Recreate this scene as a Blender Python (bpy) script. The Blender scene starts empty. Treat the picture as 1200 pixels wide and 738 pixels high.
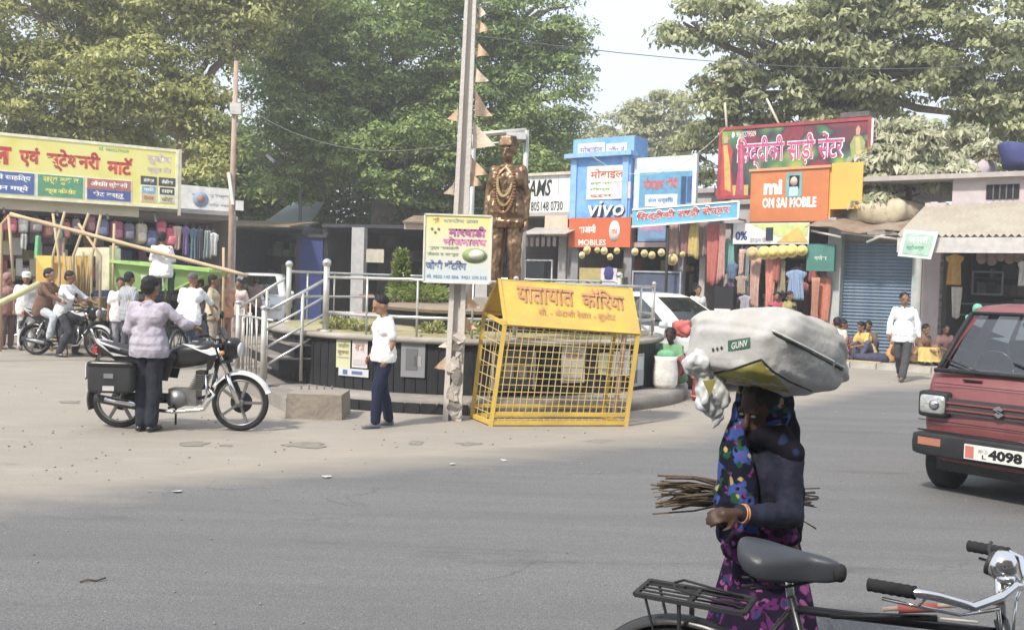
import bpy, bmesh, math, random
import numpy as np
from mathutils import Vector, Matrix, noise
PI = math.pi
S = bpy.context.scene
COL = S.collection
rnd = random.Random(7)
# ------------------------------------------------------------ camera
F0 = 1100.0                                  # focal length in photo pixels (1200 wide)
CAM = Vector((0, 0, 1.75))
pitch = math.atan(37 / F0); roll = math.radians(1.75)
_F = Vector((0, math.cos(pitch), -math.sin(pitch)))
_R = Vector((1, 0, 0)); _U = Vector((0, math.sin(pitch), math.cos(pitch)))
CR = math.cos(roll) * _R + math.sin(roll) * _U
CU = -math.sin(roll) * _R + math.cos(roll) * _U
cam = bpy.data.cameras.new('camera'); cam_o = bpy.data.objects.new('camera', cam); COL.objects.link(cam_o)
M = Matrix((CR, CU, -_F)).transposed().to_4x4(); M.translation = CAM
cam_o.matrix_world = M
cam.sensor_width = 36; cam.lens = F0 * 36 / 1200; cam.clip_start = 0.05; cam.clip_end = 2000
S.camera = cam_o
# ------------------------------------------------------------ sky, sun, exposure
SUN_EL = math.radians(48); SUN_AZ = math.radians(-38)       # azimuth from behind the camera, to the left
w = bpy.data.worlds.new('World'); S.world = w; w.use_nodes = True
nt = w.node_tree; bg = nt.nodes['Background']
sky = nt.nodes.new('ShaderNodeTexSky'); sky.sky_type = 'NISHITA'; sky.sun_disc = False
sdir = Vector((math.sin(SUN_AZ) * math.cos(SUN_EL), -math.cos(SUN_AZ) * math.cos(SUN_EL), math.sin(SUN_EL)))  # towards the sun
sky.sun_elevation = SUN_EL; sky.sun_rotation = math.atan2(sdir.x, sdir.y)
sky.air_density = 1.0; sky.dust_density = 1.2; sky.ozone_density = 1.2
hz = nt.nodes.new('ShaderNodeMix'); hz.data_type = 'RGBA'; hz.inputs['Factor'].default_value = 0.72      # even milky haze over the whole sky
hz.inputs['B'].default_value = (5.9, 6.3, 6.9, 1)
nt.links.new(sky.outputs[0], hz.inputs['A']); nt.links.new(hz.outputs['Result'], bg.inputs[0]); bg.inputs[1].default_value = 0.118
sl = bpy.data.lights.new('sun', 'SUN'); sl.energy = 2.8; sl.angle = math.radians(5); sl.color = (1, 0.93, 0.82)
so = bpy.data.objects.new('sun', sl); COL.objects.link(so)
so.rotation_euler = sdir.to_track_quat('Z', 'Y').to_euler()
S.view_settings.view_transform = 'Standard'; S.view_settings.look = 'None'; S.view_settings.gamma = 1
S.view_settings.exposure = 0.97
S.cycles.max_bounces = 6; S.cycles.transparent_max_bounces = 8; S.cycles.use_denoising = True

# ------------------------------------------------------------ pixel helpers
def ray(px, py): return _F * F0 + CR * (px - 600) + CU * (369 - py)
def P(px, py, Y):
    r = ray(px, py); return CAM + r * (Y / r.y)
def G(px, py, z=0.0):
    r = ray(px, py); return CAM + r * ((z - CAM.z) / r.z)
class Frame:                                  # a vertical facade plane
    def __init__(s, A, B):
        s.O = Vector((A.x, A.y, 0)); d = Vector((B.x - A.x, B.y - A.y, 0)); s.D = d.normalized()
        s.N = Vector((s.D.y, -s.D.x, 0)); s.rz = math.atan2(s.D.y, s.D.x)
    def uz(s, px, py, off=0.0):
        r = ray(px, py); o = s.O + s.N * off
        t = (o - CAM).dot(s.N) / r.dot(s.N); p = CAM + r * t
        return (p - s.O).dot(s.D), p.z
    def pt(s, u, off, z): return s.O + s.D * u + s.N * off + Vector((0, 0, z))

# ------------------------------------------------------------ materials
MATS = {}
def mat(name, col, rough=0.8, var=0.12, scale=6.0, bump=0.0, bscale=40.0, metal=0.0, spec=0.3, col2=None, f2=0.35, s2=1.5, coat=0.0):
    if name in MATS: return MATS[name]
    m = bpy.data.materials.new(name); m.use_nodes = True; t = m.node_tree; b = t.nodes['Principled BSDF']
    b.inputs['Roughness'].default_value = rough; b.inputs['Metallic'].default_value = metal
    b.inputs['Specular IOR Level'].default_value = spec
    if coat: b.inputs['Coat Weight'].default_value = coat; b.inputs['Coat Roughness'].default_value = 0.08
    tc = t.nodes.new('ShaderNodeTexCoord')
    n = t.nodes.new('ShaderNodeTexNoise'); n.inputs['Scale'].default_value = scale; n.inputs['Detail'].default_value = 5
    t.links.new(tc.outputs['Object'], n.inputs['Vector'])
    mr = t.nodes.new('ShaderNodeMapRange'); mr.inputs['From Min'].default_value = 0.3; mr.inputs['From Max'].default_value = 0.7
    mr.inputs['To Min'].default_value = 1 - var; mr.inputs['To Max'].default_value = 1 + var
    t.links.new(n.outputs['Fac'], mr.inputs['Value'])
    mx = t.nodes.new('ShaderNodeMix'); mx.data_type = 'RGBA'; mx.blend_type = 'MULTIPLY'; mx.inputs['Factor'].default_value = 1
    mx.inputs['A'].default_value = (*col, 1)
    t.links.new(mr.outputs[0], mx.inputs['B']); out = mx.outputs['Result']
    if col2:
        n2 = t.nodes.new('ShaderNodeTexNoise'); n2.inputs['Scale'].default_value = s2; n2.inputs['Detail'].default_value = 7
        n2.inputs['Roughness'].default_value = 0.7
        t.links.new(tc.outputs['Object'], n2.inputs['Vector'])
        r2 = t.nodes.new('ShaderNodeMapRange'); r2.inputs['From Min'].default_value = 0.62 - f2; r2.inputs['From Max'].default_value = 0.78 - f2 * .6
        t.links.new(n2.outputs['Fac'], r2.inputs['Value'])
        m2 = t.nodes.new('ShaderNodeMix'); m2.data_type = 'RGBA'; m2.inputs['B'].default_value = (*col2, 1)
        t.links.new(r2.outputs[0], m2.inputs['Factor']); t.links.new(out, m2.inputs['A']); out = m2.outputs['Result']
    t.links.new(out, b.inputs['Base Color'])
    if bump:
        nb = t.nodes.new('ShaderNodeTexNoise'); nb.inputs['Scale'].default_value = bscale; nb.inputs['Detail'].default_value = 4
        t.links.new(tc.outputs['Object'], nb.inputs['Vector'])
        bp = t.nodes.new('ShaderNodeBump'); bp.inputs['Strength'].default_value = bump; bp.inputs['Distance'].default_value = 0.02
        t.links.new(nb.outputs['Fac'], bp.inputs['Height']); t.links.new(bp.outputs[0], b.inputs['Normal'])
    MATS[name] = m; return m
def cm(r, g, b, rough=0.8, kind='paint'):      # colour material by value (linear)
    L = .3 * r + .6 * g + .1 * b; q = .17; r, g, b = r + (L - r) * q, g + (L - g) * q, b + (L - b) * q
    k = '%s_%03d_%03d_%03d' % (kind, int(r * 255), int(g * 255), int(b * 255))
    if kind == 'cloth': return mat(k, (r, g, b), 0.92, 0.14, 9, 0.5, 30, spec=0.1)
    if kind == 'print': return mat(k, (r, g, b), 0.5, 0.13, 1.8, 0.25, 2.5, spec=.3, col2=(r * .72 + .04, g * .72 + .035, b * .72 + .03), f2=.22, s2=2.2)
    if kind == 'gloss': return mat(k, (r, g, b), 0.3, 0.08, 5, spec=0.5)
    return mat(k, (r, g, b), rough, 0.14, 5)
def glass(name='glass', tint=(0.75, 0.82, 0.85), f=0.82):
    if name in MATS: return MATS[name]
    m = bpy.data.materials.new(name); m.use_nodes = True; t = m.node_tree
    for n in list(t.nodes): t.nodes.remove(n)
    o = t.nodes.new('ShaderNodeOutputMaterial'); tr = t.nodes.new('ShaderNodeBsdfTransparent'); tr.inputs[0].default_value = (*tint, 1)
    g = t.nodes.new('ShaderNodeBsdfGlossy'); g.inputs['Roughness'].default_value = 0.03
    fr = t.nodes.new('ShaderNodeFresnel'); fr.inputs[0].default_value = 1.6
    ad = t.nodes.new('ShaderNodeMath'); ad.operation = 'MAXIMUM'; ad.inputs[1].default_value = 1 - f
    mx = t.nodes.new('ShaderNodeMixShader')
    t.links.new(fr.outputs[0], ad.inputs[0]); t.links.new(ad.outputs[0], mx.inputs[0]); t.links.new(tr.outputs[0], mx.inputs[1]); t.links.new(g.outputs[0], mx.inputs[2])
    t.links.new(mx.outputs[0], o.inputs[0]); MATS[name] = m; return m
def leafmat(name, c1, c2, c3, scale=0.6):
    m = bpy.data.materials.new(name); m.use_nodes = True; t = m.node_tree; b = t.nodes['Principled BSDF']
    b.inputs['Roughness'].default_value = 0.5; b.inputs['Specular IOR Level'].default_value = 0.35
    tc = t.nodes.new('ShaderNodeTexCoord'); n = t.nodes.new('ShaderNodeTexNoise'); n.inputs['Scale'].default_value = scale; n.inputs['Detail'].default_value = 4
    t.links.new(tc.outputs['Object'], n.inputs['Vector'])
    g = t.nodes.new('ShaderNodeNewGeometry')
    ad = t.nodes.new('ShaderNodeMath'); ad.operation = 'MULTIPLY_ADD'; ad.inputs[1].default_value = 0.45; 
    t.links.new(g.outputs['Random Per Island'], ad.inputs[0]); t.links.new(n.outputs['Fac'], ad.inputs[2])
    cr = t.nodes.new('ShaderNodeValToRGB'); e = cr.color_ramp.elements
    e[0].position = 0.45; e[0].color = (*c1, 1); e[1].position = 1.05; e[1].color = (*c3, 1)
    k = cr.color_ramp.elements.new(0.72); k.color = (*c2, 1)
    t.links.new(ad.outputs[0], cr.inputs[0]); t.links.new(cr.outputs[0], b.inputs['Base Color'])
    tl = t.nodes.new('ShaderNodeBsdfTranslucent'); t.links.new(cr.outputs[0], tl.inputs[0])
    mx = t.nodes.new('ShaderNodeMixShader'); mx.inputs[0].default_value = 0.35
    t.links.new(b.outputs[0], mx.inputs[1]); t.links.new(tl.outputs[0], mx.inputs[2])
    t.links.new(mx.outputs[0], t.nodes['Material Output'].inputs[0]); return m

# ------------------------------------------------------------ objects
RM = {}                                       # root matrices of things
USED = {}
def tag(o, label=None, cat=None, group=None, kind=None):
    if label: o['label'] = label
    if cat: o['category'] = cat
    if group: o['group'] = group
    if kind: o['kind'] = kind
    return o
def E(name, loc, rz=0.0, label=None, cat=None, group=None, rot=None):
    o = bpy.data.objects.new(name, None); COL.objects.link(o); o.empty_display_size = 0.2
    o.location = loc; o.rotation_euler = rot or (0, 0, rz)
    RM[o.name] = Matrix.Translation(loc) @ o.rotation_euler.to_matrix().to_4x4()
    return tag(o, label, cat, group)
def lump(p): n_ = noise.noise(p * 2.2); return p * (1 + .3 * n_ + .1 * noise.noise(p * 9))
def root_m(o):
    while o.parent: o = o.parent
    return RM.get(o.name, Matrix.Identity(4))
class MB:
    def __init__(s): s.v = []; s.f = []; s.sm = []
    def add(s, vs, fs, M=None, smooth=False):
        k = len(s.v)
        s.v += [tuple(M @ Vector(p)) for p in vs] if M is not None else [tuple(p) for p in vs]
        s.f += [tuple(i + k for i in f) for f in fs]; s.sm += [smooth] * len(fs); return s
    def box(s, c, d, M=None, rz=0.0, taper=1.0):
        x, y, z = d[0] / 2, d[1] / 2, d[2] / 2; ca, sa = math.cos(rz), math.sin(rz); vs = []
        for dz in (-1, 1):
            k = 1 if dz < 0 else taper
            for dx, dy in ((-1, -1), (1, -1), (1, 1), (-1, 1)):
                a, b = dx * x * k, dy * y * k
                vs.append((c[0] + a * ca - b * sa, c[1] + a * sa + b * ca, c[2] + dz * z))
        return s.add(vs, [(0, 3, 2, 1), (4, 5, 6, 7), (0, 1, 5, 4), (1, 2, 6, 5), (2, 3, 7, 6), (3, 0, 4, 7)], M)
    def bar(s, a, b, wd, ht, M=None):          # rectangular bar between two points
        a = Vector(a); b = Vector(b); d = b - a; q = d.to_track_quat('X', 'Z').to_matrix().to_4x4(); q.translation = (a + b) / 2
        return s.box((0, 0, 0), (d.length, wd, ht), (M @ q) if M is not None else q)
    def tube(s, pts, r, n=8, M=None, cap=True):
        pts = [Vector(p) for p in pts]; k = len(pts)
        rs = r if isinstance(r, (list, tuple)) else [r] * k
        vs = []; up = None
        for i in range(k):
            t = (pts[min(i + 1, k - 1)] - pts[max(i - 1, 0)])
            t = t.normalized() if t.length > 1e-9 else Vector((0, 0, 1))
            if up is None: up = Vector((0, 0, 1)) if abs(t.z) < .9 else Vector((1, 0, 0))
            a = t.cross(up); 
            if a.length < 1e-6: a = t.cross(Vector((0, 1, 0)))
            a.normalize(); b = a.cross(t).normalized(); up = b
            for j in range(n):
                th = 2 * PI * j / n; vs.append(pts[i] + (a * math.cos(th) + b * math.sin(th)) * rs[i])
        fs = [(i * n + j, i * n + (j + 1) % n, (i + 1) * n + (j + 1) % n, (i + 1) * n + j) for i in range(k - 1) for j in range(n)]
        if cap: fs += [tuple(range(n))[::-1], tuple((k - 1) * n + j for j in range(n))]
        return s.add(vs, fs, M, n > 5)
    def lathe(s, prof, n=16, M=None):          # prof: (r, z)
        vs = [(r * math.cos(2 * PI * j / n), r * math.sin(2 * PI * j / n), z) for r, z in prof for j in range(n)]
        k = len(prof)
        fs = [(i * n + j, i * n + (j + 1) % n, (i + 1) * n + (j + 1) % n, (i + 1) * n + j) for i in range(k - 1) for j in range(n)]
        fs += [tuple(range(n))[::-1], tuple((k - 1) * n + j for j in range(n))]
        return s.add(vs, fs, M, True)
    def prism(s, poly, y0, y1, M=None):         # polygon in xz, from y0 to y1
        n = len(poly); vs = [(x, y0, z) for x, z in poly] + [(x, y1, z) for x, z in poly]
        fs = [tuple(range(n)), tuple(range(2 * n - 1, n - 1, -1))] + [(i, i + n, (i + 1) % n + n, (i + 1) % n) for i in range(n)]
        return s.add(vs, fs, M)
    def plate(s, pts, t, M=None):               # polygon of 3-D points given thickness along its normal
        p = [Vector(q) for q in pts]; nrm = (p[1] - p[0]).cross(p[2] - p[0]).normalized() * t; n = len(p)
        vs = p + [q + nrm for q in p]
        fs = [tuple(range(n))[::-1], tuple(range(n, 2 * n))] + [(i, (i + 1) % n, (i + 1) % n + n, i + n) for i in range(n)]
        return s.add(vs, fs, M)
    def se(s, c, r, e1=1.0, e2=1.0, nu=16, nv=10, M=None, fn=None):   # superellipsoid
        vs = []; pw = lambda a, e: math.copysign(abs(a) ** e, a)
        for i in range(nv + 1):
            ph = -PI / 2 + PI * i / nv
            for j in range(nu):
                th = 2 * PI * j / nu
                p = Vector((r[0] * pw(math.cos(ph), e1) * pw(math.cos(th), e2), r[1] * pw(math.cos(ph), e1) * pw(math.sin(th), e2), r[2] * pw(math.sin(ph), e1)))
                if fn: p = fn(p)
                vs.append((p.x + c[0], p.y + c[1], p.z + c[2]))
        fs = [(i * nu + j, i * nu + (j + 1) % nu, (i + 1) * nu + (j + 1) % nu, (i + 1) * nu + j) for i in range(nv) for j in range(nu)]
        return s.add(vs, fs, M, True)
    def capsule(s, a, b, ra, rb, n=10, M=None):
        a = Vector(a); b = Vector(b); d = b - a; L = d.length
        q = (d.to_track_quat('Z', 'Y').to_matrix().to_4x4() if L > 1e-6 else Matrix.Identity(4)); q.translation = a
        pr = [(ra * math.cos(t) + 1e-4, -ra * math.sin(t)) for t in (PI / 2, 1.0, .5)] + [(ra, 0), (rb, L)] + [(rb * math.cos(t) + 1e-4, L + rb * math.sin(t)) for t in (.5, 1.0, PI / 2)]
        return s.lathe(pr, n, (M @ q) if M is not None else q)
    def build(s, name, m, parent=None, world=False, label=None, cat=None, group=None, kind=None, flat=False, origin=None):
        me = bpy.data.meshes.new(name)
        v = s.v
        if origin is not None: v = [tuple(Vector(p) - Vector(origin)) for p in v]
        if world and parent:
            I = root_m(parent).inverted(); v = [tuple(I @ Vector(p)) for p in v]
        me.from_pydata(v, [], s.f); me.materials.append(m)
        if not flat: me.polygons.foreach_set('use_smooth', s.sm)
        me.update()
        o = bpy.data.objects.new(name, me); COL.objects.link(o)
        if origin is not None: o.location = origin
        if parent: o.parent = parent
        return tag(o, label, cat, group, kind)
def inst(o, name=None, parent=None, loc=None, rot=None, label=None):
    c = o.copy(); COL.objects.link(c)
    if parent is not None: c.parent = parent
    if loc is not None: c.location = loc
    if rot is not None: c.rotation_euler = rot
    if label: c['label'] = label
    return c
def copy_tree(o, loc, rz, label, parent=None):
    c = o.copy(); COL.objects.link(c)
    if parent is None:
        c.location = loc; c.rotation_euler = (0, 0, rz); c['label'] = label; RM[c.name] = Matrix.Translation(loc) @ Matrix.Rotation(rz, 4, 'Z')
    else: c.parent = parent
    for ch in list(o.children): copy_tree(ch, None, 0, None, c)
    return c
def text(s, m, parent, x0, x1, z0, z1, y, bold=0.0, name='lettering', M=None, shear=0.0, ext=0.002, keep=False):
    """flat lettering in the local xz plane of parent, facing -y, fitted to the box"""
    cu = bpy.data.curves.new('lettering', 'FONT'); cu.body = s; cu.size = 1; cu.resolution_u = 2; cu.offset = bold; cu.extrude = 0
    cu.shear = shear
    o = bpy.data.objects.new('lettering', cu); me = evaluated(o)
    JUNK.extend((o, cu))
    n = len(me.vertices)
    if n == 0: return None
    a = np.empty(n * 3, 'f'); me.vertices.foreach_get('co', a); a = a.reshape(-1, 3)
    mn = a.min(0); mx = a.max(0); sx = (x1 - x0) / max(mx[0] - mn[0], 1e-5); sz = (z1 - z0) / max(mx[1] - mn[1], 1e-5)
    if keep: sx = min(sx, sz * 1.15)
    b = np.zeros_like(a); b[:, 0] = x0 + (a[:, 0] - mn[0]) * sx; b[:, 2] = z0 + (a[:, 1] - mn[1]) * sz; b[:, 1] = y
    if M is not None:
        R = np.array(M)[:3, :3]; T = np.array(M)[:3, 3]; b = b @ R.T + T
    me.vertices.foreach_set('co', b.astype('f').ravel()); me.update(); me.materials.clear(); me.materials.append(m)
    o = bpy.data.objects.new(name, me); COL.objects.link(o); o.parent = parent
    return o
JUNK = []
TMP = bpy.data.scenes.new('workbench')
def evaluated(o):
    TMP.collection.objects.link(o); vl = TMP.view_layers[0]; vl.update(); dg = vl.depsgraph
    me = bpy.data.meshes.new_from_object(o.evaluated_get(dg)); TMP.collection.objects.unlink(o); return me
ORD = ['first', 'second', 'third', 'fourth', 'fifth', 'sixth', 'seventh', 'eighth', 'ninth', 'tenth', 'eleventh', 'twelfth', 'thirteenth', 'fourteenth', 'fifteenth', 'sixteenth', 'seventeenth', 'eighteenth', 'nineteenth', 'twentieth', 'twenty first', 'twenty second', 'twenty third', 'twenty fourth', 'twenty fifth', 'twenty sixth', 'twenty seventh', 'twenty eighth']
def remesh(mb, name, m, parent, vox, smooth=4, wrinkle=0.0, wscale=8.0, world=False, fn=None, **kw):
    o = mb.build(name, m, None)
    md = o.modifiers.new('r', 'REMESH'); md.mode = 'VOXEL'; md.voxel_size = vox
    sm = o.modifiers.new('s', 'SMOOTH'); sm.iterations = smooth; sm.factor = 0.5
    COL.objects.unlink(o); me = evaluated(o)
    JUNK.extend((o, o.data))
    if wrinkle or fn:
        N_ = [Vector(n.vector) for n in me.vertex_normals]; out = []
        for v, nn in zip(me.vertices, N_):
            c = v.co.copy()
            if fn: c = fn(c)
            if wrinkle:
                q = Vector((c.x * wscale, c.y * wscale, c.z * wscale * .55)); c = c + nn * (noise.noise(q) * wrinkle + noise.noise(q * 2.3) * wrinkle * .5)
            out.extend(c)
        me.vertices.foreach_set('co', out); me.update()
    if world and parent: me.transform(root_m(parent).inverted())
    me.materials.clear(); me.materials.append(m); me.polygons.foreach_set('use_smooth', [True] * len(me.polygons)); me.update()
    o = bpy.data.objects.new(name, me); COL.objects.link(o)
    if parent: o.parent = parent
    return tag(o, **kw)
# ============================================================ ground
def ground_mat():
    m = bpy.data.materials.new('dusty_ground'); m.use_nodes = True; t = m.node_tree; b = t.nodes['Principled BSDF']
    b.inputs['Roughness'].default_value = 0.95; b.inputs['Specular IOR Level'].default_value = 0.1
    tc = t.nodes.new('ShaderNodeTexCoord')
    def nz(sc, det=6, ro=.6, st=None):
        n = t.nodes.new('ShaderNodeTexNoise'); n.inputs['Scale'].default_value = sc; n.inputs['Detail'].default_value = det; n.inputs['Roughness'].default_value = ro
        if st:
            mp = t.nodes.new('ShaderNodeMapping'); mp.inputs['Scale'].default_value = st; t.links.new(tc.outputs['Object'], mp.inputs[0]); t.links.new(mp.outputs[0], n.inputs['Vector'])
        else: t.links.new(tc.outputs['Object'], n.inputs['Vector'])
        return n.outputs['Fac']
    def ramp(v, a, b_):
        r = t.nodes.new('ShaderNodeMapRange'); r.inputs['From Min'].default_value = a; r.inputs['From Max'].default_value = b_; t.links.new(v, r.inputs['Value']); return r.outputs[0]
    def mix(f, A, B, bt='MIX'):
        x = t.nodes.new('ShaderNodeMix'); x.data_type = 'RGBA'; x.blend_type = bt
        if isinstance(f, float): x.inputs['Factor'].default_value = f
        else: t.links.new(f, x.inputs['Factor'])
        for s_, v in (('A', A), ('B', B)):
            if isinstance(v, tuple): x.inputs[s_].default_value = (*v, 1)
            else: t.links.new(v, x.inputs[s_])
        return x.outputs['Result']
    c = mix(ramp(nz(.35), .35, .7), (0.345, 0.305, 0.255), (0.265, 0.238, 0.205))
    c = mix(ramp(nz(2.2, 8, .7, (.5, 1.6, 1)), .5, .75), c, (0.40, 0.355, 0.29))
    c = mix(ramp(nz(.9, 8, .65, (.45, 1.3, 1)), .62, .70), c, (0.15, 0.14, 0.13))
    c = mix(ramp(nz(55, 3), .3, .75), c, (0.30, 0.275, 0.245))
    t.links.new(c, b.inputs['Base Color'])
    bp = t.nodes.new('ShaderNodeBump'); bp.inputs['Strength'].default_value = 0.5; bp.inputs['Distance'].default_value = 0.02
    t.links.new(nz(30, 6), bp.inputs['Height']); t.links.new(bp.outputs[0], b.inputs['Normal']); return m
MB().add([(-400, -20, 0), (400, -20, 0), (400, 600, 0), (-400, 600, 0)], [(0, 1, 2, 3)]).build('ground', ground_mat(), kind='structure')

def asphalt_mat():
    m = bpy.data.materials.new('asphalt'); m.use_nodes = True; t = m.node_tree; b = t.nodes['Principled BSDF']
    b.inputs['Roughness'].default_value = 0.82; b.inputs['Specular IOR Level'].default_value = 0.25
    tc = t.nodes.new('ShaderNodeTexCoord')
    def nz(sc, det=6, ro=.6, st=(1, 1, 1)):
        n = t.nodes.new('ShaderNodeTexNoise'); n.inputs['Scale'].default_value = sc; n.inputs['Detail'].default_value = det; n.inputs['Roughness'].default_value = ro
        mp = t.nodes.new('ShaderNodeMapping'); mp.inputs['Scale'].default_value = st; mp.inputs['Rotation'].default_value = (0, 0, -.12)
        t.links.new(tc.outputs['Object'], mp.inputs[0]); t.links.new(mp.outputs[0], n.inputs['Vector']); return n.outputs['Fac']
    def ramp(v, a, b_):
        r = t.nodes.new('ShaderNodeMapRange'); r.inputs['From Min'].default_value = a; r.inputs['From Max'].default_value = b_; t.links.new(v, r.inputs['Value']); return r.outputs[0]
    def mix(f, A, B):
        x = t.nodes.new('ShaderNodeMix'); x.data_type = 'RGBA'; t.links.new(f, x.inputs['Factor'])
        for s_, v in (('A', A), ('B', B)):
            if isinstance(v, tuple): x.inputs[s_].default_value = (*v, 1)
            else: t.links.new(v, x.inputs[s_])
        return x.outputs['Result']
    c = mix(ramp(nz(.5, 5, .6, (.3, 1, 1)), .35, .7), (0.146, 0.147, 0.150), (0.185, 0.184, 0.182))
    c = mix(ramp(nz(1.1, 7, .7, (.12, 1.4, 1)), .42, .66), c, (0.225, 0.22, 0.213))
    c = mix(ramp(nz(.8, 8, .7, (.25, 1.2, 1)), .58, .66), c, (0.098, 0.098, 0.102))
    c = mix(ramp(nz(5, 8, .75, (.5, 1, 1)), .45, .8), c, (0.19, 0.186, 0.18))
    c = mix(ramp(nz(160, 2), .42, .62), c, (0.098, 0.098, 0.102))
    c = mix(ramp(nz(75, 2), .66, .73), c, (0.30, 0.29, 0.27))
    v = t.nodes.new('ShaderNodeTexVoronoi'); v.feature = 'DISTANCE_TO_EDGE'; v.inputs['Scale'].default_value = .55
    wn = t.nodes.new('ShaderNodeTexNoise'); wn.inputs['Scale'].default_value = 1.3; wn.inputs['Detail'].default_value = 6
    t.links.new(tc.outputs['Object'], wn.inputs['Vector'])
    vm = t.nodes.new('ShaderNodeVectorMath'); vm.operation = 'MULTIPLY_ADD'; vm.inputs[1].default_value = (1.2, 1.2, 0)
    t.links.new(wn.outputs['Color'], vm.inputs[0]); t.links.new(tc.outputs['Object'], vm.inputs[2]); t.links.new(vm.outputs[0], v.inputs['Vector'])
    cr = t.nodes.new('ShaderNodeMath'); cr.operation = 'MULTIPLY'
    t.links.new(ramp(v.outputs['Distance'], .007, .002), cr.inputs[0]); t.links.new(ramp(nz(.5, 2), .5, .62), cr.inputs[1])
    cm_ = t.nodes.new('ShaderNodeMath'); cm_.operation = 'MULTIPLY'; cm_.inputs[1].default_value = .55; t.links.new(cr.outputs[0], cm_.inputs[0])
    c = mix(cm_.outputs[0], c, (0.07, 0.07, 0.075))
    # dust thickens towards the dirt side, by the attribute baked in the mesh (distance to the road's edge)
    at = t.nodes.new('ShaderNodeAttribute'); at.attribute_name = 'edge'
    ad = t.nodes.new('ShaderNodeMath'); ad.operation = 'ADD'; t.links.new(at.outputs['Fac'], ad.inputs[0])
    sc = t.nodes.new('ShaderNodeMath'); sc.operation = 'MULTIPLY_ADD'; sc.inputs[1].default_value = 1.3; sc.inputs[2].default_value = -.65
    t.links.new(nz(1.1, 9, .7, (.35, 1, 1)), sc.inputs[0]); t.links.new(sc.outputs[0], ad.inputs[1])
    c = mix(ramp(ad.outputs[0], .25, 1.0), c, (0.32, 0.285, 0.24))
    t.links.new(c, b.inputs['Base Color'])
    bp = t.nodes.new('ShaderNodeBump'); bp.inputs['Strength'].default_value = 0.6; bp.inputs['Distance'].default_value = 0.008
    t.links.new(nz(140, 3), bp.inputs['Height']); t.links.new(bp.outputs[0], b.inputs['Normal']); return m
# the asphalt: near road crossing the picture, its far edge on the dirt given by pixels on the ground
EDGE = [G(-500, 612), G(-150, 586), G(0, 572), G(180, 556), G(330, 543), G(470, 531), G(640, 519), G(760, 507), G(850, 492), G(930, 468), G(1000, 452), G(1100, 446), G(1250, 444), G(1700, 446)]
def edge_y(x):
    for a, b in zip(EDGE, EDGE[1:]):
        if a.x <= x <= b.x: return a.y + (b.y - a.y) * (x - a.x) / (b.x - a.x)
    return EDGE[0].y if x < EDGE[0].x else EDGE[-1].y
vs = []; fs = []; ed = []; NX, NY = 90, 30
xs = [-40 + 100 * i / NX for i in range(NX + 1)]
for i, x in enumerate(xs):
    ey = edge_y(x) + .35 * noise.noise(Vector((x * .7, 3, 0)))
    for j in range(NY + 1):
        y = -6 + (ey + 6) * j / NY; vs.append((x, y, 0.004)); d = ey - y
        ed.append(max(0, 1 - d / 1.6))
for i in range(NX):
    for j in range(NY):
        a = i * (NY + 1) + j; fs.append((a, a + NY + 1, a + NY + 2, a + 1))
ro = MB().add(vs, fs).build('road', asphalt_mat(), kind='structure')
at = ro.data.attributes.new('edge', 'FLOAT', 'POINT'); at.data.foreach_set('value', ed)
# raised pavement along the right-hand shops
FR = Frame(P(672, 300, 30.0), P(1000, 300, 25.0))
FL = Frame(P(0, 230, 23.7), P(208, 240, 26.0))
FB = Frame(P(260, 300, 36.0), P(620, 300, 33.5))
u0 = FR.uz(560, 400)[0]; u1 = FR.uz(1500, 400)[0]
pv = mat('pavement_concrete', (0.46, 0.42, 0.36), .9, .15, 2, .4, 20, col2=(0.33, 0.29, 0.24), s2=.8)
k = MB()
k.plate([FR.pt(u0, 2.6, -.02), FR.pt(u1, 2.6, -.02), FR.pt(u1, -9, -.02), FR.pt(u0, -9, -.02)], .13)
k.build('pavement', pv, kind='structure')
kb = MB(); n = 60; kerbm = mat('kerb_stone', (0.40, 0.38, 0.34), .9, .2, 3, .4, 25)
kr = MB().box((0, 0, 0), (.58, .16, .14)).build('kerb_stone', kerbm, bpy.data.objects['pavement'])
kr.location = FR.pt(u0 + .3, 2.69, .062); kr.rotation_euler = (0, 0, FR.rz)
for i in range(1, 62): inst(kr, loc=FR.pt(u0 + .3 + i * .6, 2.69, .062), rot=(rnd.uniform(-.02, .02), 0, FR.rz + rnd.uniform(-.02, .02)))
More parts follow.
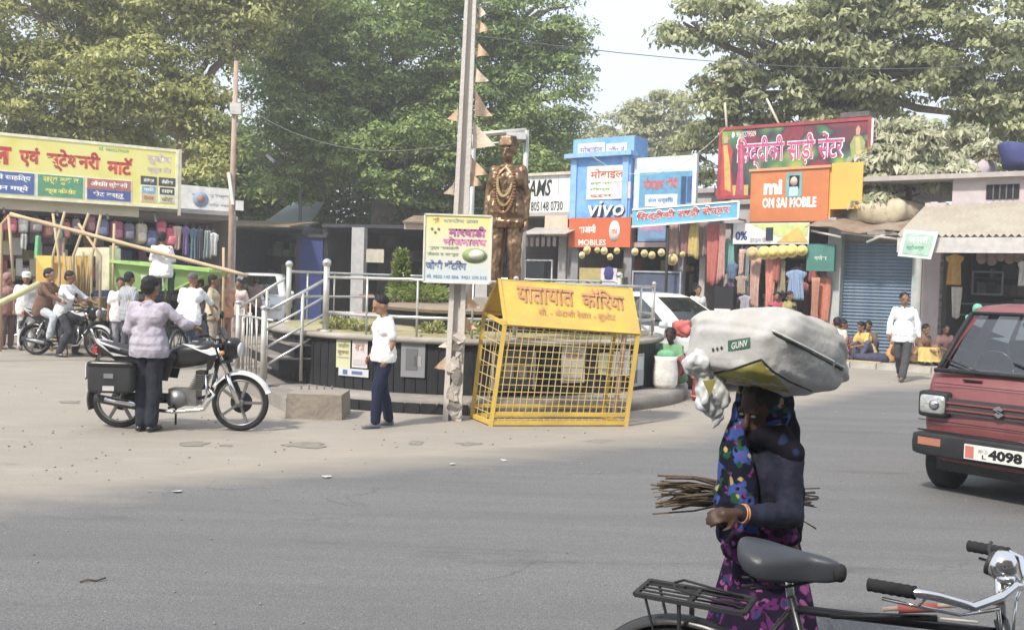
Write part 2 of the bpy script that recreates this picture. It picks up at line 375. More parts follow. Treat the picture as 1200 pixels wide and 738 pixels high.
# small stones and litter scattered on the dirt (uncountable)
g = MB()
for i in range(500):
    x = rnd.uniform(-9, 8); y = edge_y(x) + rnd.expovariate(.25) if rnd.random() < .6 else rnd.uniform(8, 15)
    r_ = rnd.uniform(.005, .016); g.se((x, y, r_ * .5), (r_, r_ * rnd.uniform(.6, 1), r_ * .6), nu=5, nv=3)
for i in range(260):
    x = rnd.uniform(-5, 6); y = rnd.uniform(3, 9); r_ = rnd.uniform(.004, .010); g.se((x, y, .004 + r_ * .5), (r_, r_ * .8, r_ * .6), nu=5, nv=3)
g.build('gravel', mat('gravel', (0.30, 0.27, 0.23), .95, .4, 2), kind='stuff', label='loose pebbles and grit scattered over the dusty plaza', cat='gravel')
for i, (px, py, a, lab) in enumerate([(208, 577, .045, 'white scrap of paper at the road edge, leftmost of the scraps'), (383, 560, .05, 'white scrap of paper on the road edge below the concrete block'), (530, 545, .04, 'white scrap of paper on the road edge below the boy'),
        (590, 540, .05, 'pale flattened scrap on the road below the yellow kiosk')]):
    c = G(px, py); mb = MB(); pts = [(c.x + a * math.cos(t) * rnd.uniform(.5, 1), c.y + a * math.sin(t) * rnd.uniform(.5, 1), .006 + rnd.uniform(0, .012)) for t in [j * 2 * PI / 7 for j in range(7)]]
    mb.plate(pts, .003); mb.build('paper_scrap', cm(.50, .49, .46), label=lab, cat='litter', group='paper scraps on the road')
c = G(104, 684); MB().tube([c + Vector((-.05, 0, .012)), c + Vector((-.02, .03, .016)), c + Vector((.03, .03, .012)), c + Vector((.07, .06, .02))], .005, 6).build('twig', cm(.09, .07, .05), label='short dark twig lying on the grey asphalt', cat='twig')

# ============================================================ trees
bark = mat('bark', (0.16, 0.12, 0.085), .95, .35, 4, .8, 18, col2=(0.26, 0.21, 0.16))
def tree(name, label, cat, base, tr, blobs, nleaf, lsize, lm, group=None, trunk_to=None, droop=0.0, clump=.9, seed=1, limbs=True, aspect=.45, shell=.55):
    r = np.random.RandomState(seed); root = E(name, base, 0, label, cat, group)
    t = MB(); cen = np.array([b[0] for b in blobs]); mean = Vector(cen.mean(0)); top = trunk_to or Vector((base.x * .5 + mean.x * .5, base.y * .5 + mean.y * .5, base.z + (mean.z - base.z) * .55))
    pts = [base.lerp(top, f) + Vector((noise.noise(Vector((f * 3, seed, 0))) * .3, 0, 0)) * (f > 0) for f in (0, .08, .3, .55, .8, 1)]
    t.tube(pts, [tr * 1.45, tr * 1.1, tr, tr * .9, tr * .8, tr * .65], 12)
    if limbs:
        for c, rad in blobs:
            c = Vector(c); mid = top.lerp(c, .5) + Vector((r.uniform(-.5, .5), r.uniform(-.5, .5), -.3)); rr = tr * .42
            t.tube([pts[4], top.lerp(mid, .5), mid, mid.lerp(c, .6), c], [rr * 1.2, rr, rr * .75, rr * .5, rr * .25], 7)
            for k in range(4):
                d = Vector(r.normal(size=3)).normalized(); d.z = abs(d.z) * .6; e = c + Vector((d.x * rad[0], d.y * rad[1], d.z * rad[2])) * .85
                t.tube([mid.lerp(c, .5), c.lerp(e, .5) + Vector((0, 0, .1)), e], [rr * .4, rr * .25, rr * .1], 5)
    t.build('trunk', bark, root, world=True)
    vol = np.array([b[1][0] * b[1][1] * b[1][2] for b in blobs]) ** (2 / 3); vol /= vol.sum(); CC = []
    for (c, rad), wv in zip(blobs, vol):
        per = max(6, int(nleaf * wv / 110)); d = r.normal(size=(per, 3)); d /= np.linalg.norm(d, axis=1)[:, None]
        rr = r.uniform(shell, 1.0, per)[:, None]; cc = np.array(c) + d * rr * np.array(rad); CC.append(np.hstack([cc, d]))
    CC = np.vstack(CC); per = max(1, nleaf // len(CC)); n = per * len(CC)
    cs = clump * r.uniform(.55, 1.3, len(CC))
    cc = np.repeat(CC[:, :3], per, 0); sz = np.repeat(cs, per)[:, None]
    d = r.normal(size=(n, 3)); d /= np.linalg.norm(d, axis=1)[:, None]; d[:, 2] = np.abs(d[:, 2]) * 1.1 - .35
    p = cc + d * sz * (r.uniform(.15, 1, n)[:, None] ** .5) * np.array([1, 1, .62])
    nr = d + np.array([0, -.15, .55]) + r.normal(size=(n, 3)) * .5; nr /= np.linalg.norm(nr, axis=1)[:, None]
    ax = np.cross(nr, r.normal(size=(n, 3))); ax[:, 2] -= droop; ax -= nr * (ax * nr).sum(1)[:, None]; ax /= np.linalg.norm(ax, axis=1)[:, None]; bx = np.cross(nr, ax)
    L = lsize * r.uniform(.6, 1.35, n)[:, None]; W = L * aspect
    V = np.stack([p - ax * L * .5, p + bx * W * .5, p + ax * L * .5, p - bx * W * .5], 1).reshape(-1, 3) - np.array(base)
    me = bpy.data.meshes.new('crown'); me.vertices.add(4 * n); me.vertices.foreach_set('co', V.astype('f').ravel())
    me.loops.add(4 * n); me.loops.foreach_set('vertex_index', np.arange(4 * n, dtype='i'))
    me.polygons.add(n); me.polygons.foreach_set('loop_start', np.arange(0, 4 * n, 4, dtype='i')); me.polygons.foreach_set('loop_total', np.full(n, 4, 'i'))
    me.materials.append(lm); me.update(calc_edges=True)
    o = bpy.data.objects.new('crown', me); COL.objects.link(o); o.parent = root
    return root
def bl(px, py, Y, rpx, rpy, dep=None):
    c = P(px, py, Y); s = Y / F0; return (tuple(c), (rpx * s, (dep or (rpx + rpy) / 2) * s, rpy * s))
lm_olive = leafmat('leaves_olive', (0.20, 0.22, 0.06), (0.38, 0.40, 0.13), (0.58, 0.57, 0.24))
lm_dark = leafmat('leaves_dark', (0.125, 0.175, 0.055), (0.24, 0.33, 0.10), (0.42, 0.50, 0.19))
lm_right = leafmat('leaves_dry_green', (0.17, 0.19, 0.09), (0.36, 0.39, 0.19), (0.60, 0.60, 0.38), 1.2)
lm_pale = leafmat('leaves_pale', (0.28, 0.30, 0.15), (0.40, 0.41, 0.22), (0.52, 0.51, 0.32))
lm_bush = leafmat('leaves_silver', (0.30, 0.33, 0.18), (0.50, 0.50, 0.34), (0.68, 0.66, 0.50), 2)
g_ = lambda px, Y: Vector((P(px, 300, Y).x, Y, 0))
tree('shade_tree', 'large olive green tree behind the yellow signboard, its crown filling the upper left', 'tree', g_(215, 34), .34,
     [bl(40, 20, 34, 110, 60), bl(170, -30, 34, 130, 80), bl(60, 110, 34, 95, 55), bl(160, 90, 33, 70, 60), bl(270, 20, 34, 60, 60), bl(-80, 60, 34, 90, 110), bl(230, 130, 33.5, 45, 35), bl(120, 160, 35, 70, 28), bl(245, 190, 33, 26, 22), bl(20, 165, 35, 60, 22), bl(330, -20, 35, 50, 40)],
     150000, .19, lm_olive, trunk_to=P(216, 110, 34), clump=.85, seed=3, droop=.6)
tree('banyan_tree', 'huge dark green tree behind the statue, dense crown reaching past the top edge', 'tree', g_(455, 41), .75,
     [bl(470, 40, 40, 150, 95), bl(620, 20, 40, 62, 60), bl(640, 115, 40, 55, 70), bl(560, 150, 39, 80, 75), bl(380, 120, 39, 75, 95), bl(470, 190, 38, 90, 60), bl(345, 190, 39, 50, 55), bl(600, 205, 39, 60, 40), bl(430, 60, 42, 170, 130), bl(520, 250, 41, 70, 28), bl(360, 50, 39, 50, 70), bl(655, 60, 40, 36, 45)],
     200000, .19, lm_dark, trunk_to=P(455, 150, 41), clump=.85, seed=5)
tree('dense_tree', 'dark tree standing in deep shade behind the market stalls left of centre', 'tree', g_(330, 46), .4,
     [bl(330, 215, 46, 70, 60), bl(410, 240, 47, 80, 50), bl(500, 225, 47, 80, 60), bl(270, 200, 46, 60, 60), bl(600, 190, 48, 70, 60), bl(20, 190, 44, 90, 40), bl(150, 200, 45, 90, 50), bl(300, 265, 48, 90, 35), bl(560, 260, 48, 60, 35), bl(130, 250, 46, 90, 30), bl(440, 285, 48, 60, 25)],
     90000, .30, lm_dark, clump=1.3, seed=9)
tree('spreading_tree', 'large leafy tree behind the saree banner with sky showing through its branches', 'tree', g_(960, 33), .42,
     [bl(930, 55, 32, 105, 55), bl(1040, 100, 32, 95, 60), bl(850, 110, 32, 55, 50), bl(1130, 60, 31, 90, 70), bl(1180, 140, 31, 70, 55), bl(960, 120, 32, 75, 40), bl(1010, 20, 32, 90, 40), bl(800, 35, 32, 42, 18), bl(840, 12, 32, 60, 20), bl(1070, -40, 32, 200, 60), bl(880, 160, 33, 60, 32), bl(810, 185, 34, 32, 40), bl(1270, 60, 31, 80, 90)],
     78000, .225, lm_right, trunk_to=P(975, 90, 33), clump=.75, seed=11, droop=1.6, aspect=.5, shell=.35)
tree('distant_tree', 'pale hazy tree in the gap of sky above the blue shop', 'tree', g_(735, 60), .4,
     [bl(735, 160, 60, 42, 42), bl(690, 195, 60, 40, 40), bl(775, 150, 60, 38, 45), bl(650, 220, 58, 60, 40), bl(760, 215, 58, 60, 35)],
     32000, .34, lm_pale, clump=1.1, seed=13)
tree('roof_bush', 'pale silvery bush growing over the shed roof beside the orange sign box', 'bush', P(1060, 250, 27), .10,
     [bl(1020, 200, 25.5, 20, 34), bl(1048, 175, 25.6, 18, 30), bl(1075, 205, 25, 22, 22), bl(1090, 165, 25.4, 16, 26), bl(1118, 196, 24.8, 20, 18), bl(1128, 160, 25.6, 14, 20), bl(1152, 182, 25, 18, 14), bl(1060, 150, 26, 20, 14), bl(1018, 236, 25, 18, 14), bl(1030, 160, 26, 14, 18), bl(1100, 220, 24.8, 14, 10)],
     12000, .26, lm_bush, trunk_to=P(1065, 215, 26), clump=.42, seed=15, droop=-1.6, aspect=.30, shell=.2)
tree('distant_tree', 'dark treeline tree behind the shops at the far right', 'tree', g_(1150, 44), .4,
     [bl(1150, 190, 44, 90, 40), bl(1230, 150, 44, 80, 60), bl(1050, 190, 44, 70, 35)], 26000, .34, lm_dark, clump=1.1, seed=17)

# damp and oily patches on the dirt
stm = mat('oily_dirt', (.15, .135, .12), .8, .3, 6, col2=(.24, .22, .19), s2=9)
for i, (px, py, rx, ry) in enumerate(((362, 521, 32, 3), (225, 520, 24, 2.5), (488, 519, 12, 2), (550, 520, 16, 1.6), (82, 471, 16, 2), (700, 517, 20, 2), (265, 522, 10, 1.5))):
    pts = []
    for k in range(28):
        a = 2 * PI * k / 28; q = .55 + .5 * noise.noise(Vector((math.cos(a) * 1.3, math.sin(a) * 1.3, i * 5))) + .2 * noise.noise(Vector((math.cos(a) * 4, math.sin(a) * 4, i))); p = G(px + rx * math.cos(a) * q * 1.5, py + ry * math.sin(a) * q * 1.8); pts.append((p.x, p.y, .0045))
    o = MB().plate(pts, .0012).build('oil_stain', stm, kind='structure')
# ============================================================ the row of shops on the right
W = lambda *c: cm(*c)
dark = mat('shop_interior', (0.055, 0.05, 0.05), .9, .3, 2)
white_print = cm(.80, .80, .78, kind='print'); 
class Shop:
    """a facade-aligned thing: local x along the facade, y into the building, z up"""
    def __init__(s, F, name, px, py, label, cat, group=None, off=0.0, base=0.0):
        s.F = F; s.u, z = F.uz(px, py, off); s.off = off; s.base = base
        s.r = E(name, F.pt(s.u, off, base), F.rz, label, cat, group)
    def lu(s, px, py, off=0.0):                # pixel -> local (x, z) on a plane `off` in front of the thing's plane
        u, z = s.F.uz(px, py, s.off + off); return u - s.u, z - s.base
    def quad(s, tl, br, off=0.0):
        a = s.lu(*tl, off); b = s.lu(*br, off); return a[0], b[0], b[1], a[1]      # x0, x1, z0, z1
    def panel(s, name, m, x0, x1, z0, z1, y, t=.03, label=None):
        return MB().box(((x0 + x1) / 2, y, (z0 + z1) / 2), (x1 - x0, t, z1 - z0)).build(name, m, s.r, label=label)
    def text(s, st, m, x0, x1, z0, z1, y, **k): return text(st, m, s.r, x0, x1, z0, z1, y, **k)
def frame_around(s, x0, x1, z0, z1, y, w_, m, name='frame'):
    mb = MB()
    mb.box(((x0 + x1) / 2, y, z1), (x1 - x0 + w_, w_, w_)); mb.box(((x0 + x1) / 2, y, z0), (x1 - x0 + w_, w_, w_))
    mb.box((x0, y, (z0 + z1) / 2), (w_, w_, z1 - z0 - w_)); mb.box((x1, y, (z0 + z1) / 2), (w_, w_, z1 - z0 - w_)); return mb.build(name, m, s.r)
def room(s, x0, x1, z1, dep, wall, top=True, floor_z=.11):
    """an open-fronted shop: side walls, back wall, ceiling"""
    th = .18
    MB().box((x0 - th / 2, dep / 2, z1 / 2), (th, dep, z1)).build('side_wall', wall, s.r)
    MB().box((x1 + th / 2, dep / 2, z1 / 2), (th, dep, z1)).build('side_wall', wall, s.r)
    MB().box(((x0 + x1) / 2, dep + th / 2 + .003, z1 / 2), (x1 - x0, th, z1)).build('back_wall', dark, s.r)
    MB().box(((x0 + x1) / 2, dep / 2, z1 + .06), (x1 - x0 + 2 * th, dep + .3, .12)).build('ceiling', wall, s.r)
def goods(s, x0, x1, z0, z1, y, rows, seed, pal, dens=.85):
    """shelves with packs, each shelf one part with its packs as its pieces"""
    r = random.Random(seed)
    for i in range(rows):
        z = z0 + (z1 - z0) * i / rows; sh = MB().box(((x0 + x1) / 2, y, z), (x1 - x0, .34, .03)).build('shelf', cm(.14, .11, .09), s.r)
        x = x0 + .05
        while x < x1 - .25:
            w_ = r.uniform(.12, .34); h = r.uniform(.14, .85 * (z1 - z0) / rows)
            if r.random() < dens: MB().box((x + w_ / 2, y - r.uniform(0, .05), z + .017 + h / 2), (w_ * .94, .24, h)).build('pack', cm(*r.choice(pal), kind='print'), sh)
            x += w_
PAL = [(.45, .08, .07), (.08, .12, .34), (.5, .42, .12), (.4, .38, .35), (.12, .3, .16), (.38, .16, .3), (.2, .2, .22), (.55, .3, .12)]

def garment(kind, wd, h, col, F_, u, off, z, label, cat='garment', group=None, seed=0, stripes=None, name=None):
    """clothing on show: 'drape' hanging saree/dupatta, 'shirt', 'kurta' (long), each wavy cloth with thickness"""
    r = random.Random(seed); nx, nz = 9, 10; vs = []; ph = r.uniform(0, 6); fr = r.uniform(8, 16)
    def half(t):
        if kind == 'shirt': return .5 if t < .35 else .36
        if kind == 'kurta': return .5 if t < .22 else .30 + .12 * t
        return .42 + .08 * math.sin(t * 3 + ph)
    for side in (0, 1):
        for j in range(nz + 1):
            t = j / nz
            for i in range(nx + 1):
                a = i / nx * 2 - 1; x = a * half(t) * wd; zz = -t * h
                if kind != 'drape' and t < .12: zz -= abs(a) * .10 * h - .0
                if kind == 'drape': zz -= .05 * h * math.sin(a * 2 + ph) * t
                y = .035 * math.sin(a * fr * .5 + ph + t * 1.3) * (.4 + t) + (.02 if side else -.02) * (1 - a * a * .8)
                vs.append((x, y, zz))
    K = (nx + 1) * (nz + 1); fs = []
    for j in range(nz):
        for i in range(nx):
            a = j * (nx + 1) + i; fs.append((a, a + nx + 1, a + nx + 2, a + 1)); b = a + K; fs.append((b, b + 1, b + nx + 2, b + nx + 1))
    for i in range(nx): fs += [(i, i + 1, i + 1 + K, i + K), (K - 1 - i, K - 2 - i, 2 * K - 2 - i, 2 * K - 1 - i)]
    for j in range(nz):
        a = j * (nx + 1); fs += [(a, a + K, a + nx + 1 + K, a + nx + 1)]; b = a + nx; fs += [(b, b + nx + 1, b + nx + 1 + K, b + K)]
    m = cm(*col, kind='cloth') if not stripes else stripe_mat(col, stripes)
    root = E(name or {'drape': 'hanging_cloth', 'shirt': 'hanging_shirt', 'kurta': 'hanging_kurta'}[kind], F_.pt(u, off, z), F_.rz, label, cat, group)
    MB().add(vs, fs, None, True).build('fabric', m, root)
    MB().tube([(-wd * .25, 0, .0), (0, 0, .05), (wd * .25, 0, .0)], .008, 5).tube([(0, 0, .05), (0, 0, .12)], .006, 5).build('hanger', cm(.2, .2, .2), root)
    return root
def stripe_mat(c1, c2):
    k = 'stripes_%s_%s' % (c1, c2)
    if k in MATS: return MATS[k]
    m = bpy.data.materials.new('striped_cloth'); m.use_nodes = True; t = m.node_tree; b = t.nodes['Principled BSDF']; b.inputs['Roughness'].default_value = .95
    tc = t.nodes.new('ShaderNodeTexCoord'); wv = t.nodes.new('ShaderNodeTexWave'); wv.inputs['Scale'].default_value = 9; wv.inputs['Distortion'].default_value = 3
    cr = t.nodes.new('ShaderNodeValToRGB'); cr.color_ramp.interpolation = 'CONSTANT'; e = cr.color_ramp.elements; e[0].color = (*c1, 1); e[1].position = .5; e[1].color = (*c2, 1)
    t.links.new(tc.outputs['Object'], wv.inputs[0]); t.links.new(wv.outputs['Fac'], cr.inputs[0]); t.links.new(cr.outputs[0], b.inputs['Base Color']); MATS[k] = m; return m
def hang(F_, kind, px0, px1, py0, py1, off, col, label, **k):
    ua, za = F_.uz(px0, py0, off); ub, zb = F_.uz(px1, py1, off)
    return garment(kind, ub - ua, za - zb, col, F_, (ua + ub) / 2, off, za, label, **k)
def disc(F_, px, py, rpx, off, col, name, label, cat, group, hat=True):
    u, z = F_.uz(px, py, off); Y = F_.pt(u, off, z).y; r = rpx * Y / F0
    root = E(name, F_.pt(u, off, z), F_.rz, label, cat, group); Mx = Matrix.Rotation(PI / 2, 4, 'X')
    MB().lathe([(r * .62, -.03), (r, -.02), (r, .012), (r * .6, .03), (r * .5, .10), (r * .3, .13)], 18, Mx).build('crown' if hat else 'bundle', cm(*col, kind='cloth'), root)
    MB().lathe([(r * .66, .025), (r * .66, .05), (r * .5, .05)], 18, Mx).build('band', cm(col[0] * .8, col[1] * .6, col[2] * .5, kind='cloth'), root)
    return root

# ---- "DREAMS" white fascia shop
wallp = mat('painted_wall', (0.52, 0.50, 0.50), .9, .12, 3, .15, 12, col2=(0.36, 0.33, 0.31))
sd = Shop(FR, 'white_fascia_shop', 618, 330, 'shop under a white fascia lettered DREAMS, left of the blue shop', 'shop')
x0, x1, z0, z1 = sd.quad((612, 208), (671, 253)); xb = sd.lu(671, 330)[0]
sd.panel('fascia', cm(.68, .68, .66), x0, x1, z0, z1, -.08, .10)
sd.panel('fascia_cap', cm(.55, .48, .36), x0 - .08, x1 + .02, z1, z1 + .09, -.12, .22)
for k in range(1, 4): sd.panel('fascia_seam', cm(.45, .45, .44), x0 + (x1 - x0) * k / 4, x0 + (x1 - x0) * k / 4 + .02, z0 + .02, z1 - .02, -.135, .01)
sd.text('DREAMS', cm(.03, .03, .03), *sd.quad((598, 213), (649, 230)), -.142, bold=.02, shear=.25)
sd.text('805148 0730', cm(.05, .05, .05), *sd.quad((625, 237), (662, 247)), -.142, bold=.01)
room(sd, x0, x1 - .1, z0, 3.2, wallp)
a = sd.quad((640, 253), (666, 277), .1); sd.panel('hanging_poster', cm(.62, .45, .33), a[0], a[1], a[2], a[3], -.16, .02, label='orange and cream poster under the white fascia')
sd.panel('poster_stripe', cm(.45, .12, .08), a[0] + .05, a[1] - .08, a[2] + .1, a[2] + .25, -.175, .008)
q = sd.quad((618, 274), (671, 284), .5); MB().plate([(q[0], -.9, q[3] - .05), (q[1], -.9, q[3] - .05), (q[1], -.05, q[3] + .2), (q[0], -.05, q[3] + .2)], .03).build('awning', cm(.40, .36, .33), sd.r)
for k in range(9):
    x = x0 + .1 + (x1 - x0 - .3) * k / 8; sd.panel('lace_drop', cm(.10, .08, .08), x, x + .12, q[3] - .42, q[3] - .08, -.80, .02)
goods(sd, x0 + .1, x1 - .3, .5, z0 - .3, 2.4, 4, 3, PAL)
a = sd.quad((620, 305), (650, 345)); frame_around(sd, a[0], a[1], .15, a[3], -.2, .05, cm(.45, .45, .46), 'display_frame')
sd.panel('display_glass', glass('shop_glass'), a[0] + .03, a[1] - .03, .2, a[3] - .04, -.2, .01)
sd.panel('pillar', cm(.32, .30, .30), x1 - .42, x1 - .12, 0, z0 - .003, -.02, .2)

# ---- the blue shop
sv = Shop(FR, 'blue_phone_shop', 672, 330, 'two-storey bright blue phone shop with vivo lettering', 'shop')
blue = mat('blue_panel', (0.10, 0.28, 0.66), .45, .12, 2.5, col2=(0.22, 0.42, 0.74), s2=2); blue_d = cm(.05, .14, .36)
x0, x1, z0, z1 = sv.quad((673, 190), (741, 256)); zt = sv.lu(700, 186)[1]
room(sv, x0, sv.lu(820, 300)[0], z0, 3.4, wallp)
sv.panel('upper_wall', blue, x0, x1, z0, zt, -.10, .22)
for px in (677, 737): a = sv.lu(px, 220)[0]; sv.panel('pilaster', mat('blue_light', (.26, .44, .70), .5), a - .10, a + .10, z0 + .01, zt - .02, -.24, .06)
sv.panel('cornice', mat('blue_light', (.26, .44, .70)), x0 - .1, x1 + .12, zt, zt + .13, -.22, .46)
a = sv.quad((676, 165), (747, 187)); sv.panel('rooftop_box', blue, a[0], a[1] - .02, a[2] + .03, a[3], .25, .9)
for (p0, p1), tx in (((678, 709), 'मोबाईल'), ((711, 735), 'शाॅप नं'),):
    b = sv.quad((p0, 169), (p1, 183), .2); sv.panel('name_board', cm(.62, .64, .72), b[0], b[1], b[2], b[3], -.215, .03); sv.text(tx, cm(.22, .2, .42), b[0] + .08, b[1] - .08, b[2] + .1, b[3] - .08, -.235, bold=.02)
b = sv.quad((690, 196), (737, 233), .15); po = sv.panel('shop_banner', cm(.78, .74, .60), b[0], b[1], b[2], b[3], -.225, .02, label='cream hanging banner with red heading')
for (ya, yb, c, tx) in ((.60, .92, (.5, .07, .06), 'मोबाईल'), (.42, .54, (.1, .25, .12), 'सर्व प्रकारचे'), (.24, .36, (.1, .3, .15), 'रिचार्ज सेंटर'), (.06, .17, (.4, .08, .1), 'दुरुस्ती')):
    H = b[3] - b[2]; sv.text(tx, cm(*c), b[0] + .12, b[1] - .15, b[2] + H * ya, b[2] + H * yb, -.238, bold=.025)
b = sv.quad((720, 214), (741, 233), .15); sv.panel('shop_banner', cm(.66, .52, .60), b[0], b[1] - .02, b[2], b[3], -.245, .015, label='small pink price banner')
b = sv.quad((690, 236), (732, 253), .25); sv.text('vivo', cm(.02, .03, .08), b[0] + .04, b[1] + .04, b[2] - .04, b[3] - .04, -.282, bold=.02, shear=.15); sv.text('vivo', white_print, b[0], b[1], b[2], b[3], -.29, bold=.012, shear=.15)
b = sv.quad((669, 256), (740, 290), .3); ob = mat('orange_sign', (.52, .13, .06), .5, .08, 2); sv.panel('sign_board', ob, b[0], b[1], b[2], b[3], -.34, .12, label='orange sign box with white lettering')
H = b[3] - b[2]; Wd = b[1] - b[0]
sv.text('शाओमी', white_print, b[0] + Wd * .17, b[0] + Wd * .45, b[2] + H * .48, b[2] + H * .78, -.405, bold=.02); sv.text('MOBILES', white_print, b[0] + Wd * .17, b[0] + Wd * .62, b[2] + H * .06, b[2] + H * .26, -.405, bold=.02)
MB().lathe([(Wd * .085, 0), (Wd * .085, .012)], 24, Matrix.Translation((b[0] + Wd * .75, -.402, b[2] + H * .55)) @ Matrix.Scale(1.7, 4, (0, 0, 1)) @ Matrix.Rotation(PI / 2, 4, 'X')).build('emblem', white_print, sv.r)
sv.text('mi', ob, b[0] + Wd * .71, b[0] + Wd * .79, b[2] + H * .45, b[2] + H * .66, -.418, bold=.03)
# right half of the upper floor
c0, c1, d0, d1 = sv.quad((745, 184), (816, 262)); d0 = z0 - .02
lb = mat('pale_blue_sheet', (.42, .58, .74), .5, .1, 2, col2=(.60, .66, .74)); sv.panel('upper_wall_sheet', lb, c0 + .02, c1, z0, sv.lu(780, 184)[1], -.03, .1, label='pale blue sheet wall on the right half')
a = sv.lu(816, 200)[0]; sv.panel('edge_trim', cm(.72, .72, .72), a - .05, a + .07, z0 + .3, sv.lu(780, 184)[1] + .03, -.11, .06)
b = sv.quad((750, 203), (812, 243), .1); sv.panel('picture_panel', cm(.10, .32, .52), b[0], b[1], b[2], b[3], -.10, .03, label='blue picture panel with red heading')
H = b[3] - b[2]; Wd = b[1] - b[0]; sv.panel('panel_strip', cm(.66, .70, .74), b[0] + Wd * .12, b[1] - Wd * .28, b[2] + H * .05, b[2] + H * .38, -.12, .012); sv.text('मोबाईल शॉपी', cm(.50, .12, .12), b[0] + Wd * .08, b[0] + Wd * .72, b[2] + H * .5, b[2] + H * .85, -.125, bold=.04)
sv.text('सेल सर्विस', cm(.1, .25, .5), b[0] + Wd * .18, b[0] + Wd * .65, b[2] + H * .12, b[2] + H * .3, -.135, bold=.02)
sv.panel('phone_picture', cm(.04, .08, .2), b[1] - Wd * .22, b[1] - Wd * .13, b[2] + H * .1, b[2] + H * .85, -.12, .012); sv.panel('phone_picture', cm(.05, .12, .3), b[1] - Wd * .11, b[1] - Wd * .03, b[2] + H * .15, b[2] + H * .85, -.12, .012)
b = sv.quad((748, 263), (780, 283), .1); sv.panel('picture_panel', cm(.16, .30, .50), b[0], b[1], b[2], b[3], -.10, .03, label='lower blue panel with pink lettering'); sv.text('एसएमएस', cm(.6, .2, .3), b[0] + .06, b[1] - .06, b[2] + .28, b[3] - .05, -.12, bold=.03)
b = sv.quad((741, 284), (842, 290), .1); sv.panel('shop_lintel', cm(.42, .30, .28), b[0], b[1], b[2], b[3], -.10, .1)
goods(sv, x0 + .2, c1 - .2, .3, z0 - .2, 2.9, 5, 5, PAL)
for px, wd_ in ((676, .25), (738, .28), (800, .18)): a = sv.lu(px, 300)[0]; sv.panel('pillar', cm(.25, .24, .26), a - wd_ / 2, a + wd_ / 2, 0, z0 - .003, -.03, .2)
b = sv.quad((684, 314), (726, 350), .6); sv.panel('counter', cm(.38, .30, .10), b[0], b[1], 0.11, b[3], -.6, .5, label='yellow brown counter'); e = sv.quad((704, 314), (722, 334), .9); sv.panel('counter_poster', cm(.55, .50, .55), e[0], e[1], e[2], e[3], -.87, .02); MB().lathe([(.01, 0), (.13, .02), (.17, .2), (.13, .36), (.01, .4)], 12, Matrix.Translation(((e[0] + e[1]) / 2, -.885, (e[2] + e[3]) / 2 - .1)) @ Matrix.Scale(.08, 4, (0, 1, 0))).build('poster_figure', cm(.05, .05, .2), sv.r)
a = sv.quad((742, 318), (797, 345), .3); frame_around(sv, a[0], a[1], .15, a[3], -.3, .05, cm(.3, .32, .36), 'display_frame'); sv.panel('display_case', cm(.08, .10, .16), a[0] + .04, a[1] - .04, .14, a[3] - .04, -.15, .25)

# small saree signboard over the entrance (stands proud, own support post)
st = Shop(FR, 'saree_sign', 741, 268, 'long blue signboard with red Hindi lettering edged in white, below the large saree banner', 'signboard', off=.9)
a0 = st.lu(741, 262)[1]; x1 = st.lu(866, 250)[0]; z1 = st.lu(866, 236)[1]; zb = st.lu(866, 256)[1]; za = st.lu(741, 266)[1]; zt = st.lu(741, 246)[1]
MB().prism([(0, za), (x1, zb), (x1, z1), (0, zt)], -.03, .03).build('board', mat('teal_sign', (.10, .34, .42), .5, .15, 1.5, col2=(.16, .42, .62)), st.r)
for (u_, v_, t_) in (((0, za), (x1, zb), 0), ((0, zt), (x1, z1), 0), ((x1, zb), (x1, z1), 0)):
    MB().bar((u_[0], -.035, u_[1]), (v_[0], -.035, v_[1]), .05, .05).build('edge_strip', cm(.7, .74, .76), st.r)
sh = Matrix(((1, 0, 0, 0), (0, 1, 0, 0), ((zb - za) / x1, 0, 1, 0), (0, 0, 0, 1)))
st.text('िसद्दीकी साड़ी सेन्टर', cm(.75, .74, .74), x1 * .05 - .02, x1 * .92 + .02, za + .09, zt - .06, -.045, bold=.05, M=sh, name='lettering_edge')
st.text('िसद्दीकी साड़ी सेन्टर', cm(.55, .07, .05), x1 * .05, x1 * .92, za + .12, zt - .09, -.05, bold=.02, M=sh)
a = st.lu(779, 345)[0]; MB().tube([(a, .06, -.02 - 0), (a, .06, za)], .045, 8).build('post', cm(.03, .03, .03), st.r)
MB().bar((x1 * .5, .05, zb - .02), (x1 * .5, .9, zb - .1), .04, .04).bar((x1 - .1, .05, zb), (x1 - .1, .9, zb), .04, .04).build('bracket', cm(.2, .2, .2), st.r)

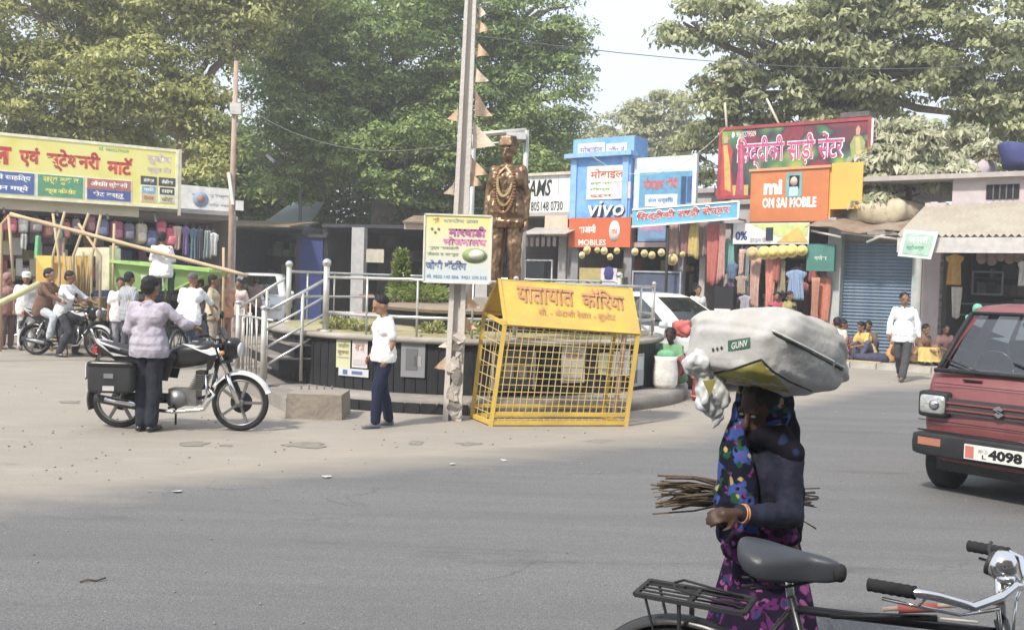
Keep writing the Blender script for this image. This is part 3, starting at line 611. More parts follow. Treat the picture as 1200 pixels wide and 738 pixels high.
# large saree banner on its steel frame
sb = Shop(FR, 'saree_banner', 842, 235, 'large maroon and green saree banner on a steel frame, white and pink Hindi lettering', 'banner', off=-.6)
x0, x1, z0, z1 = 0, sb.lu(1018, 185)[0], sb.lu(842, 232)[1], sb.lu(842, 152)[1]; H = z1 - z0
def banner_mat():
    m = bpy.data.materials.new('banner_print'); m.use_nodes = True; t = m.node_tree; b = t.nodes['Principled BSDF']; b.inputs['Roughness'].default_value = .55
    tc = t.nodes.new('ShaderNodeTexCoord'); n = t.nodes.new('ShaderNodeTexNoise'); n.inputs['Scale'].default_value = .55; n.inputs['Detail'].default_value = 1; n.inputs['Distortion'].default_value = 1.5
    cr = t.nodes.new('ShaderNodeValToRGB'); e = cr.color_ramp.elements; e[0].position = .28; e[0].color = (.10, .015, .03, 1); e[1].position = .75; e[1].color = (.50, .22, .05, 1)
    for p, c in ((.42, (.22, .03, .05, 1)), (.50, (.05, .03, .05, 1)), (.56, (.06, .16, .08, 1)), (.64, (.30, .38, .08, 1))): k = e.new(p); k.color = c
    t.links.new(tc.outputs['Object'], n.inputs[0]); t.links.new(n.outputs['Fac'], cr.inputs[0]); t.links.new(cr.outputs[0], b.inputs['Base Color']); return m
MB().box(((x0 + x1) / 2, 0, (z0 + z1) / 2), (x1, .03, H)).build('banner_sheet', banner_mat(), sb.r)
frame_around(sb, x0, x1, z0, z1, 0, .09, cm(.34, .05, .06))
sb.panel('edge_strip', cm(.75, .7, .72), x1 + .05, x1 + .10, z0, z1, -.02, .05)
lt = sb.lu(870, 198)[1], sb.lu(985, 160)[1]; zz0 = sb.lu(925, 196)[1]; zz1 = sb.lu(925, 158)[1]; xa, xb_ = sb.lu(864, 180)[0], sb.lu(988, 180)[0]
sb.text('िसद्‌दीकी साड़ी सेंटर', cm(.82, .8, .82), xa - .03, xb_ + .03, zz0 - .03, zz1 + .03, -.020, bold=.04, name='lettering_edge'); sb.text('िसद्‌दीकी साड़ी सेंटर', cm(.55, .06, .22), xa, xb_, zz0, zz1, -.026, bold=.012)
b = sb.quad((858, 155), (886, 160)); sb.text('● 9860279509', white_print, *b, -.02)
def saree_lady(px, cols, s_=1):
    """printed model in the banner's corner: flat print in layers"""
    x = sb.lu(px, 200)[0]; h = H * .92; zc = z0 + .05
    for nm, c, poly in (('printed_saree', cols[0], [(-.30, 0), (.30, 0), (.20, .45), (.24, .72), (.10, .82), (-.12, .82), (-.24, .70), (-.16, .42)]), ('printed_drape', cols[1], [(.02, .10), (.22, .06), (.16, .5), (.05, .8), (-.08, .8), (-.02, .4)]), ('printed_face', (.50, .30, .20), [(-.06, .83), (.06, .83), (.075, .92), (0, .97), (-.075, .92)])):
        MB().prism([(x + a_ * h * .5 * s_, zc + b_ * h) for a_, b_ in poly], -.030 - .004 * ('drape' in nm) , -.019).build(nm, cm(*c), sb.r)
saree_lady(850, ((.50, .05, .06), (.60, .38, .08))); saree_lady(868, ((.42, .06, .12), (.5, .1, .2)), .5); saree_lady(1004, ((.28, .34, .10), (.50, .42, .16)), .9)
sb.panel('print_field', cm(.50, .42, .08), 0 + .05, sb.lu(878, 200)[0], z0 + .05, z0 + .35, -.021, .012)
for px in (852, 1012): a = sb.lu(px, 200)[0]; MB().bar((a, .08, z0 - 2.6), (a, .08, z1 + .02), .07, .07).build('post', cm(.2, .1, .1), sb.r)
for a, b in (((851, 150), (848, 120)), ((918, 150), (897, 115))): p, q = sb.lu(*a), sb.lu(*b); MB().tube([(p[0], .1, p[1] - .2), (q[0], .1, q[1])], .035, 6).build('bamboo_strut', cm(.50, .45, .34), sb.r)
sb.panel('top_sheet', cm(.12, .1, .1), sb.lu(985, 140)[0], x1 - .02, z1 + .06, z1 + .2, .25, .6)

# orange sign box
so_ = Shop(FR, 'orange_sign_box', 881, 260, 'orange rooftop sign box with mi and OM SAI MOBILE lettering and a portrait', 'sign box', off=.15)
q = so_.quad((881, 201), (970, 259)); D_ = 1.6; org = mat('orange_box', (.60, .22, .08), .6, .12, 2, .1, 20, col2=(.50, .17, .07)); yel = mat('yellow_box', (.78, .47, .10), .6, .14, 3, col2=(.66, .38, .10))
zr = so_.lu(970, 196)[1]; MB().prism([(q[0], q[2]), (q[1], q[2]), (q[1], zr), (q[0], q[3])], -.03, .03).build('front_panel', org, so_.r)
MB().box((q[1] + .02, D_ / 2 + .03, (q[2] + zr) / 2), (.04, D_, zr - q[2])).build('side_panel', yel, so_.r); q2 = so_.quad((972, 197), (1008, 249), -.0); MB().box(((q[1] + q2[1]) / 2 + .04, .02, (q2[2] + zr) / 2 + .1), (q2[1] - q[1] - .02, .04, zr - q2[2])).build('side_panel', yel, so_.r, label='yellow right end panel')
MB().box(((q[0] + q[1]) / 2, D_ / 2, q[3] - .15), (q[1] - q[0] - .1, D_, .05)).build('box_top', org, so_.r)
b = so_.quad((881, 200), (1008, 195)); MB().bar((q[0] - .05, -.02, q[3] + .02), (q[1] + .05, -.02, zr + .02), .12, .07).build('top_edge', cm(.66, .3, .14), so_.r)
b = so_.quad((896, 211), (917, 228)); so_.text('mi', white_print, *b, -.036, bold=.05); b = so_.quad((894, 232), (957, 243)); so_.text('OM SAI MOBILE', white_print, *b, -.036, bold=.05)
b = so_.quad((922, 203), (940, 231)); so_.panel('portrait', cm(.16, .36, .36), *b, -.038, .012, label='portrait of a dark haired woman on teal'); cx = (b[0] + b[1]) / 2; h = b[3] - b[2]
so_.panel('portrait_hair', cm(.02, .015, .015), cx - .13, cx + .15, b[2] + h * .35, b[2] + h * .88, -.048, .008)
MB().lathe([(.10, 0), (.10, .008)], 14, Matrix.Translation((cx, -.054, b[2] + h * .64)) @ Matrix.Scale(1.3, 4, (0, 0, 1)) @ Matrix.Rotation(PI / 2, 4, 'X')).build('portrait_face', cm(.6, .42, .34), so_.r)
so_.panel('portrait_dress', cm(.4, .62, .66), cx - .12, cx + .12, b[2] + .03, b[2] + h * .42, -.052, .008)

# the zero-percent sign and the clothes shop
sc_ = Shop(FR, 'clothes_shop', 848, 400, 'open-fronted clothes shop crowded with hanging garments beneath the 0% sign', 'shop')
x1 = sc_.lu(972, 300)[0]; zc = sc_.lu(860, 262)[1]
room(sc_, .1, x1, zc, 3, wallp)
goods(sc_, .2, x1 - .2, .3, zc - .3, 2.6, 5, 8, PAL, .95)
a = sc_.lu(978, 330); MB().box((sc_.lu(979, 330)[0], -.05, zc / 2 + .0), (.36, .3, zc)).build('pillar', mat('teal_wall', (.34, .42, .42), .9, .15, 3, col2=(.46, .48, .46)), sc_.r)
sz = Shop(FR, 'finance_sign', 860, 275, 'cream and yellow signboard reading 0% above the row of yellow hats', 'signboard', off=.5)
q = sz.quad((860, 262), (948, 286)); za = q[3]; 
sz.panel('board', cm(.66, .66, .62), q[0], q[1], q[2], q[3], 0, .05)
MB().prism([(q[0] + .5, q[3] - .02), (q[0] + 1.3, q[2] + .2), (q[1] - .05, q[2] + .22), (q[1] - .02, q[3] - .02)], -.034, -.026).build('print_patch', cm(.50, .58, .18), sz.r)
MB().prism([(q[0] + 1.25, q[2] + .05), (q[1] - .3, q[3] - .1), (q[1] - .02, q[2] + .05)], -.042, -.036).build('print_patch', cm(.62, .42, .08), sz.r)
sz.text('0%', cm(.05, .08, .25), q[0] + .07, q[0] + .42, q[2] + .10, q[3] - .22, -.032, bold=.04); sz.text('डाऊन पेमेंट', cm(.2, .2, .3), q[0] + .5, q[0] + 1.1, q[2] + .05, q[2] + .2, -.046)
sz.panel('phone_picture', cm(.03, .04, .07), q[0] + .95, q[0] + 1.15, q[2] + .1, q[3] - .12, -.045, .01)
for x in (q[0] + .1, q[1] - .1): MB().bar((x, .03, q[3] - .1), (x, .6, q[3] - .1), .04, .04).build('bracket', cm(.2, .2, .2), sz.r)
for i, px in enumerate((882, 896, 907, 918, 928, 940)): disc(FR, px, 297 - i * .7, 8 if i != 5 else 6.5, .75 + .03 * (i % 2), (.72, .58, .16) if i else (.55, .42, .2), 'hat', '%s yellow straw hat from the left in the row under the 0%% sign' % ORD[i], 'hat', 'yellow hats hanging under the 0% sign')
for i, (px, py, r_) in enumerate(((682, 299, 4), (688, 293, 5), (700, 293, 3.5), (708, 294, 4.5), (715, 301, 4), (723, 294, 4), (744, 295, 4.5), (755, 297, 4.5), (764, 299, 4.5), (775, 296, 4.5), (788, 304, 7), (800, 298, 3.5))):
    disc(FR, px, py, r_, .55, (.62, .50, .20) if i % 3 else (.70, .60, .30), 'straw_bundle', '%s small yellow bundle from the left, hanging at the blue shop front' % ORD[i], 'bundle', 'yellow bundles hanging along the blue shop', hat=False)
C_ = [('drape', 783, 796, 262, 300, (.36, .24, .18), 'brown'), ('drape', 797, 808, 262, 298, (.28, .14, .14), 'maroon'), ('drape', 808, 818, 260, 302, (.50, .38, .10), 'mustard'), ('drape', 818, 829, 258, 300, (.30, .22, .20), 'dull brown'),
      ('drape', 829, 842, 262, 332, (.45, .12, .10), 'red'), ('drape', 842, 850, 262, 330, (.5, .25, .22), 'rose'), ('drape', 849, 861, 280, 322, (.16, .38, .36), 'teal'),
      ('shirt', 853, 865, 308, 328, (.10, .16, .28), 'navy'), ('kurta', 862, 875, 322, 345, (.36, .26, .20), 'tan'), ('kurta', 850, 862, 330, 362, (.14, .08, .18), 'purple'), ('drape', 870, 878, 292, 350, (.20, .26, .30), 'grey blue'), ('drape', 866, 872, 292, 322, (.55, .35, .30), 'salmon'),
      ('drape', 877, 891, 302, 366, (.50, .30, .24), 'peach'), ('drape', 897, 907, 302, 370, (.60, .22, .16), 'coral'), ('drape', 906, 913, 300, 330, (.40, .12, .10), 'brick red'), ('kurta', 905, 918, 318, 358, (.10, .07, .11), 'black'), ('kurta', 921, 944, 315, 352, (.08, .13, .26), 'blue striped'),
      ('drape', 950, 960, 325, 382, (.42, .20, .12), 'rust'), ('drape', 958, 972, 325, 378, (.60, .20, .12), 'orange red'), ('drape', 912, 921, 306, 345, (.30, .26, .16), 'olive'), ('kurta', 866, 880, 345, 372, (.3, .3, .34), 'grey')]
for i, (k_, a, b, c, d, col, nm) in enumerate(C_):
    hang(FR, k_, a, b, c, d, .35 + .12 * (i % 3), col, '%s %s hanging at the clothes shop front, %s garment from the left' % (nm, {'drape': 'saree length', 'shirt': 'shirt', 'kurta': 'kurta'}[k_], ORD[i]), group='garments hanging at the clothes shop', seed=i, stripes=(.35, .45, .6) if 'striped' in nm else None)
def shelf_unit():
    s = Shop(FR, 'shoe_rack', 838, 395, 'black rack with rows of white goods beside the plaid-shirted man', 'rack', off=.8)
    x0, x1, z0, z1 = s.quad((838, 335), (858, 384)); z0 = .11
    MB().box(((x0 + x1) / 2, .12, (z0 + z1) / 2), (x1 - x0, .3, z1 - z0)).build('cabinet', cm(.02, .02, .025), s.r)
    for k in range(5): s.panel('white_pack', cm(.66, .66, .66), x0 + .04, x1 - .05 - .05 * (k % 2), z0 + .25 + k * .2, z0 + .31 + k * .2, -.06, .05)
shelf_unit()
for i in range(26):
    px = 852 + i * 4.6 + rnd.uniform(-1.5, 1.5); y0 = rnd.choice((288, 296, 318, 330, 342)) + rnd.uniform(-3, 3); w_ = rnd.uniform(6, 11); c_ = rnd.choice(((.10, .12, .2), (.45, .12, .12), (.3, .25, .2), (.12, .2, .2), (.5, .42, .38), (.2, .06, .1), (.05, .05, .06), (.45, .25, .1), (.25, .3, .35), (.5, .5, .5)))
    hang(FR, rnd.choice(('drape', 'shirt', 'kurta')), px, px + w_, y0, y0 + rnd.uniform(18, 40), -.1 - .25 * (i % 3), c_, 'small garment in the packed clothes shop, %s from the left of the inner rows' % ORD[i], group='garments packed inside the clothes shop', seed=200 + i)
for i in range(14):
    px = 846 + i * 9.2; off = 1.0 + .5 * rnd.random(); u_ = FR.uz(px, 392, off)[0]; e = E('goods_pile', FR.pt(u_, off, .11), FR.rz + rnd.uniform(-.4, .4), 'low pile of goods on the pavement before the clothes shop, %s from the left' % ORD[i], 'goods', 'goods piled on the pavement before the clothes shop'); hh = rnd.uniform(.15, .4)
    c_ = [(.4, .1, .1), (.5, .48, .44), (.1, .12, .2), (.45, .3, .12), (.2, .2, .2), (.15, .28, .22)][i % 6]
    if i % 2: MB().box((0, 0, hh / 2), (rnd.uniform(.25, .45), .3, hh)).build('crate', cm(*c_), e); MB().se((0, 0, hh + .02), (.16, .13, .09), .8, .9, 12, 7, fn=lump).build('contents', cm(*[x * .8 + .1 for x in c_], kind='cloth'), e)
    else: MB().se((0, 0, hh * .45), (.22, .18, hh * .5), .7, .8, 16, 9, fn=lump).build('bundle', cm(*c_, kind='cloth'), e)
# green box hanging by the shutter
sg = Shop(FR, 'green_meter_box', 947, 318, 'dark green square board hanging at the pillar left of the blue shutter', 'board', off=.6)
q = sg.quad((947, 286), (978, 318)); sg.panel('board', mat('dark_green', (.07, .20, .17), .5, .15, 3), *q, 0, .14); b = sg.quad((953, 299), (972, 305)); sg.text('गणेश', cm(.5, .55, .5), b[0] + .05, b[1] - .05, b[2], b[3], -.074, bold=.02)

# ---- shutter bay
ss = Shop(FR, 'shuttered_shop', 968, 400, 'closed shop with a corrugated blue roller shutter and sagging tin roof', 'shop')
q = ss.quad((985, 286), (1069, 300)); sx0, sx1, sz1 = q[0], q[1], ss.lu(1020, 284)[1]
MB().box(((sx0 + sx1) / 2, .9, sz1 / 2 + .1), (sx1 - sx0 + .3, 1.4, sz1 + .2)).build('wall', wallp, ss.r)
shm = mat('blue_shutter', (.13, .20, .31), .6, .2, 1.2, col2=(.22, .29, .36), s2=3, f2=.3); n = 34; first = None
for i in range(n):
    h = (sz1 - .11) / n; z = .11 + h * (i + .5)
    if first is None: first = MB().prism([(0, -h / 2), (sx1 - sx0, -h / 2), (sx1 - sx0, h / 2), (0, h / 2)], .02, .05).box(((sx1 - sx0) / 2, 0, .0), (sx1 - sx0, .05, h * .55)).build('slat', shm, ss.r); first.location = (sx0, .12, z)
    else: inst(first, loc=(sx0, .12, z))
for a, b, c in ((970, 985, (.36, .42, .42)), (1069, 1080, (.25, .42, .46))):
    x0_, x1_ = ss.lu(a, 330)[0], ss.lu(b, 330)[0]; MB().box(((x0_ + x1_) / 2 + .003, .1, sz1 / 2 + .15), (x1_ - x0_, .36, sz1 + .3)).build('pillar', mat('pillar_%d' % a, c, .9, .15, 3, col2=(.5, .5, .48)), ss.r)
tin = mat('old_tin', (.36, .32, .27), .7, .25, 2, .2, 10, metal=.1, col2=(.24, .17, .12))
mb = MB(); nx = 16; vs = []; e0 = ss.lu(944, 266, 1.0); e1 = ss.lu(1062, 272, 1.0)
for k in (0, 1):
    for i in range(nx + 1):
        t = i / nx; x = e0[0] + (e1[0] - e0[0]) * t; z = e0[1] + (e1[1] - e0[1]) * t + .06 * math.sin(t * 9) + .05 * noise.noise(Vector((t * 8, k, 0)))
        vs += [(x, -1.05 + .08 * noise.noise(Vector((t * 6, 5, k))), z - .03 * k), (x + .1, .6, z + .42 - .03 * k), (x + .1, 1.6, z + .62 - .03 * k)]
K = 3 * (nx + 1); fs = []
for i in range(nx):
    for j in (0, 1): a = i * 3 + j; fs += [(a, a + 3, a + 4, a + 1), (a + K, a + K + 1, a + K + 4, a + K + 3)]
    fs += [(i * 3, i * 3 + K, i * 3 + 3 + K, i * 3 + 3)]
fs += [(0, 1, 1 + K, K), (1, 2, 2 + K, 1 + K)]; mb.add(vs, fs).build('tin_roof', tin, ss.r)
for i, (a, b) in enumerate((((985, 272), (1052, 280)), ((1015, 284), (1052, 268)), ((950, 270), (985, 278)))): p, q_ = ss.lu(*a, .95), ss.lu(*b, .95); MB().tube([(p[0], -.9, p[1]), (q_[0], -.9, q_[1])], .035, 6).build('roof_batten', cm(.55, .52, .46), ss.r)
th = mat('dry_thatch', (.36, .27, .17), 1, .4, 6, .8, 30, col2=(.5, .44, .32))
q = ss.quad((992, 235), (1072, 262), 0); MB().se(((q[0] + q[1]) / 2, .7, (q[2] + q[3]) / 2), ((q[1] - q[0]) / 2, .8, (q[3] - q[2]) / 2 + .12), .7, .7, 30, 12, fn=lump).build('thatch_heap', th, ss.r)

# ---- right-hand awning shop
sr = Shop(FR, 'awning_shop', 1080, 400, 'shop under a corrugated grey awning with a yellow jacket hanging in its opening', 'shop')
pink = mat('pink_wall', (.56, .50, .52), .9, .1, 2, .1, 10, col2=(.46, .40, .40)); xe = sr.lu(1330, 300)[0]
w0, w1 = sr.lu(1080, 330)[0], sr.lu(1105, 330)[0]; zo = sr.lu(1108, 290)[1]; ztop = sr.lu(1120, 209)[1]
MB().box(((w0 + w1) / 2, .15, ztop / 2 - .3), (w1 - w0, .3, ztop - .6)).build('wall_pier', pink, sr.r)
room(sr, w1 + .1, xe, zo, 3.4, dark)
MB().box(((w0 + xe) / 2 + .3, .32, (zo + ztop) / 2), (xe - w0 - .6, .3, ztop - zo)).build('upper_wall', pink, sr.r)
b = sr.quad((1155, 216), (1193, 232)); sr.panel('vent_opening', cm(.015, .015, .02), *b, .155, .03); 
for k in range(1, 5): x = b[0] + (b[1] - b[0]) * k / 5; sr.panel('vent_bar', cm(.12, .12, .12), x, x + .03, b[2], b[3], .13, .02)
mb = MB(); t0 = sr.lu(1088, 232, .1)[1]; t1 = sr.lu(1052, 276, 2.2)
xa = t1[0]; n = 62; vs = []; Ls = xe - xa
for k in (0, 1):
    for i in range(n + 1):
        x = xa + Ls * i / n; c_ = .035 * math.cos(i * PI) ; vs += [(x, -2.2, t1[1] + c_ - .012 * k), (x + .15, .12, t0 - .15 + c_ - .012 * k)]
K = 2 * (n + 1); fs = []
for i in range(n): a = 2 * i; fs += [(a, a + 2, a + 3, a + 1), (a + K, a + K + 1, a + K + 3, a + K + 2), (a, a + K, a + 2 + K, a + 2)]
fs += [(0, 1, 1 + K, K)]
mb.add(vs, fs).build('awning', mat('grey_sheet', (.52, .49, .41), .75, .15, 1.5, col2=(.40, .36, .29)), sr.r)
sr.panel('awning_edge', cm(.52, .49, .46), xa, xe, t1[1] - .40, t1[1] - .05, -2.2, .05)
for i in range(4): x = xa + .4 + i * 2.0; MB().bar((x, -2.15, t1[1] - .06), (x, .1, t1[1] + .2), .05, .05).build('awning_rafter', cm(.3, .28, .25), sr.r)
MB().box(((xa + xe) / 2, -.1, sr.lu(1080, 288)[1] + .12), (xe - w0, .12, .24)).build('lintel', cm(.50, .46, .46), sr.r)
for (a, b, c, d) in ((1138, 1172, 318, 345), (1108, 1200, 355, 372)): q = sr.quad((a, c), (b, d), -.6); frame_around(sr, q[0], q[1], q[2], q[3], .9, .04, cm(.22, .22, .24), 'display_frame')
goods(sr, w1 + .3, xe - .2, .35, zo - .2, 2.9, 5, 12, [(.10, .10, .13), (.22, .18, .16), (.06, .06, .1), (.3, .26, .25), (.14, .08, .08)])
goods(sr, sr.lu(1130, 350)[0], xe - .2, 1.0, 1.5, 1.2, 1, 14, [(.5, .46, .44), (.3, .28, .28), (.18, .16, .2)])
for i, (px, py, r_) in enumerate(((1150, 300, 6), (1162, 302, 5), (1172, 297, 6), (1183, 300, 6), (1193, 298, 5))):
    q = sr.lu(px, py, .2); MB().se((q[0], -.2, q[1]), (.13, .12, .2), .8, 1, 10, 6, fn=lump).build('hanging_pouch', cm(.26, .18, .15, kind='cloth'), sr.r)
hang(FR, 'kurta', 1109, 1128, 297, 334, .35, (.62, .36, .06), 'yellow jacket hanging at the awning shop entrance', seed=50, name='hanging_jacket')
hang(FR, 'drape', 1115, 1126, 336, 372, .33, (.56, .54, .46), 'cream garment hanging below the yellow jacket', seed=51)
hang(FR, 'kurta', 1193, 1202, 305, 335, .33, (.75, .75, .76), 'white garment hanging at the right edge of the awning shop', seed=52)
sp = Shop(FR, 'small_notice_board', 1055, 303, 'small tilted white and green board at the left corner of the awning', 'signboard', off=2.35)
pts = [sp.lu(*p) for p in ((1052, 300), (1091, 304), (1100, 272), (1060, 269))]; MB().prism([tuple(p) for p in pts], -.02, .02).build('board', cm(.62, .68, .62), sp.r)
pts2 = [sp.lu(*p) for p in ((1057, 297), (1088, 300), (1095, 276), (1063, 273))]; MB().prism([tuple(p) for p in pts2], -.03, -.021).build('print_patch', cm(.36, .55, .44), sp.r)
sp.text('जनरल', cm(.75, .78, .75), pts2[0][0] + .15, pts2[1][0] - .02, pts2[0][1] + .24, pts2[3][1] - .1, -.036, bold=.03); sp.text('स्टोअर्स', cm(.1, .3, .2), pts2[0][0] + .1, pts2[1][0] - .1, pts2[0][1] + .06, pts2[0][1] + .2, -.036, bold=.02)
tarp = Shop(FR, 'blue_tarpaulin', 1165, 190, 'blue tarpaulin and pinkish sheet heaped on the roof at the right edge', 'tarpaulin', off=-2.0)
q = tarp.quad((1176, 174), (1240, 194)); MB().se(((q[0] + q[1]) / 2, 0, (q[2] + q[3]) / 2), ((q[1] - q[0]) / 2, .9, (q[3] - q[2]) / 2 + .05), .35, .5, 30, 12, fn=lump).build('sheet', cm(.05, .06, .20), tarp.r)
q = tarp.quad((1120, 186), (1165, 200)); MB().se(((q[0] + q[1]) / 2, .2, (q[2] + q[3]) / 2 - .1), ((q[1] - q[0]) / 2, .8, .3), .6, .8, 24, 8, fn=lump).build('sheet', cm(.52, .44, .48), tarp.r, label='pale pink sheet')
MB().box((sr.lu(1180, 200)[0], 3, ztop + .05), (7, 6.2, .12)).build('roof_slab', cm(.40, .36, .33), sr.r)
# blocks of building behind the shop fronts so the roofs have depth
for nm, lab, a, b, zt_, y0_ in (('concrete_house', 'plain concrete house behind the blue shop', 690, 830, 5.0, 4.2), ('concrete_house', 'low concrete house behind the orange sign box', 860, 1060, 4.6, 4.4)):
    s = Shop(FR, nm, a, 330, lab, 'house', off=-y0_ ); x = s.lu(b, 330)[0]; MB().box((x / 2, 3, zt_ / 2), (x, 6, zt_)).build('wall', wallp, s.r); MB().box((x / 2, 3, zt_ + .08), (x + .3, 6.3, .16)).build('roof', cm(.36, .33, .3), s.r)

# ============================================================ the left-hand shop with the yellow board
sl_ = Shop(FL, 'stationery_shop', 0, 330, 'open shop beneath the yellow signboard with bags hanging across its front', 'shop', base=0)
xl = sl_.lu(-160, 330)[0]; xr = sl_.lu(268, 330)[0]; z0 = sl_.lu(60, 246)[1]
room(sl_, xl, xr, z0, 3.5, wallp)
cream = mat('cream_fascia', (.60, .55, .43), .8, .1, 2, col2=(.5, .44, .34)); zf0 = sl_.lu(80, 251)[1]; zf1 = sl_.lu(80, 233)[1]; xf = sl_.lu(158, 250)[0]
MB().box(((xl + xf) / 2, -.55, (zf0 + zf1) / 2), (xf - xl, .06, zf1 - zf0)).build('fascia', cream, sl_.r); MB().box(((xf + xr) / 2, -.3, (zf0 + zf1) / 2 + .05), (xr - xf, .5, .12)).build('canopy_slab', cm(.35, .33, .33), sl_.r); MB().box(((xl + xf) / 2, -.25, zf1 + .02), (xf - xl, .6, .05)).build('canopy', cream, sl_.r)
goods(sl_, xl + .2, xr - .2, .4, z0 - .3, 2.8, 5, 21, PAL, .95)
goods(sl_, sl_.lu(0, 300)[0], xf, 1.0, 2.6, .5, 3, 23, [(.55, .55, .5), (.3, .06, .06), (.06, .1, .26), (.5, .45, .3), (.1, .1, .12)], .8)
yb = Shop(FL, 'yellow_signboard', 0, 230, 'long bright yellow signboard with red Hindi lettering and coloured panels, top left', 'signboard', off=.75)
yl = mat('yellow_sign', (.80, .72, .18), .45, .06, 1.5, col2=(.82, .77, .32)); xl_ = yb.lu(-120, 230)[0]; za0, za1 = yb.lu(0, 230)[1], yb.lu(0, 157)[1]; xr_ = yb.lu(207, 210)[0]; zb0, zb1 = yb.lu(207, 243)[1], yb.lu(207, 179)[1]
MB().box(((xl_ + xr_) / 2, 0, (za0 + za1) / 2), (xr_ - xl_, .08, za1 - za0)).build('board', yl, yb.r); frame_around(yb, xl_, xr_, za0, za1, -.02, .07, cm(.80, .78, .55)); H = za1 - za0
yb.panel('side_post', cm(.62, .58, .40), xr_ + .04, xr_ + .11, za0 - .2, za1 + .05, 0, .1)
def yt(s, px0, px1, a, b, c, bold=.03, y=-.045): X0, X1 = yb.lu(px0, 210)[0], yb.lu(px1, 210)[0]; yb.text(s, cm(*c), X0, X1, za0 + H * a, za0 + H * b, y, bold=bold)
yt('जनरल', -75, 13, .50, .80, (.55, .06, .05), .045); yt('एवं', 22, 46, .50, .83, (.55, .06, .05), .045); yt('स्टेशनरी', 54, 117, .47, .84, (.55, .06, .05), .045); yt('माटॅ', 125, 155, .50, .80, (.55, .06, .05), .045)
yt('मो. 9860279509', 115, 150, .88, .95, (.1, .4, .1), .0); yt('सुबोध', 172, 200, .72, .92, (.62, .5, .6), .02); yt('स्कूल बॅग', 172, 200, .56, .70, (.6, .5, .6), .02)
def yp(px0, px1, a, b, c, y=-.05, rim=(.8, .8, .7)):
    X0, X1 = yb.lu(px0, 210)[0], yb.lu(px1, 210)[0]; yb.panel('panel_rim', cm(*rim), X0 - .03, X1 + .03, za0 + H * a - .02, za0 + H * b + .02, y + .006, .01); yb.panel('colour_panel', cm(*c), X0, X1, za0 + H * a, za0 + H * b, y, .012)
yp(-60, 40, .05, .40, (.09, .16, .42)); yp(44, 97, .05, .40, (.10, .34, .20)); yp(102, 153, .05, .22, (.10, .14, .42)); yp(102, 153, .23, .40, (.52, .16, .14))
for a, b, s1, s2, c in ((-50, 36, 'सर्व प्रकारचे साहित्य', 'मिळेल दुकान मध्ये', (.82, .82, .84)), (50, 92, 'सर्व बुक व', 'वह्या मिळतील', (.75, .72, .1)), (106, 149, 'ऑफिस स्टेशनरी', 'भेट वस्तू', (.84, .8, .7))): yt(s1, a, b, .25, .37, c, .03, -.06); yt(s2, a + 3, b - 3, .08, .20, c, .03, -.06)
for i, (a, b, z, c, tx) in enumerate(((166, 182, .38, (.1, .1, .1), 'झेरॉक्स'), (187, 204, .38, (.1, .1, .1), 'लॅमिनेशन'), (166, 182, .22, (.2, .45, .6), 'प्रिंट'), (187, 204, .22, (.08, .08, .05), 'टाईप'), (166, 182, .08, (.7, .45, .2), 'पेपर'), (187, 204, .08, (.65, .65, .4), 'फोटो'))): yp(a, b, z, z + .12, c, -.05, (.1, .1, .1) if i < 2 else (.8, .8, .7)); yt(tx, a + 2, b - 2, z + .02, z + .10, (.85, .85, .8) if i in (0, 1, 2, 3) else (.3, .2, .1), .03, -.06)
for i in range(5): x = xl_ + 1 + i * (xr_ - xl_ - 1.5) / 4; MB().bar((x, .05, za0 - .4), (x, .8, za0 + .3), .05, .05).bar((x, .06, za0), (x, .06, za1), .05, .05).build('bracket', cm(.2, .2, .2), yb.r)
# white cloth banner and small board by the rusty pole
wb = Shop(FL, 'white_banner', 207, 235, 'white cloth banner with a round portrait strung beside the rusty pole', 'banner', off=-.8)
q = wb.quad((207, 216), (275, 240)); pts = [wb.lu(*p) for p in ((207, 247), (274, 256), (275, 222), (207, 216))]; MB().prism(pts, -.015, .015).build('banner_sheet', cm(.74, .73, .70), wb.r)
c = wb.lu(235, 234); MB().lathe([(.22, 0), (.22, .01)], 20, Matrix.Translation((c[0], -.018, c[1])) @ Matrix.Rotation(PI / 2, 4, 'X')).build('portrait', cm(.22, .36, .55), wb.r); MB().lathe([(.13, 0), (.13, .008)], 12, Matrix.Translation((c[0], -.029, c[1] + .02)) @ Matrix.Rotation(PI / 2, 4, 'X')).build('portrait_face', cm(.36, .22, .16), wb.r)
for a, b, t_ in ((225, 231, '7'), (245, 268, 'शुभेच्छा'), (245, 270, 'मित्र मंडळ')): q = wb.quad((a, 227 if t_ != 'मित्र मंडळ' else 238), (b, 233 if t_ != 'मित्र मंडळ' else 244)); wb.text(t_, cm(.25, .28, .3), *q, -.02, bold=.02)
q = wb.quad((276, 235), (285, 247)); wb.panel('small_panel', cm(.76, .75, .70), *q, -.02, .02); MB().bar((wb.lu(205, 243)[0], .04, wb.lu(205, 243)[1]), (wb.lu(278, 258)[0], .04, wb.lu(278, 256)[1]), .05, .05).build('rail', cm(.55, .45, .35), wb.r)
p0 = P(270, 330, 25.5); pm = E('street_pole', (P(270, 340, 25.5).x, 25.5, 0), 0, 'rusty brown pole with a lamp bracket standing left of centre', 'pole')
MB().tube([(p0.x, 25.5, 0), P(272, 225, 25.5), P(277, 72, 25.5)], [.085, .075, .06], 10).build('pole', mat('rust', (.30, .19, .14), .85, .3, 5, .3, 30, col2=(.42, .32, .26)), pm, world=True)
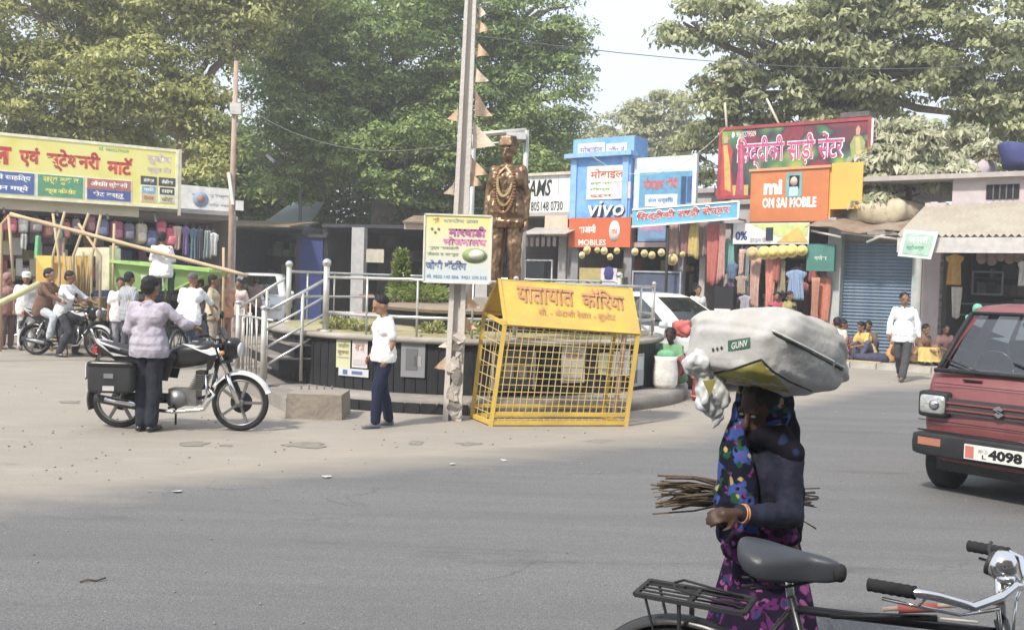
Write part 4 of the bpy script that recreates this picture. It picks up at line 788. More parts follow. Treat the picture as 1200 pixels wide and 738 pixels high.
MB().box(P(277, 128, 25.45), (.3, .2, .3)).bar(P(277, 128, 25.4), P(292, 122, 25.4), .05, .05).build('lamp_bracket', cm(.5, .48, .44), pm, world=True); MB().bar(P(268, 202, 25.4), P(273, 240, 25.4), .08, .08).build('sleeve', cm(.65, .63, .58), pm, world=True)
p1 = E('street_lamp', (P(352, 340, 38).x, 38, 0), 0, 'slim street lamp with a white head on an arm, before the dark trees', 'street lamp')
MB().tube([(P(352, 340, 38).x, 38, 0), P(352, 210, 38), P(340, 208, 38), P(318, 186, 38)], [.09, .06, .04, .04], 8).build('pole', cm(.16, .15, .15), p1, world=True); MB().bar(P(322, 190, 38), P(313, 182, 38), .28, .12).build('lamp_head', cm(.7, .7, .7), p1, world=True)
# bags
bp_cols = [(.50, .10, .16), (.55, .12, .16), (.62, .60, .56), (.30, .26, .26), (.40, .16, .14), (.10, .25, .22), (.50, .16, .14), (.24, .18, .2), (.34, .14, .16), (.16, .18, .3), (.40, .12, .18), (.16, .14, .2), (.50, .42, .30), (.10, .12, .22)]
bp_nm = ['crimson', 'red', 'silver', 'grey', 'brick red', 'dark green', 'coral', 'dark brown', 'wine', 'slate blue', 'magenta', 'charcoal', 'beige', 'navy']
def backpack(px, py, wpx, hpx, off, i, label):
    u, z = FL.uz(px, py, off); Y = FL.pt(u, off, z).y; w_ = wpx * Y / F0 / 2; h = hpx * Y / F0 / 2
    r_ = E('backpack', FL.pt(u, off, z), FL.rz + rnd.uniform(-.2, .2), label, 'backpack', 'backpacks hanging in the stationery shop'); m = cm(*bp_cols[i % 14], kind='cloth')
    MB().se((0, 0, 0), (w_, .14, h), .5, .5, 14, 8).build('bag_body', m, r_); MB().se((0, -.13, -h * .35), (w_ * .75, .06, h * .45), .4, .5, 12, 6).build('front_pocket', cm(*[min(1, c * 1.3 + .04) for c in bp_cols[i % 14]], kind='cloth'), r_)
    MB().tube([(-.05, 0, h * .95), (-.03, 0, h * 1.25), (.03, 0, h * 1.25), (.05, 0, h * .95)], .012, 5).build('handle', m, r_)
for i, (px, py, w_, h) in enumerate(((8, 262, 9, 18), (15, 264, 9, 17), (27, 264, 12, 18), (42, 264, 13, 17), (56, 268, 12, 20), (68, 272, 11, 22), (78, 270, 9, 20), (89, 266, 9, 20), (106, 262, 10, 20), (120, 267, 14, 20), (136, 270, 16, 22), (151, 272, 12, 20), (165, 274, 14, 24), (178, 280, 13, 20), (189, 268, 12, 18), (200, 278, 12, 22))):
    backpack(px, py, w_, h, .35 + .08 * (i % 2), i, '%s backpack, %s from the left in the row hanging under the yellow board' % (bp_nm[i % 14], ORD[i]))
for i, (k_, a, b, c, d, col, nm) in enumerate((('drape', 203, 213, 265, 292, (.60, .40, .34), 'peach'), ('kurta', 213, 222, 264, 300, (.22, .16, .34), 'violet'), ('kurta', 222, 231, 266, 306, (.12, .22, .26), 'dark teal'), ('drape', 229, 238, 268, 305, (.14, .14, .18), 'black'), ('drape', 238, 248, 270, 304, (.30, .36, .34), 'sage'), ('shirt', 244, 256, 272, 300, (.66, .66, .62), 'white'), ('drape', 40, 49, 276, 305, (.16, .50, .22), 'bright green'), ('drape', 66, 76, 278, 305, (.40, .26, .22), 'brown'), ('drape', 128, 140, 288, 306, (.40, .38, .16), 'olive'), ('drape', 24, 32, 274, 292, (.5, .5, .46), 'grey white'))):
    hang(FL, k_, a, b, c, d, .55, col, '%s cloth hanging in the stationery shop near the %s' % (nm, 'rusty pole' if a > 190 else 'yellow cart'), group='cloths hanging in the stationery shop', seed=80 + i)

# ============================================================ far market under the trees
sm = Shop(FB, 'market_shed', 262, 330, 'long low market shed with a thin tin roof deep in the shade', 'shed')
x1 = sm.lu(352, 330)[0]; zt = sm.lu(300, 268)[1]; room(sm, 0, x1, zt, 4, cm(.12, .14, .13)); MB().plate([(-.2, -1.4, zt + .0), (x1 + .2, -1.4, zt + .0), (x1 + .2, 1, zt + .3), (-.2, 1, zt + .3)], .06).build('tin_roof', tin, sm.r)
goods(sm, .2, x1 - .2, .3, zt - .2, 3.2, 4, 31, [(.08, .2, .2), (.1, .14, .2), (.2, .25, .2), (.3, .3, .28)])
hm = Shop(FB, 'tin_roof_house', 313, 300, 'grey tin-roofed house rising above the market shed', 'house', off=-5)
q = hm.quad((313, 268), (362, 300)); zt_ = hm.lu(330, 247)[1]; MB().box(((q[0] + q[1]) / 2, 2, q[3] / 2), (q[1] - q[0], 4, q[3])).build('wall', cm(.38, .33, .34), hm.r)
MB().plate([(q[0] - .3, -.4, q[3] - .05), (q[1] + .1, -.4, q[3] - .05), (q[1] - .2, 2, zt_ + .5), (q[0] + .3, 2, zt_ + .5)], .08).build('tin_roof', mat('blue_grey_tin', (.28, .34, .36), .6, .2, 1), hm.r)
bm_ = Shop(FB, 'blue_door_stall', 350, 330, 'dark stall with a deep blue front under the trees', 'stall')
q = bm_.quad((352, 278), (378, 325)); room(bm_, q[0], q[1], q[3], 2, dark); bm_.panel('front_panel', cm(.03, .05, .18), q[0], q[1], .1, q[3], -.02, .05)
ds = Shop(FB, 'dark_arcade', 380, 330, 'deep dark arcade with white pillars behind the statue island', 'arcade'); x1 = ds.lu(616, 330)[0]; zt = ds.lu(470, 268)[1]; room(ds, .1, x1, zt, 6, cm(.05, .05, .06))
for a, b in ((417, 430), (562, 574)): q = ds.quad((a, 262), (b, 320)); ds.panel('pillar', cm(.42, .41, .40), q[0], q[1], 0, zt - .003, -.2, .35)
q = ds.quad((476, 262), (616, 275), .6); ds.panel('eave_board', cm(.42, .34, .24), q[0], q[1], q[2] + .1, q[3], -.8, .06); MB().plate([(q[0], -1, q[3]), (q[1], -1, q[3]), (q[1], .3, q[3] + .3), (q[0], .3, q[3] + .3)], .06).build('tin_roof', tin, ds.r)
q = ds.quad((432, 292), (452, 308), 1); ds.panel('stall_sign', cm(.46, .42, .32), q[0], q[1], q[2], q[3], -1.2, .04); ds.panel('stall_table', cm(.36, .14, .08), q[0] - .1, q[1] + .2, 1.1, 1.2, -1.2, .8)
goods(ds, .5, x1 - .3, .3, zt - .3, 5.2, 4, 33, [(.1, .1, .16), (.06, .1, .2), (.25, .2, .18), (.1, .16, .12)])
# row of dark sheds far to the left and behind so no bare horizon shows
for i, (a, b, h) in enumerate(((-150, -10, 3.6), (620, 700, 3.5))):
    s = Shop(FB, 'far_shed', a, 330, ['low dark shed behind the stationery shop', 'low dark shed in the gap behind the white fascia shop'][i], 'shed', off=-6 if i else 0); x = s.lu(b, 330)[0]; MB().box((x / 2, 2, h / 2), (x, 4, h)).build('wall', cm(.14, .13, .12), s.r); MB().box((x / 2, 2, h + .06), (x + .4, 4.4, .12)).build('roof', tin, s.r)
# ============================================================ the round platform with statue
IC = Vector((P(549, 369, 16).x, 16.0, 0)); IR = 3.2
isl = E('round_platform', IC, 0, 'round raised traffic island faced with narrow black tiles, statue in its middle', 'platform')
dt = mat('black_tile', (.013, .014, .017), .55, .5, 3, .1, 20, col2=(.03, .03, .033), s2=2.5, spec=.2); jt = mat('tile_joint', (.26, .26, .26), .9, .2, 6)
conc = mat('grey_concrete', (.33, .31, .28), .9, .2, 2.5, .4, 18, col2=(.22, .20, .18)); rim = mat('dusty_stone_rim', (.44, .41, .36), .85, .2, 2, .3, 14, col2=(.27, .25, .21))
MB().lathe([(3.72, -.02), (3.72, .17), (3.66, .2), (IR, .2)], 72).build('plinth', conc, isl)
MB().lathe([(IR, .19), (IR, .90), (1, .90)], 72).build('wall_core', jt, isl)
MB().lathe([(1.0, .895), (IR + .10, .895), (IR + .12, .93), (IR + .10, .97), (1.0, .975)], 72).build('stone_rim', rim, isl)
NT = 128; tw = 2 * PI * (IR + .012) / NT
t0 = MB().box((IR + .014, 0, .545), (.03, tw * .93, .69)).build('tile', dt, isl)
for i in range(1, NT): inst(t0, rot=(0, rnd.uniform(-.003, .003), 2 * PI * i / NT))
# lower course of dark tiles under the plinth edge (seen left of the pole)
t1 = MB().box((3.735, 0, .075), (.02, 2 * PI * 3.74 / 110 * .92, .13)).build('plinth_tile', dt, isl)
for i in range(110):
    a = 2 * PI * i / 110
    if i and 3.9 < a < 4.75: inst(t1, rot=(0, 0, a))
MB().lathe([(1.0, .9), (3.05, .905), (3.05, .995), (1.0, 1.02)], 48).build('planting_bed', mat('bed_soil', (.20, .22, .09), 1, .3, 3, .8, 20, col2=(.34, .29, .19)), isl)
ic = Vector((P(585, 369, 16).x, 16.0, 0)) - IC
Mi = Matrix.Translation(ic)
MB().lathe([(1.85, .9), (1.85, 1.26), (.3, 1.26)], 8, Mi @ Matrix.Rotation(.25, 4, 'Z')).build('inner_step', dt, isl, flat=True)
MB().lathe([(1.95, 1.26), (1.98, 1.31), (1.95, 1.36), (.3, 1.37)], 8, Mi @ Matrix.Rotation(.25, 4, 'Z')).build('inner_coping', mat('brown_stone', (.34, .27, .20), .8, .25, 3, col2=(.22, .18, .14)), isl, flat=True)
MB().box(ic + Vector((.08, 0, 1.42)), (1.0, .9, .16)).build('pedestal', rim, isl)
# entrance slab, steps and block
SA, SB_ = P(278, 432, 15.5), P(308, 452, 13.2); TA, TB = P(333, 366, 15.4), P(380, 388, 13.7)
for v in (SA, SB_, TA, TB): v.z = 0
stp = E('entrance_steps', SB_, 0, 'four concrete steps with dark risers climbing to the island between two steel handrails', 'steps')
for i in range(4):
    f0 = i / 4; a, b, c, d = SA.lerp(TA, f0), SB_.lerp(TB, f0), TB + (TB - SB_) * .02, TA + (TA - SA) * .02; z = .2 + .19 * (i + 1) - (.19 if i == 0 else 0) + .0
    MB().plate([(*a.xy, z - .17), (*b.xy, z - .17), (*c.xy, z - .17), (*d.xy, z - .17)], .15 + .0).build('riser', dt, stp, world=True)
    MB().plate([(a.x - .03, a.y, z - .02), (b.x - .03, b.y, z - .02), (c.x, c.y, z - .02), (d.x, d.y, z - .02)], .025).build('tread', conc, stp, world=True)
sl2 = [G(272, 452), G(335, 483), G(405, 470), G(330, 436)]
MB().plate([(p.x, p.y, -.01) for p in sl2], .19).build('landing_slab', conc, stp, world=True)
blk = G(335, 491); MB().box((.33, .35, .15), (.70, .62, .32), taper=.96).build('concrete_block', mat('block_concrete', (.38, .33, .26), .95, .25, 4, .8, 14, col2=(.24, .21, .18), s2=4), None, origin=(0, 0, 0)).location = (blk.x, blk.y, 0)
tag(bpy.data.objects['concrete_block'], 'rough concrete block at the foot of the island steps', 'block')
# rails
steel = mat('steel', (.62, .62, .60), .28, .1, 6, metal=.85); steel_w = mat('weathered_steel', (.50, .49, .45), .45, .2, 5, metal=.5)
def rail_post(p, z0, z1, r, label, ball=.055):
    e = E('railing_post', (p.x, p.y, z0), 0, label, 'railing post'); e['group'] = 'steel posts of the island railing'
    MB().tube([(0, 0, 0), (0, 0, z1 - z0 - ball)], r, 12).build('shaft', steel_w, e); MB().se((0, 0, z1 - z0 - ball * .9), (ball, ball, ball), nu=14, nv=10).build('ball', steel, e); MB().lathe([(r * 1.9, 0), (r * 1.9, .03), (r, .04)], 12).build('foot_plate', steel_w, e); return e
def ring(px_ang): return IC + Vector((math.cos(px_ang) * (IR - .07), math.sin(px_ang) * (IR - .07), 0))
def ang_at(px, front=True):
    best = None
    for k in range(720):
        a = 2 * PI * k / 720; p = ring(a)
        if (p.y < IC.y) != front: continue
        d = (p - CAM); q = Vector((d.dot(CR), d.dot(_F))); x = 600 + F0 * q.x / q.y
        if best is None or abs(x - px) < best[0]: best = (abs(x - px), a)
    return best[1]
A380, A600, A721, A762 = ang_at(380), ang_at(600), ang_at(735), ang_at(762); B333 = PI * .98; B470 = ang_at(470, False); B620 = ang_at(640, False); B720 = ang_at(722, False)
PT = [(A380, 'front-left ball-topped post at the head of the steps'), (B333, 'ball-topped post at the far left of the island'), (B470, 'ball-topped post at the back of the island beside the green shrub'), (A600, 'front post of the railing hidden partly by the yellow kiosk'), (B720, 'ball-topped post at the back right of the island beyond the kiosk roof'), (A762, 'short post at the right end of the island near the white car')]
for a, l in PT: rail_post(ring(a), .96, 2.02 if a not in (A762, A600) else 1.85, .045 if a not in (A762, A600) else .03, l, .066 if a not in (A762, A600) else .04)
def arc_rail(a0, a1, z, r=.030, ztag=''):
    n = 14; return [ring(a0 + (a1 - a0) * i / n) + Vector((0, 0, z)) for i in range(n + 1)]
def railing(label, spans, zs, thin=()):
    e = E('railing', IC + Vector((0, 0, .97)), 0, label, 'railing')
    for (a0, a1) in spans:
        for z in zs: MB().tube(arc_rail(a0, a1, z), .022, 8).build('rail', steel, e, world=True)
    for a in thin: p = ring(a); MB().tube([(p.x, p.y, .97), (p.x, p.y, zs[0])], .016, 7).build('baluster', steel_w, e, world=True)
    return e
railing('front steel railing of the island with two long horizontal pipes', [(A380, A762)], (1.76, 1.24), [A380 + (A762 - A380) * k / 9 for k in (1, 2, 3, 5, 6, 7, 8)])
bb = B333 - 2 * PI if B333 > PI else B333
railing('rear steel railing curving round the back of the island', [(B333, B470), (B470, B720)], (1.84, 1.40), [B333 + (B470 - B333) * k / 4 for k in (1, 2, 3)] + [B470 + (B720 - B470) * k / 4 for k in (1, 2, 3)])
railing('right-hand steel railing of the island behind the kiosk', [(A762 - 2 * PI if A762 > B720 else A762, B720)], (1.76, 1.3), [(A762 - 2 * PI + B720) / 2])
def hand(nm, bot, top, zt0, zt1, n, full):
    e = E('stair_handrail', (bot.x, bot.y, .2), 0, nm, 'handrail')
    for k in range(n):
        d = k * .25; MB().tube([Vector((bot.x, bot.y, zt0 - d)), Vector((top.x, top.y, zt1 - d))], .025 if k == 0 else .018, 8).build('rail', steel, e, world=True)
    MB().tube([(bot.x, bot.y, .18), (bot.x, bot.y, 1.30)], .042, 12).build('post', steel_w, e, world=True); MB().se((bot.x, bot.y, 1.30), (.06, .06, .04), nu=12, nv=6).build('post_cap', steel, e, world=True)
    m = bot.lerp(top, .62); MB().tube([(m.x, m.y, .25), (m.x, m.y, zt0 + (zt1 - zt0) * .62)], .026, 8).build('post', steel_w, e, world=True)
    if full:
        for k in range(1, 4): m = bot.lerp(top, k * .13); MB().tube([(m.x, m.y, .2), (m.x, m.y, 1.1 + .1 * k)], .014, 6).build('baluster', steel_w, e, world=True)
hand('near stair handrail of the island, three sloping pipes', SB_ + Vector((.0, 0, 0)), TB, 1.22, 1.72, 4, False)
hand('far stair handrail of the island with thin uprights', SA, TA, 1.20, 1.72, 1, True)
MB().tube([(SA.x, SA.y, 1.1), (SB_.x, SB_.y + .5, 1.1)], .02, 6).build('gate_rail', steel_w, E('entrance_gate', (SA.x, SA.y, .2), 0, 'low steel gate of thin vertical bars between the two bottom handrail posts', 'gate'), world=True)
ge = bpy.data.objects['entrance_gate']
for k in range(1, 7): m = SA.lerp(SB_ + Vector((0, .5, 0)), k / 7); MB().tube([(m.x, m.y, .22), (m.x, m.y, 1.1)], .012, 6).build('gate_bar', steel_w, ge, world=True)
for k in range(5): p = G(352 + k * 9, 466, .2) ; MB().tube([(p.x, p.y, .17), (p.x + .01, p.y, .36)], .012, 6).build('iron_stub', cm(.16, .13, .11), stp, world=True)
# posters on the tiled wall
def poster(px0, px1, py0, py1, name, label, cols, tx=None, off=.05):
    a0, a1 = ang_at(px0), ang_at(px1); 
    if a1 < a0: a1 += 2 * PI
    R_ = IR + off; am = (a0 + a1) / 2; pm_ = IC + Vector((math.cos(am) * R_, math.sin(am) * R_, 0)); r_ = ray((px0 + px1) / 2, py0); z1 = CAM.z + (pm_.y / r_.y) * r_.z; r_ = ray((px0 + px1) / 2, py1); z0 = CAM.z + (pm_.y / r_.y) * r_.z
    e = E(name, (pm_.x, pm_.y, z0), am + PI / 2, label, 'poster'); wd_ = (a1 - a0) * R_; h = z1 - z0
    MB().box((0, .0, h / 2), (wd_, .006, h)).build('sheet', cm(*cols[0], kind='print'), e)
    for (x0, x1, y0, y1, c) in cols[1:]: MB().box(((x0 + x1 - 1) / 2 * wd_, -.006, (y0 + y1) / 2 * h), ((x1 - x0) * wd_, .004, (y1 - y0) * h)).build('print_block', cm(*c, kind='print'), e)
    for (s_, x0, x1, y0, y1, c) in (tx or []): text(s_, cm(*c), e, (x0 - .5) * wd_, (x1 - .5) * wd_, y0 * h, y1 * h, -.011, bold=.02)
    return e
poster(400, 416, 398, 431, 'poster', 'yellow-green paper poster on the black wall left of the boy', [(.62, .62, .36), (.1, .9, .35, .4, (.4, .4, .2))], [('जाहीर', .1, .9, .7, .9, (.3, .3, .1)), ('सूचना', .1, .9, .45, .62, (.3, .2, .1))])
poster(417, 434, 398, 431, 'poster', 'pale pink paper poster beside the yellow-green one', [(.66, .60, .60), (.1, .9, .1, .3, (.55, .5, .5))], [('सभा', .2, .8, .6, .85, (.5, .25, .2))])
poster(403, 436, 432, 441, 'poster', 'small torn blue and white notice under the pair of posters', [(.60, .62, .66), (.15, .3, .2, .8, (.1, .16, .36)), (.45, .8, .3, .7, (.12, .16, .34))])
poster(472, 500, 400, 442, 'poster', 'faded grey film poster on the black wall right of the boy', [(.26, .27, .29), (.2, .7, .2, .8, (.15, .15, .17)), (.55, .85, .3, .6, (.36, .36, .38))])
poster(572, 622, 411, 456, 'poster', 'wide dark portrait poster behind the yellow kiosk mesh', [(.12, .11, .11), (.0, .06, 0, 1, (.55, .55, .5)), (.94, 1, 0, 1, (.55, .55, .5)), (.3, .5, .3, .7, (.4, .36, .3)), (.62, .8, .25, .6, (.45, .42, .36)), (.12, .25, .5, .8, (.4, .36, .34))])
poster(652, 677, 404, 448, 'poster', 'cream paper poster in the middle behind the kiosk mesh', [(.64, .61, .50), (.1, .9, .05, .14, (.4, .3, .25))], [('निविदा', .12, .88, .65, .85, (.35, .2, .15))])
poster(692, 706, 413, 438, 'poster', 'yellow paper poster behind the right of the kiosk mesh', [(.62, .60, .34), (.2, .8, .2, .3, (.4, .35, .2))])
poster(707, 728, 411, 440, 'poster', 'white paper poster behind the right of the kiosk mesh', [(.66, .67, .66), (.2, .7, .5, .6, (.4, .4, .42))])
poster(729, 744, 414, 452, 'poster', 'torn patchy bill at the right end of the kiosk', [(.4, .42, .42), (.1, .5, .1, .5, (.1, .12, .16)), (.5, .9, .5, .9, (.6, .62, .62))])
# shrubs on the island
def shrub(name, label, cat, base, w_, h, n, lm, seed, lsize=.07, cone=True):
    r = np.random.RandomState(seed); e = E(name, base, 0, label, cat); st = MB()
    for k in range(7): a = r.uniform(0, 6.28); st.tube([(0, 0, 0), (math.cos(a) * w_ * .2, math.sin(a) * w_ * .2, h * .4), (math.cos(a) * w_ * .4, math.sin(a) * w_ * .4, h * (.6 + .3 * r.rand()))], [.02, .012, .005], 5)
    st.build('stem', bark, e); t = r.uniform(0, 1, n) ** .9; rad = w_ * .5 * ((1 - t * .85) if cone else np.sqrt(np.clip(1 - (2 * t - 1) ** 2, .05, 1))) * r.uniform(.3, 1.1, n); a = r.uniform(0, 6.28, n)
    p = np.stack([np.cos(a) * rad, np.sin(a) * rad, t * h], 1); ax = np.stack([np.cos(a), np.sin(a), r.uniform(-.2, 1.2, n)], 1) + r.normal(size=(n, 3)) * .4; ax /= np.linalg.norm(ax, axis=1)[:, None]; bx = np.cross(ax, r.normal(size=(n, 3))); bx /= np.linalg.norm(bx, axis=1)[:, None]
    L = lsize * r.uniform(.6, 1.4, n)[:, None]; V = np.stack([p, p + ax * L * .5 + bx * L * .18, p + ax * L, p + ax * L * .5 - bx * L * .18], 1).reshape(-1, 3)
    MB_ = MB(); MB_.v = [tuple(v) for v in V]; MB_.f = [(4 * i, 4 * i + 1, 4 * i + 2, 4 * i + 3) for i in range(n)]; MB_.sm = [False] * n; MB_.build('leaves', lm, e); return e
lm_fresh = leafmat('leaves_fresh', (.12, .17, .04), (.22, .28, .08), (.34, .40, .14), 3)
shrub('conical_shrub', 'light green conical shrub at the back left of the island', 'shrub', P(469, 355, 16.8),   .48, .92, 1200, lm_fresh, 3, .10)
shrub('low_hedge', 'low yellow-green hedge plants along the island behind the railing', 'hedge', P(497, 353, 16.6), 1.2, .26, 1100, lm_fresh, 4, .09, False)
for i, (px, Y) in enumerate(((640, 14.6), (672, 14.4), (700, 14.6))): shrub('bed_plant', '%s leafy bed plant from the left behind the kiosk' % ORD[i], 'plant', Vector((P(px, 369, Y).x, Y, .98)), .75, .75, 900, lm_fresh, 30 + i, .11, False)
for i, (px, Y) in enumerate(((395, 13.9), (420, 13.6), (505, 13.5), (548, 13.6))): shrub('weed_tuft', '%s dry grass tuft from the left on the island rim' % ORD[i], 'weed', Vector((P(px, 369, Y).x, Y, .98)), .35, .16, 160, lm_olive, 40 + i, .09, False)
tl = G(648, 340, 1.3); mb = Shop

# ============================================================ yellow mesh kiosk
yk = mat('kiosk_yellow', (.66, .46, .085), .55, .14, 3, .12, 30, col2=(.50, .35, .10), s2=2, f2=.25); yd = mat('mesh_yellow', (.62, .42, .08), .55, .2, 8, col2=(.56, .44, .20), s2=5)
FLb, FRb, BLb, BRb = G(575, 499), G(733, 499), G(553, 490), G(706, 490)
def top(px, py, b): return P(px, py, b.y)
FLt, FRt, BLt, BRt = top(592, 377, FLb), top(748, 388, FRb), top(568, 364, BLb), top(722, 374, BRb)
kk = E('police_kiosk', FLb, 0, 'yellow steel mesh kiosk with a gabled tin roof lettered in Hindi', 'kiosk')
for a, b in ((FLb, FLt), (FRb, FRt), (BLb, BLt), (BRb, BRt)): MB().bar(a, b, .055, .055).build('post', yk, kk, world=True)
for a, b in ((FLb, FRb), (BLb, BRb), (FLb, BLb), (FRb, BRb)): z = Vector((0, 0, .04)); MB().bar(a + z, b + z, .05, .05).build('base_rail', yk, kk, world=True)
for a, b in ((FLt, FRt), (BLt, BRt), (FLt, BLt), (FRt, BRt)): z = Vector((0, 0, -.03)); MB().bar(a + z, b + z, .04, .04).build('top_rail', yk, kk, world=True)
FLm, FRm = FLb.lerp(FLt, .12), FRb.lerp(FRt, .12); MB().bar(FLm, FRm, .045, .045).build('base_rail', yk, kk, world=True); MB().bar(BLb.lerp(BLt, .12), BRb.lerp(BRt, .12), .045, .045).build('base_rail', yk, kk, world=True)
MB().bar(FLb.lerp(FRb, .93) + Vector((0, .25, .1)), FLt.lerp(FRt, .90), .05, .05).build('brace', mat('rust', (.24, .12, .08)), kk, world=True)
def mesh_side(a, b, at_, bt, nv, nh, r):
    for k in range(1, nv): MB().tube([a.lerp(b, k / nv), at_.lerp(bt, k / nv)], r, 6, cap=False).build('mesh_bar', yd, kk, world=True)
    for k in range(1, nh): MB().tube([a.lerp(at_, k / nh), b.lerp(bt, k / nh)], r, 6, cap=False).build('mesh_bar', yd, kk, world=True)
mesh_side(FLb, FRb, FLt, FRt, 21, 15, .0055); mesh_side(BLb, BRb, BLt, BRt, 10, 4, .005); mesh_side(FLb, BLb, FLt, BLt, 4, 9, .0055); mesh_side(FRb, BRb, FRt, BRt, 4, 6, .0055)
ml = FLt.lerp(BLt, .5); mr = FRt.lerp(BRt, .5); AL = P(585, 327, ml.y); AR = P(739, 338, mr.y); ov = Vector((0, -.03, -.03))
fe0, fe1 = FLt + (FLt - AL) * .06 + Vector((-.02, -.02, 0)), FRt + (FRt - AR) * .06 + Vector((.02, -.02, 0)); be0, be1 = BLt + (BLt - AL) * .05, BRt + (BRt - AR) * .05
MB().plate([fe0, fe1, AR + Vector((.02, 0, 0)), AL + Vector((-.02, 0, 0))], -.012).build('roof_sheet', yk, kk, world=True); MB().plate([be1, be0, AL + Vector((-.02, 0, .003)), AR + Vector((.02, 0, .003))], -.012).build('roof_sheet', yk, kk, world=True)
for a, b in ((FLt, AL), (BLt, AL), (FRt, AR), (BRt, AR)): MB().bar(a, b, .035, .035).build('gable_bar', yk, kk, world=True)
# lettering on the front slope: a local frame whose x runs along the eave and z up the slope
xd = (fe1 - fe0).normalized(); nd = xd.cross(AL - fe0).normalized(); 
if nd.y > 0: nd = -nd
zd = nd.cross(xd); zd = zd if zd.z > 0 else -zd
Mk = Matrix((xd, -nd, zd)).transposed().to_4x4(); Mk.translation = fe0 - FLb; Lk = (fe1 - fe0).length; Hk = (AL - fe0).dot(zd)
red = cm(.50, .22, .10)
text('यातायात', red, kk, Lk * .10, Lk * .52, Hk * .50, Hk * .86, -.017, bold=.02, M=Mk); text('कॉिरया', red, kk, Lk * .58, Lk * .90, Hk * .50, Hk * .93, -.017, bold=.02, M=Mk)
text('सौ. - केदाशी रेसार - सुलोड', red, kk, Lk * .25, Lk * .82, Hk * .22, Hk * .42, -.017, bold=.01, M=Mk)

# ============================================================ tall concrete pole with pennants and board
pb = G(530, 492); pt_ = P(553, -30, pb.y); Lp = (pt_ - pb)
po = E('concrete_pole', (pb.x, pb.y, 0), 0, 'tall weathered concrete lattice pole hung with saffron pennants', 'pole')
pcm = mat('pole_concrete', (.68, .64, .59), .9, .14, 3, .4, 25, col2=(.54, .50, .46)); pts = [pb.lerp(pt_, k / 12) for k in range(13)]
for k in range(12):
    f = k / 12; w0_ = .23 - .10 * f
    mb = MB(); mb.bar(pts[k] + Vector((-w0_ * .36, 0, 0)), pts[k + 1] + Vector((-w0_ * .35, 0, 0)), .16, w0_ * .30).bar(pts[k] + Vector((w0_ * .36, 0, 0)), pts[k + 1] + Vector((w0_ * .35, 0, 0)), .16, w0_ * .30); mb.bar(pts[k] + Vector((0, .03, 0)), pts[k + 1] + Vector((0, .03, 0)), .07, w0_ * .55)
    mb.build('pole_section', pcm, po, world=True)
for k in range(9):
    f = .005 + .022 * k; p = pb.lerp(pt_, f) + Vector((rnd.uniform(-.05, .05), -.088 - .004 * k, .05)); n = 9; w_ = rnd.uniform(.05, .11); h = rnd.uniform(.07, .15)
    vs = []
    for sd_ in (0, 1):
        for i in range(n):
            a = 2 * PI * i / n; q = rnd.uniform(.6, 1.25) if sd_ == 0 else q_[i]
            if sd_ == 0: q_ = (q_ if i else []) + [q]
            vs.append(p + Vector((math.cos(a) * w_ * q, -.02 * math.cos(a * 2 + k) + .006 * sd_, math.sin(a) * h * q)))
    MB().add(vs, [tuple(range(n)), tuple(range(2 * n - 1, n - 1, -1))] + [(i, i + n, (i + 1) % n + n, (i + 1) % n) for i in range(n)]).build('torn_wrap', cm(*((.40, .36, .32), (.22, .20, .18), (.50, .44, .38))[k % 3], kind='cloth'), po, world=True)
MB().tube([P(524, 482, 12.0), P(515, 474, 12.0), P(505, 484, 11.9)], .02, 6).build('loose_cable', cm(.05, .05, .05), po, world=True)
fl_ = [(563, 30, 12, 0), (564, 58, 13, 0), (566, 88, 13, 0), (562, 122, 20, 0), (561, 158, 22, 0), (560, 195, 16, 0), (537, 135, -10, 0), (535, 222, -10, 0), (556, 210, 12, 1), (522, 425, -12, 0), (524, 402, -9, 0), (549, 352, 14, 0), (546, 378, 12, 1), (560, 13, 10, 1)]
pcol = (.66, .44, .28)
for i, (px, py, w_, k_) in enumerate(sorted(fl_, key=lambda t: t[1])):
    Y = pb.y - .02; s = Y / F0; f = 1 - (py + 0) / 478; base = P(px - w_ * .55, py, Y); w3 = w_ * s * 1.25; h = abs(w_) * s * 1.6
    base.x = pb.lerp(pt_, max(0, (base.z) / pt_.z)).x + math.copysign(.10, w_); e = E('saffron_pennant', base, rnd.uniform(-.5, .5), 'saffron cloth pennant tied to the concrete pole, %s from the top' % ORD[i], 'pennant', 'saffron pennants on the concrete pole')
    vs = []; n = 6
    for sd_ in (0, 1):
        for a in range(n + 1):
            t = a / n; vs += [(w3 * t, .03 * math.sin(t * 5 + i) + .004 * sd_, -h * .35 * t + (.5 - .5 * t) * h * .9), (w3 * t, .03 * math.sin(t * 5 + i + 1) + .004 * sd_, -h * .35 * t - (.5 - .5 * t) * h * .9)]
    K = 2 * (n + 1); fs = [(2 * a, 2 * a + 1, 2 * a + 3, 2 * a + 2) for a in range(n)] + [(2 * a + K, 2 * a + 2 + K, 2 * a + 3 + K, 2 * a + 1 + K) for a in range(n)]
    MB().add(vs, fs, None, True).build('cloth', cm(.62, .42, .26, kind='cloth') if i % 3 else cm(.66, .54, .40, kind='cloth'), e); MB().tube([(0, 0, h * .5), (-.03, 0, h * .1), (0, 0, -h * .5)], .006, 5).build('string', cm(.5, .45, .38), e)
bd0, bd1 = P(496, 330, pb.y - .2), P(574, 333, pb.y - .2); tl_ = P(496, 251, pb.y - .2); tr_ = P(575, 251, pb.y - .2)
mbp = E('meal_board', bd0, 0, 'square printed board for a Marwari eatery fixed to the concrete pole', 'signboard'); bw = bd1.x - bd0.x; bh = tl_.z - bd0.z
